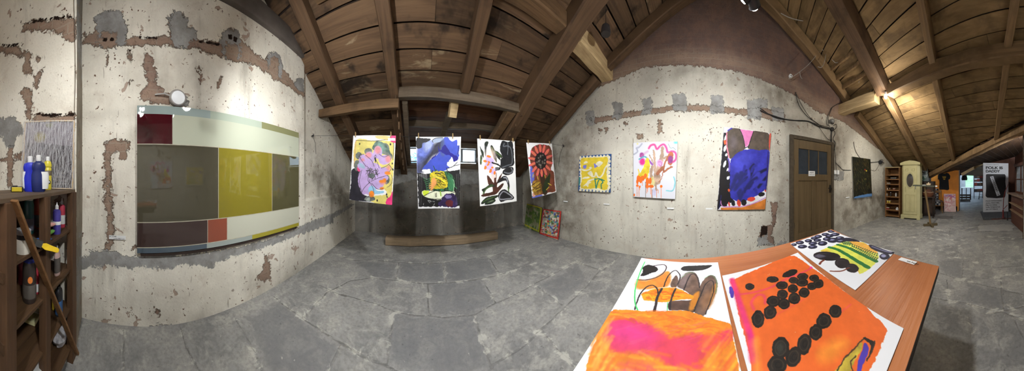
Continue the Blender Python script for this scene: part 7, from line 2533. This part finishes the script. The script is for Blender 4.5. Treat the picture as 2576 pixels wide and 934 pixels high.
# poster board on its low platform
Yp = -6.5
cor = [at_y(*F1(x, y), Yp) for x, y in ((820, 128), (1090, 124), (1078, 658), (826, 650))]
zp = .068
x0p, x1p = cor[0].x, cor[1].x
pz = cor[0].z
xm = (x0p + x1p) / 2
root = thing('poster_board', 'tall white exhibition poster board headed FOLK IS DADDY', 'poster', (xm, Yp, zp))
phw = abs(x1p - x0p) / 2
ph = pz - zp
MB().span((-phw, -.03, 0), (phw, .01, ph)).build('board', plain('poster_white', (196, 198, 204), .5, var=.03), root, bevel=.002)
fx = lambda a: -phw + 2 * phw * (1090 - a) / 270          # local x; photo left is +x
fz = lambda b: ph - ph * (b - 126) / 528
blk = MB()
oc = [(850, 250), (868, 246), (1050, 246), (1060, 262), (1056, 330), (1064, 400), (1056, 480), (1050, 500), (960, 506), (860, 498), (846, 480), (852, 400), (848, 320)]
blk.prism([(fx(a), .0105, fz(b)) for a, b in oc], (0, .003, 0))
blk.build('dark_picture', plain('poster_dark_picture', (24, 20, 22), .6, var=.5, scale=30), root)
bx_ = MB()
bx_.prism([(fx(a), .0140, fz(b)) for a, b in ((892, 274), (926, 266), (1002, 472), (966, 484))], (0, .002, 0))
bx_.build('white_strip', plain('poster_strip', (190, 192, 200), .5, var=.03), root)
def ptext(txt, a, b, a2, capb, name='lettering', bold=.0, y=.0108):
    """text from photo column a to a2, baseline row b, capital height capb rows"""
    x = lettering(txt, .1, M_INK, root, name=name, bold=bold)
    co = [v.co for v in x.data.vertices]
    x0_, x1_ = min(c_.x for c_ in co), max(c_.x for c_ in co)
    sw_ = abs(fx(a2) - fx(a)) / (x1_ - x0_)
    sh_ = abs(fz(0) - fz(capb)) / .0729
    M = Matrix((Vector((-1, 0, 0)), Vector((0, 0, 1)), Vector((0, 1, 0)))).transposed().to_4x4()
    M.translation = (fx(a) + x0_ * sw_, y, fz(b))
    x.matrix_local = M @ Matrix.Diagonal((sw_, sh_, 1, 1))


ptext('FOLK IS', 848, 190, 1029, 27, bold=.0045)
ptext('DADDY', 848, 227, 1000, 27, bold=.0045)
ptext('VÝSTAVA OBRAZŮ', 850, 148, 985, 8)
for i, (s, e_) in enumerate((('David KRŇANSKÝ', 1014), ('Julius REICHEL', 994), ('Filip DVOŘÁK', 971), ('Sofie ŠVEJDOVÁ', 1000), ('Jan VYTISKA', 975))):
    ptext(s, 848, 540 + i * 22.6, e_, 13, bold=.0016)
word = 'KUNSTFABRIK'
dxs, dzs = fx(984) - fx(909), fz(478) - fz(270)
ll = math.hypot(dxs, dzs)
ev_ = Vector((dxs / ll, 0, dzs / ll))           # down the strip
uv_ = Vector((0, 1, 0)).cross(ev_)
for i, ch in enumerate(word):
    x = lettering(ch, .078, M_INK, root, bold=.002, align='CENTER')
    M = Matrix((ev_, uv_, ev_.cross(uv_))).transposed().to_4x4()
    M.translation = Vector((fx(909), .0165, fz(270))) + ev_ * (ll * (i + .62) / (len(word) + .2)) - uv_ * .027
    x.matrix_local = M
# platform
q = [at_z(*F1(x, y), 0) for x, y in ((815, 722), (1190, 738))]
a, b = q[0], at_z(*F1(1190, 738), 0)
yf = (a.y + b.y) / 2
root = thing('platform', 'low dark grey platform in front of the poster board', 'platform', ((a.x + b.x) / 2, (yf + Yp) / 2 - .1, 0))
hx, hy = abs(a.x - b.x) / 2, abs(yf - Yp) / 2 + .1
MB().span((-hx, -hy, 0), (hx, hy, .066)).build('slab_block', plain('dark_grey_top', (78, 80, 84), .7, var=.2), root, bevel=.012)
MB().span((-hx + .01, hy, .0), (hx * .5, hy + .008, .035)).build('front_strip', plain('reddish_strip', (96, 62, 56), .7, var=.2), root)
# red stand
rp = at_z(*F1(1034, 712), .068)
M_RED = plain('dull_red_paint', (112, 36, 36), .5, var=.2)
root = thing('pipe_stand', 'thin dark red pipe stand in front of the poster board', 'stand', rp)
up_ = lambda a, b: at_y(*F1(a, b), rp.y) - rp
MB().tube([(0, 0, 0), up_(1034, 632)], .026, 10).build('sleeve', M_RED, root, 40)
MB().tube([up_(1034, 634), up_(1040, 506), up_(1052, 440)], .012, 8).build('pole', M_RED, root, 40)
MB().tube([up_(1052, 442), up_(1086, 358)], .010, 8).build('upper_arm', M_RED, root)
MB().tube([up_(1038, 622), up_(1080, 578)], .010, 8).build('lower_arm', M_RED, root)
MB().lathe([(.05, 0), (.05, .01), (.03, .014)], (0, 0, 0), 16).build('foot_plate', M_RED, root)
p_ = at_z(*F1(1080, 740), 0)
root = thing('post', 'thin dark post at the right front of the low platform', 'post', p_)
MB().tube([(0, 0, 0), at_y(*F1(1080, 655), p_.y) - p_], .012, 8).build('rod', M_BLACK, root)
MB().lathe([(.03, 0), (.03, .008), (.014, .012)], (0, 0, 0), 12).build('foot_plate', M_BLACK, root)

# red-brown hutch at the picture's right edge
M_HUT = wood('red_brown_cabinet', (86, 54, 42), (102, 66, 52), (60, 36, 28), (1, .06, 1), .5, .0, .3, use_obj=True)
root = thing('glazed_hutch', 'red brown glazed hutch with boards at the right edge of the picture', 'cabinet', (-1.62, -4.35, 0))
MB().span((-.3, -.8, 0), (.3, .9, .84)).build('body', M_HUT, root, bevel=.006)
MB().span((-.3, -.85, .86), (.42, .92, .895)).build('counter', plain('counter_grey_wood', (128, 108, 92), .6), root, bevel=.004)
MB().span((.28, -.7, .60), (.40, .88, .62)).build('ledge', plain('ledge_pale_wood', (150, 124, 98), .6), root)
MB().span((.28, -.7, .40), (.38, .88, .42)).build('ledge', plain('ledge_pale_wood', (150, 124, 98), .6), root)
q = MB()
q.span((-.3, -.7, .895), (-.26, .8, 1.72))
for y in (-.7, -.2, .3, .75): q.span((.16, y, .93), (.20, y + .06, 1.66))
q.span((-.3, -.72, 1.66), (.24, .84, 1.74))
q.span((.16, -.7, .895), (.20, .81, .95))
q.span((.16, -.7, 1.28), (.20, .81, 1.31))
q.build('upper_frame', M_HUT, root, bevel=.004)
MB().span((.172, -.66, .95), (.178, .78, 1.66)).build('glass', plain('hutch_glass', (150, 160, 172), .12, var=.1), root)

# ------------------------------------------------------------------ back walls, doorway and the room beyond
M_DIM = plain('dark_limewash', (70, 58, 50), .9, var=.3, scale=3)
M_BRN = wood('brown_board_wall', (84, 50, 36), (98, 62, 46), (54, 34, 26), (1, 1, .08), .7, .0, .4)
M_LIMEW = plain('bright_limewash', (206, 206, 206), .9, var=.1, scale=3)
YB = -7.35
dxl, dxr = at_y(2414, 480, YB).x, at_y(2474, 480, YB).x
bl, br_ = at_y(2419, 440, YB), at_y(2494, 400, YB)
q = MB()
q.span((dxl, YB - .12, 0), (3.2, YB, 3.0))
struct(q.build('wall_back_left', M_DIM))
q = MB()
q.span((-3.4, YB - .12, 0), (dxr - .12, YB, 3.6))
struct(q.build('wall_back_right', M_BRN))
q = MB()
sl_ = (br_.z - bl.z) / (br_.x - bl.x)
zA, zB = bl.z + sl_ * (dxl + .05 - bl.x), bl.z + sl_ * (dxr - .13 - bl.x)
q.prism([(dxl + .05, YB - .10, zA), (dxr - .13, YB - .10, zB), (dxr - .13, YB - .10, 3.6), (dxl + .05, YB - .10, 3.2)], (0, .09, 0))
struct(q.build('wall_over_doorway', M_DARKW))
timber('doorway_beam', Vector((bl.x, YB + .02, bl.z)), Vector((br_.x, YB + .02, br_.z + .02)), .14, .12, M_LOG, 'pale sloping beam over the back doorway', 60)
q = MB().span((dxl - .01, YB - .3, 0), (dxl + .09, YB + .05, 2.2))
struct(q.build('trim_1', plain('grey_jamb', (120, 116, 112), .8), bevel=.004))
q = MB()
q.span((-3.4, -3.0, 0), (-2.0, -2.9, 4.6)); q.span((-2.2, -7.4, 0), (-2.05, -2.9, 4.2))
struct(q.build('wall_side', M_BRN))
q = MB()
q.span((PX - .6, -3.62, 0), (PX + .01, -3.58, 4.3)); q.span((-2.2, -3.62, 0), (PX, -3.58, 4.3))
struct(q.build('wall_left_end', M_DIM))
q = MB()
q.span((3.2, -14.2, 0), (3.3, -7.3, 3.4)); q.span((-3.5, -14.2, 0), (-3.4, -7.3, 3.6))
YE = -13.4
wxa, wxb = at_y(2429, 450, YE).x, at_y(2448, 450, YE).x
wza, wzb = at_y(2440, 472, YE).z, at_y(2440, 432, YE).z
q.span((-3.4, YE - .12, 0), (wxb, YE, 3.6)); q.span((wxa, YE - .12, 0), (3.3, YE, 3.6))
q.span((wxb, YE - .12, 0), (wxa, YE, wza)); q.span((wxb, YE - .12, wzb), (wxa, YE, 3.6))
struct(q.build('wall_far_room', M_LIMEW))
window(4, wxb, wxa, wza, wzb, YE - .06, 'bright far window with green outside, seen through the back doorway', .05)
q = MB()
q.span((-3.4, -9.0, 3.3), (3.3, -7.3, 3.36)); q.span((-3.4, -14.0, 3.3), (3.3, -12.2, 3.36)); q.span((-3.4, -12.2, 3.3), (-1.6, -9, 3.36)); q.span((1.6, -12.2, 3.3), (3.3, -9.0, 3.36))
struct(q.build('ceiling_far_room', M_LIMEW))
F6 = lambda a, b: (2400 + a * .13913, 410 + b * .13913)
# white table in the far room
Yt = -11.2
a, b = at_y(*F6(132, 410), Yt), at_y(*F6(312, 410), Yt)
root = thing('white_table', 'white table in front of the far window', 'table', ((a.x + b.x) / 2, Yt, 0))
tw = abs(a.x - b.x) / 2
MB().span((-tw, -.3, .74), (tw, .3, .78)).build('tabletop', M_WHITE, root, bevel=.004)
for s in (-1, 0, 1): MB().span((s * (tw - .04) - .025, .22, 0), (s * (tw - .04) + .025, .27, .74)).build('leg', M_DK, root)
for s in (-1, 1): MB().span((s * (tw - .04) - .025, -.27, 0), (s * (tw - .04) + .025, -.22, .74)).build('leg', M_DK, root)
MB().span((-tw + .04, .23, .3), (tw - .04, .26, .34)).build('stretcher', M_DK, root)
# low crate under it, nearer
p_ = at_z(*F6(195, 600), 0)
p_ = at_y(*F6(195, 560), -10.2); p_.z = 0
root = thing('crate', 'dark wooden crate on the floor before the white table', 'crate', p_)
for s in (-1, 1): MB().span((s * .3 - .012, -.2, 0), (s * .3 + .012, .2, .42)).build('side', M_DK, root)
for z in (.06, .2, .34): MB().span((-.3, .18, z), (.3, .2, z + .09)).build('board', plain('crate_board', (74, 62, 50), .7), root)
MB().span((-.3, -.2, .02), (.3, .2, .04)).build('bottom_board', M_DK, root)
# book rack in the far room
Ys = -11.8
a, b = at_y(*F6(362, 300), Ys), at_y(*F6(520, 300), Ys)
root = thing('plant_shelf', 'dark open shelf full of odds and ends in the far room', 'shelf', ((a.x + b.x) / 2, Ys, 0))
tw = abs(a.x - b.x) / 2
zz = [at_y(*F6(440, y), Ys).z for y in (520, 410, 335, 275, 225)]
for s in (-1, 1):
    for y in (-.15, .15): MB().span((s * tw - .015, y - .015, 0), (s * tw + .015, y + .015, zz[-1])).build('post', M_DK, root)
for z in zz: MB().span((-tw, -.17, z - .025), (tw, .17, z)).build('shelf_board', M_DK, root)
shp = (root.location.x, Ys)
r5 = random.Random(5)
nm = [('dark box', (70, 58, 52)), ('white pot', (190, 190, 190)), ('brown box', (110, 80, 60)), ('grey box', (120, 122, 124)), ('red box', (150, 60, 50)), ('green pot', (80, 100, 76))]
pos_n = ['left', 'middle', 'right']
lv_n = ['bottom', 'second', 'third', 'fourth']
for li, z in enumerate(zz[:4]):
    for j in range(3):
        t_, col = nm[(li * 3 + j * 2 + li) % 6]
        x = shp[0] + (1 - j) * tw * .64
        h = r5.uniform(.12, .2)
        rt_ = thing('storage_box' if 'box' in t_ else 'pot', '%s at the %s of the %s board of the far shelf' % (t_, pos_n[j], lv_n[li]), t_.split()[1], (x, Ys, z + .001), 0, 'things on the far shelf')
        m_ = plain('far_%d_%d_%d' % col, col, .6)
        if 'box' in t_:
            MB().span((-.10, -.12, 0), (.10, .12, h)).build('body', m_, rt_, bevel=.006)
        else:
            MB().lathe([(.06, 0), (.09, h * .8), (.10, h), (.085, h), (.05, .02)], (0, 0, 0), 14).build('body', m_, rt_, 40)
# stool at the right of the doorway
p_ = at_z(*F6(490, 660), 0)
root = thing('stool', 'dark wooden stool just inside the back doorway', 'stool', p_)
MB().lathe([(.16, .5), (.17, .51), (.17, .53), (.16, .54)], (0, 0, 0), 18).build('seat', M_DK, root, 40)
for s in (-1, 1):
    for s2 in (-1, 1): MB().tube([(s * .15, s2 * .15, 0), (s * .09, s2 * .09, .5)], .014, 8).build('leg', M_DK, root)
MB().tube([(-.14, .14, .16), (.14, .14, .16)], .01, 6).build('rung', M_DK, root)
MB().tube([(-.12, .12, .30), (.12, .12, .30)], .01, 6).build('rung', M_DK, root)
# dark coat on the jamb
p_ = at_y(*F6(188, 245), -9.0)
root = thing('hanging_lamp_shade', 'small dark lamp hanging in the far room doorway', 'lamp', p_)
MB().lathe([(.14, -.2), (.16, -.12), (.12, .05), (.03, .1), (.02, .14)], (0, 0, 0), 14).build('lamp_shade', M_BLACK, root, 40)
MB().tube([(0, 0, .14), (0, 0, 1.2)], .012, 6).build('cord', M_BLACK, root)

# ------------------------------------------------------------------ outside
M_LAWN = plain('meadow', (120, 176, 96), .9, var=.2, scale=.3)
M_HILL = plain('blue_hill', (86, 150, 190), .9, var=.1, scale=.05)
gx_ = np.linspace(-60, 60, 40)
gy_ = np.linspace(-90, -14.2, 40)
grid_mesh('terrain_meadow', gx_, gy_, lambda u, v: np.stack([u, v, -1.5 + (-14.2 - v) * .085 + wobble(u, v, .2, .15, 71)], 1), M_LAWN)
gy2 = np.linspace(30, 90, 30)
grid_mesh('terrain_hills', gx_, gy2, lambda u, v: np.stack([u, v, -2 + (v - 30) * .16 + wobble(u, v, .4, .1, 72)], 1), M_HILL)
p_ = at_y(1047, 405, 22)
root = thing('tree', 'pale blue-green tree outside, seen through the left dormer window', 'tree', (p_.x - .3, 22, -1))
vs, fs = [], []
mb = MB()
r6 = random.Random(6)
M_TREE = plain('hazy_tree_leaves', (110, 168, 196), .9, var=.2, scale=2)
for i in range(900):
    th, ph, rr = r6.uniform(0, 6.28), math.acos(r6.uniform(-1, 1)), 1.9 * r6.random() ** .4
    c = Vector((rr * math.sin(ph) * math.cos(th) * .9, rr * math.sin(ph) * math.sin(th) * .8, 3.8 + rr * math.cos(ph) * 1.0))
    M_ = Matrix.Rotation(r6.uniform(0, 6), 3, 'Z') @ Matrix.Rotation(r6.uniform(0, 3), 3, 'X')
    mb.prism([c + M_ @ Vector(q_) for q_ in ((-.12, 0, 0), (0, -.07, 0), (.12, 0, 0), (0, .07, 0))], M_ @ Vector((0, 0, .008)))
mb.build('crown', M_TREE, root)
MB().tube([(0, 0, -1), (.05, 0, 2), (0, 0, 4)], [.2, .14, .06], 8).build('trunk', M_DK, root)
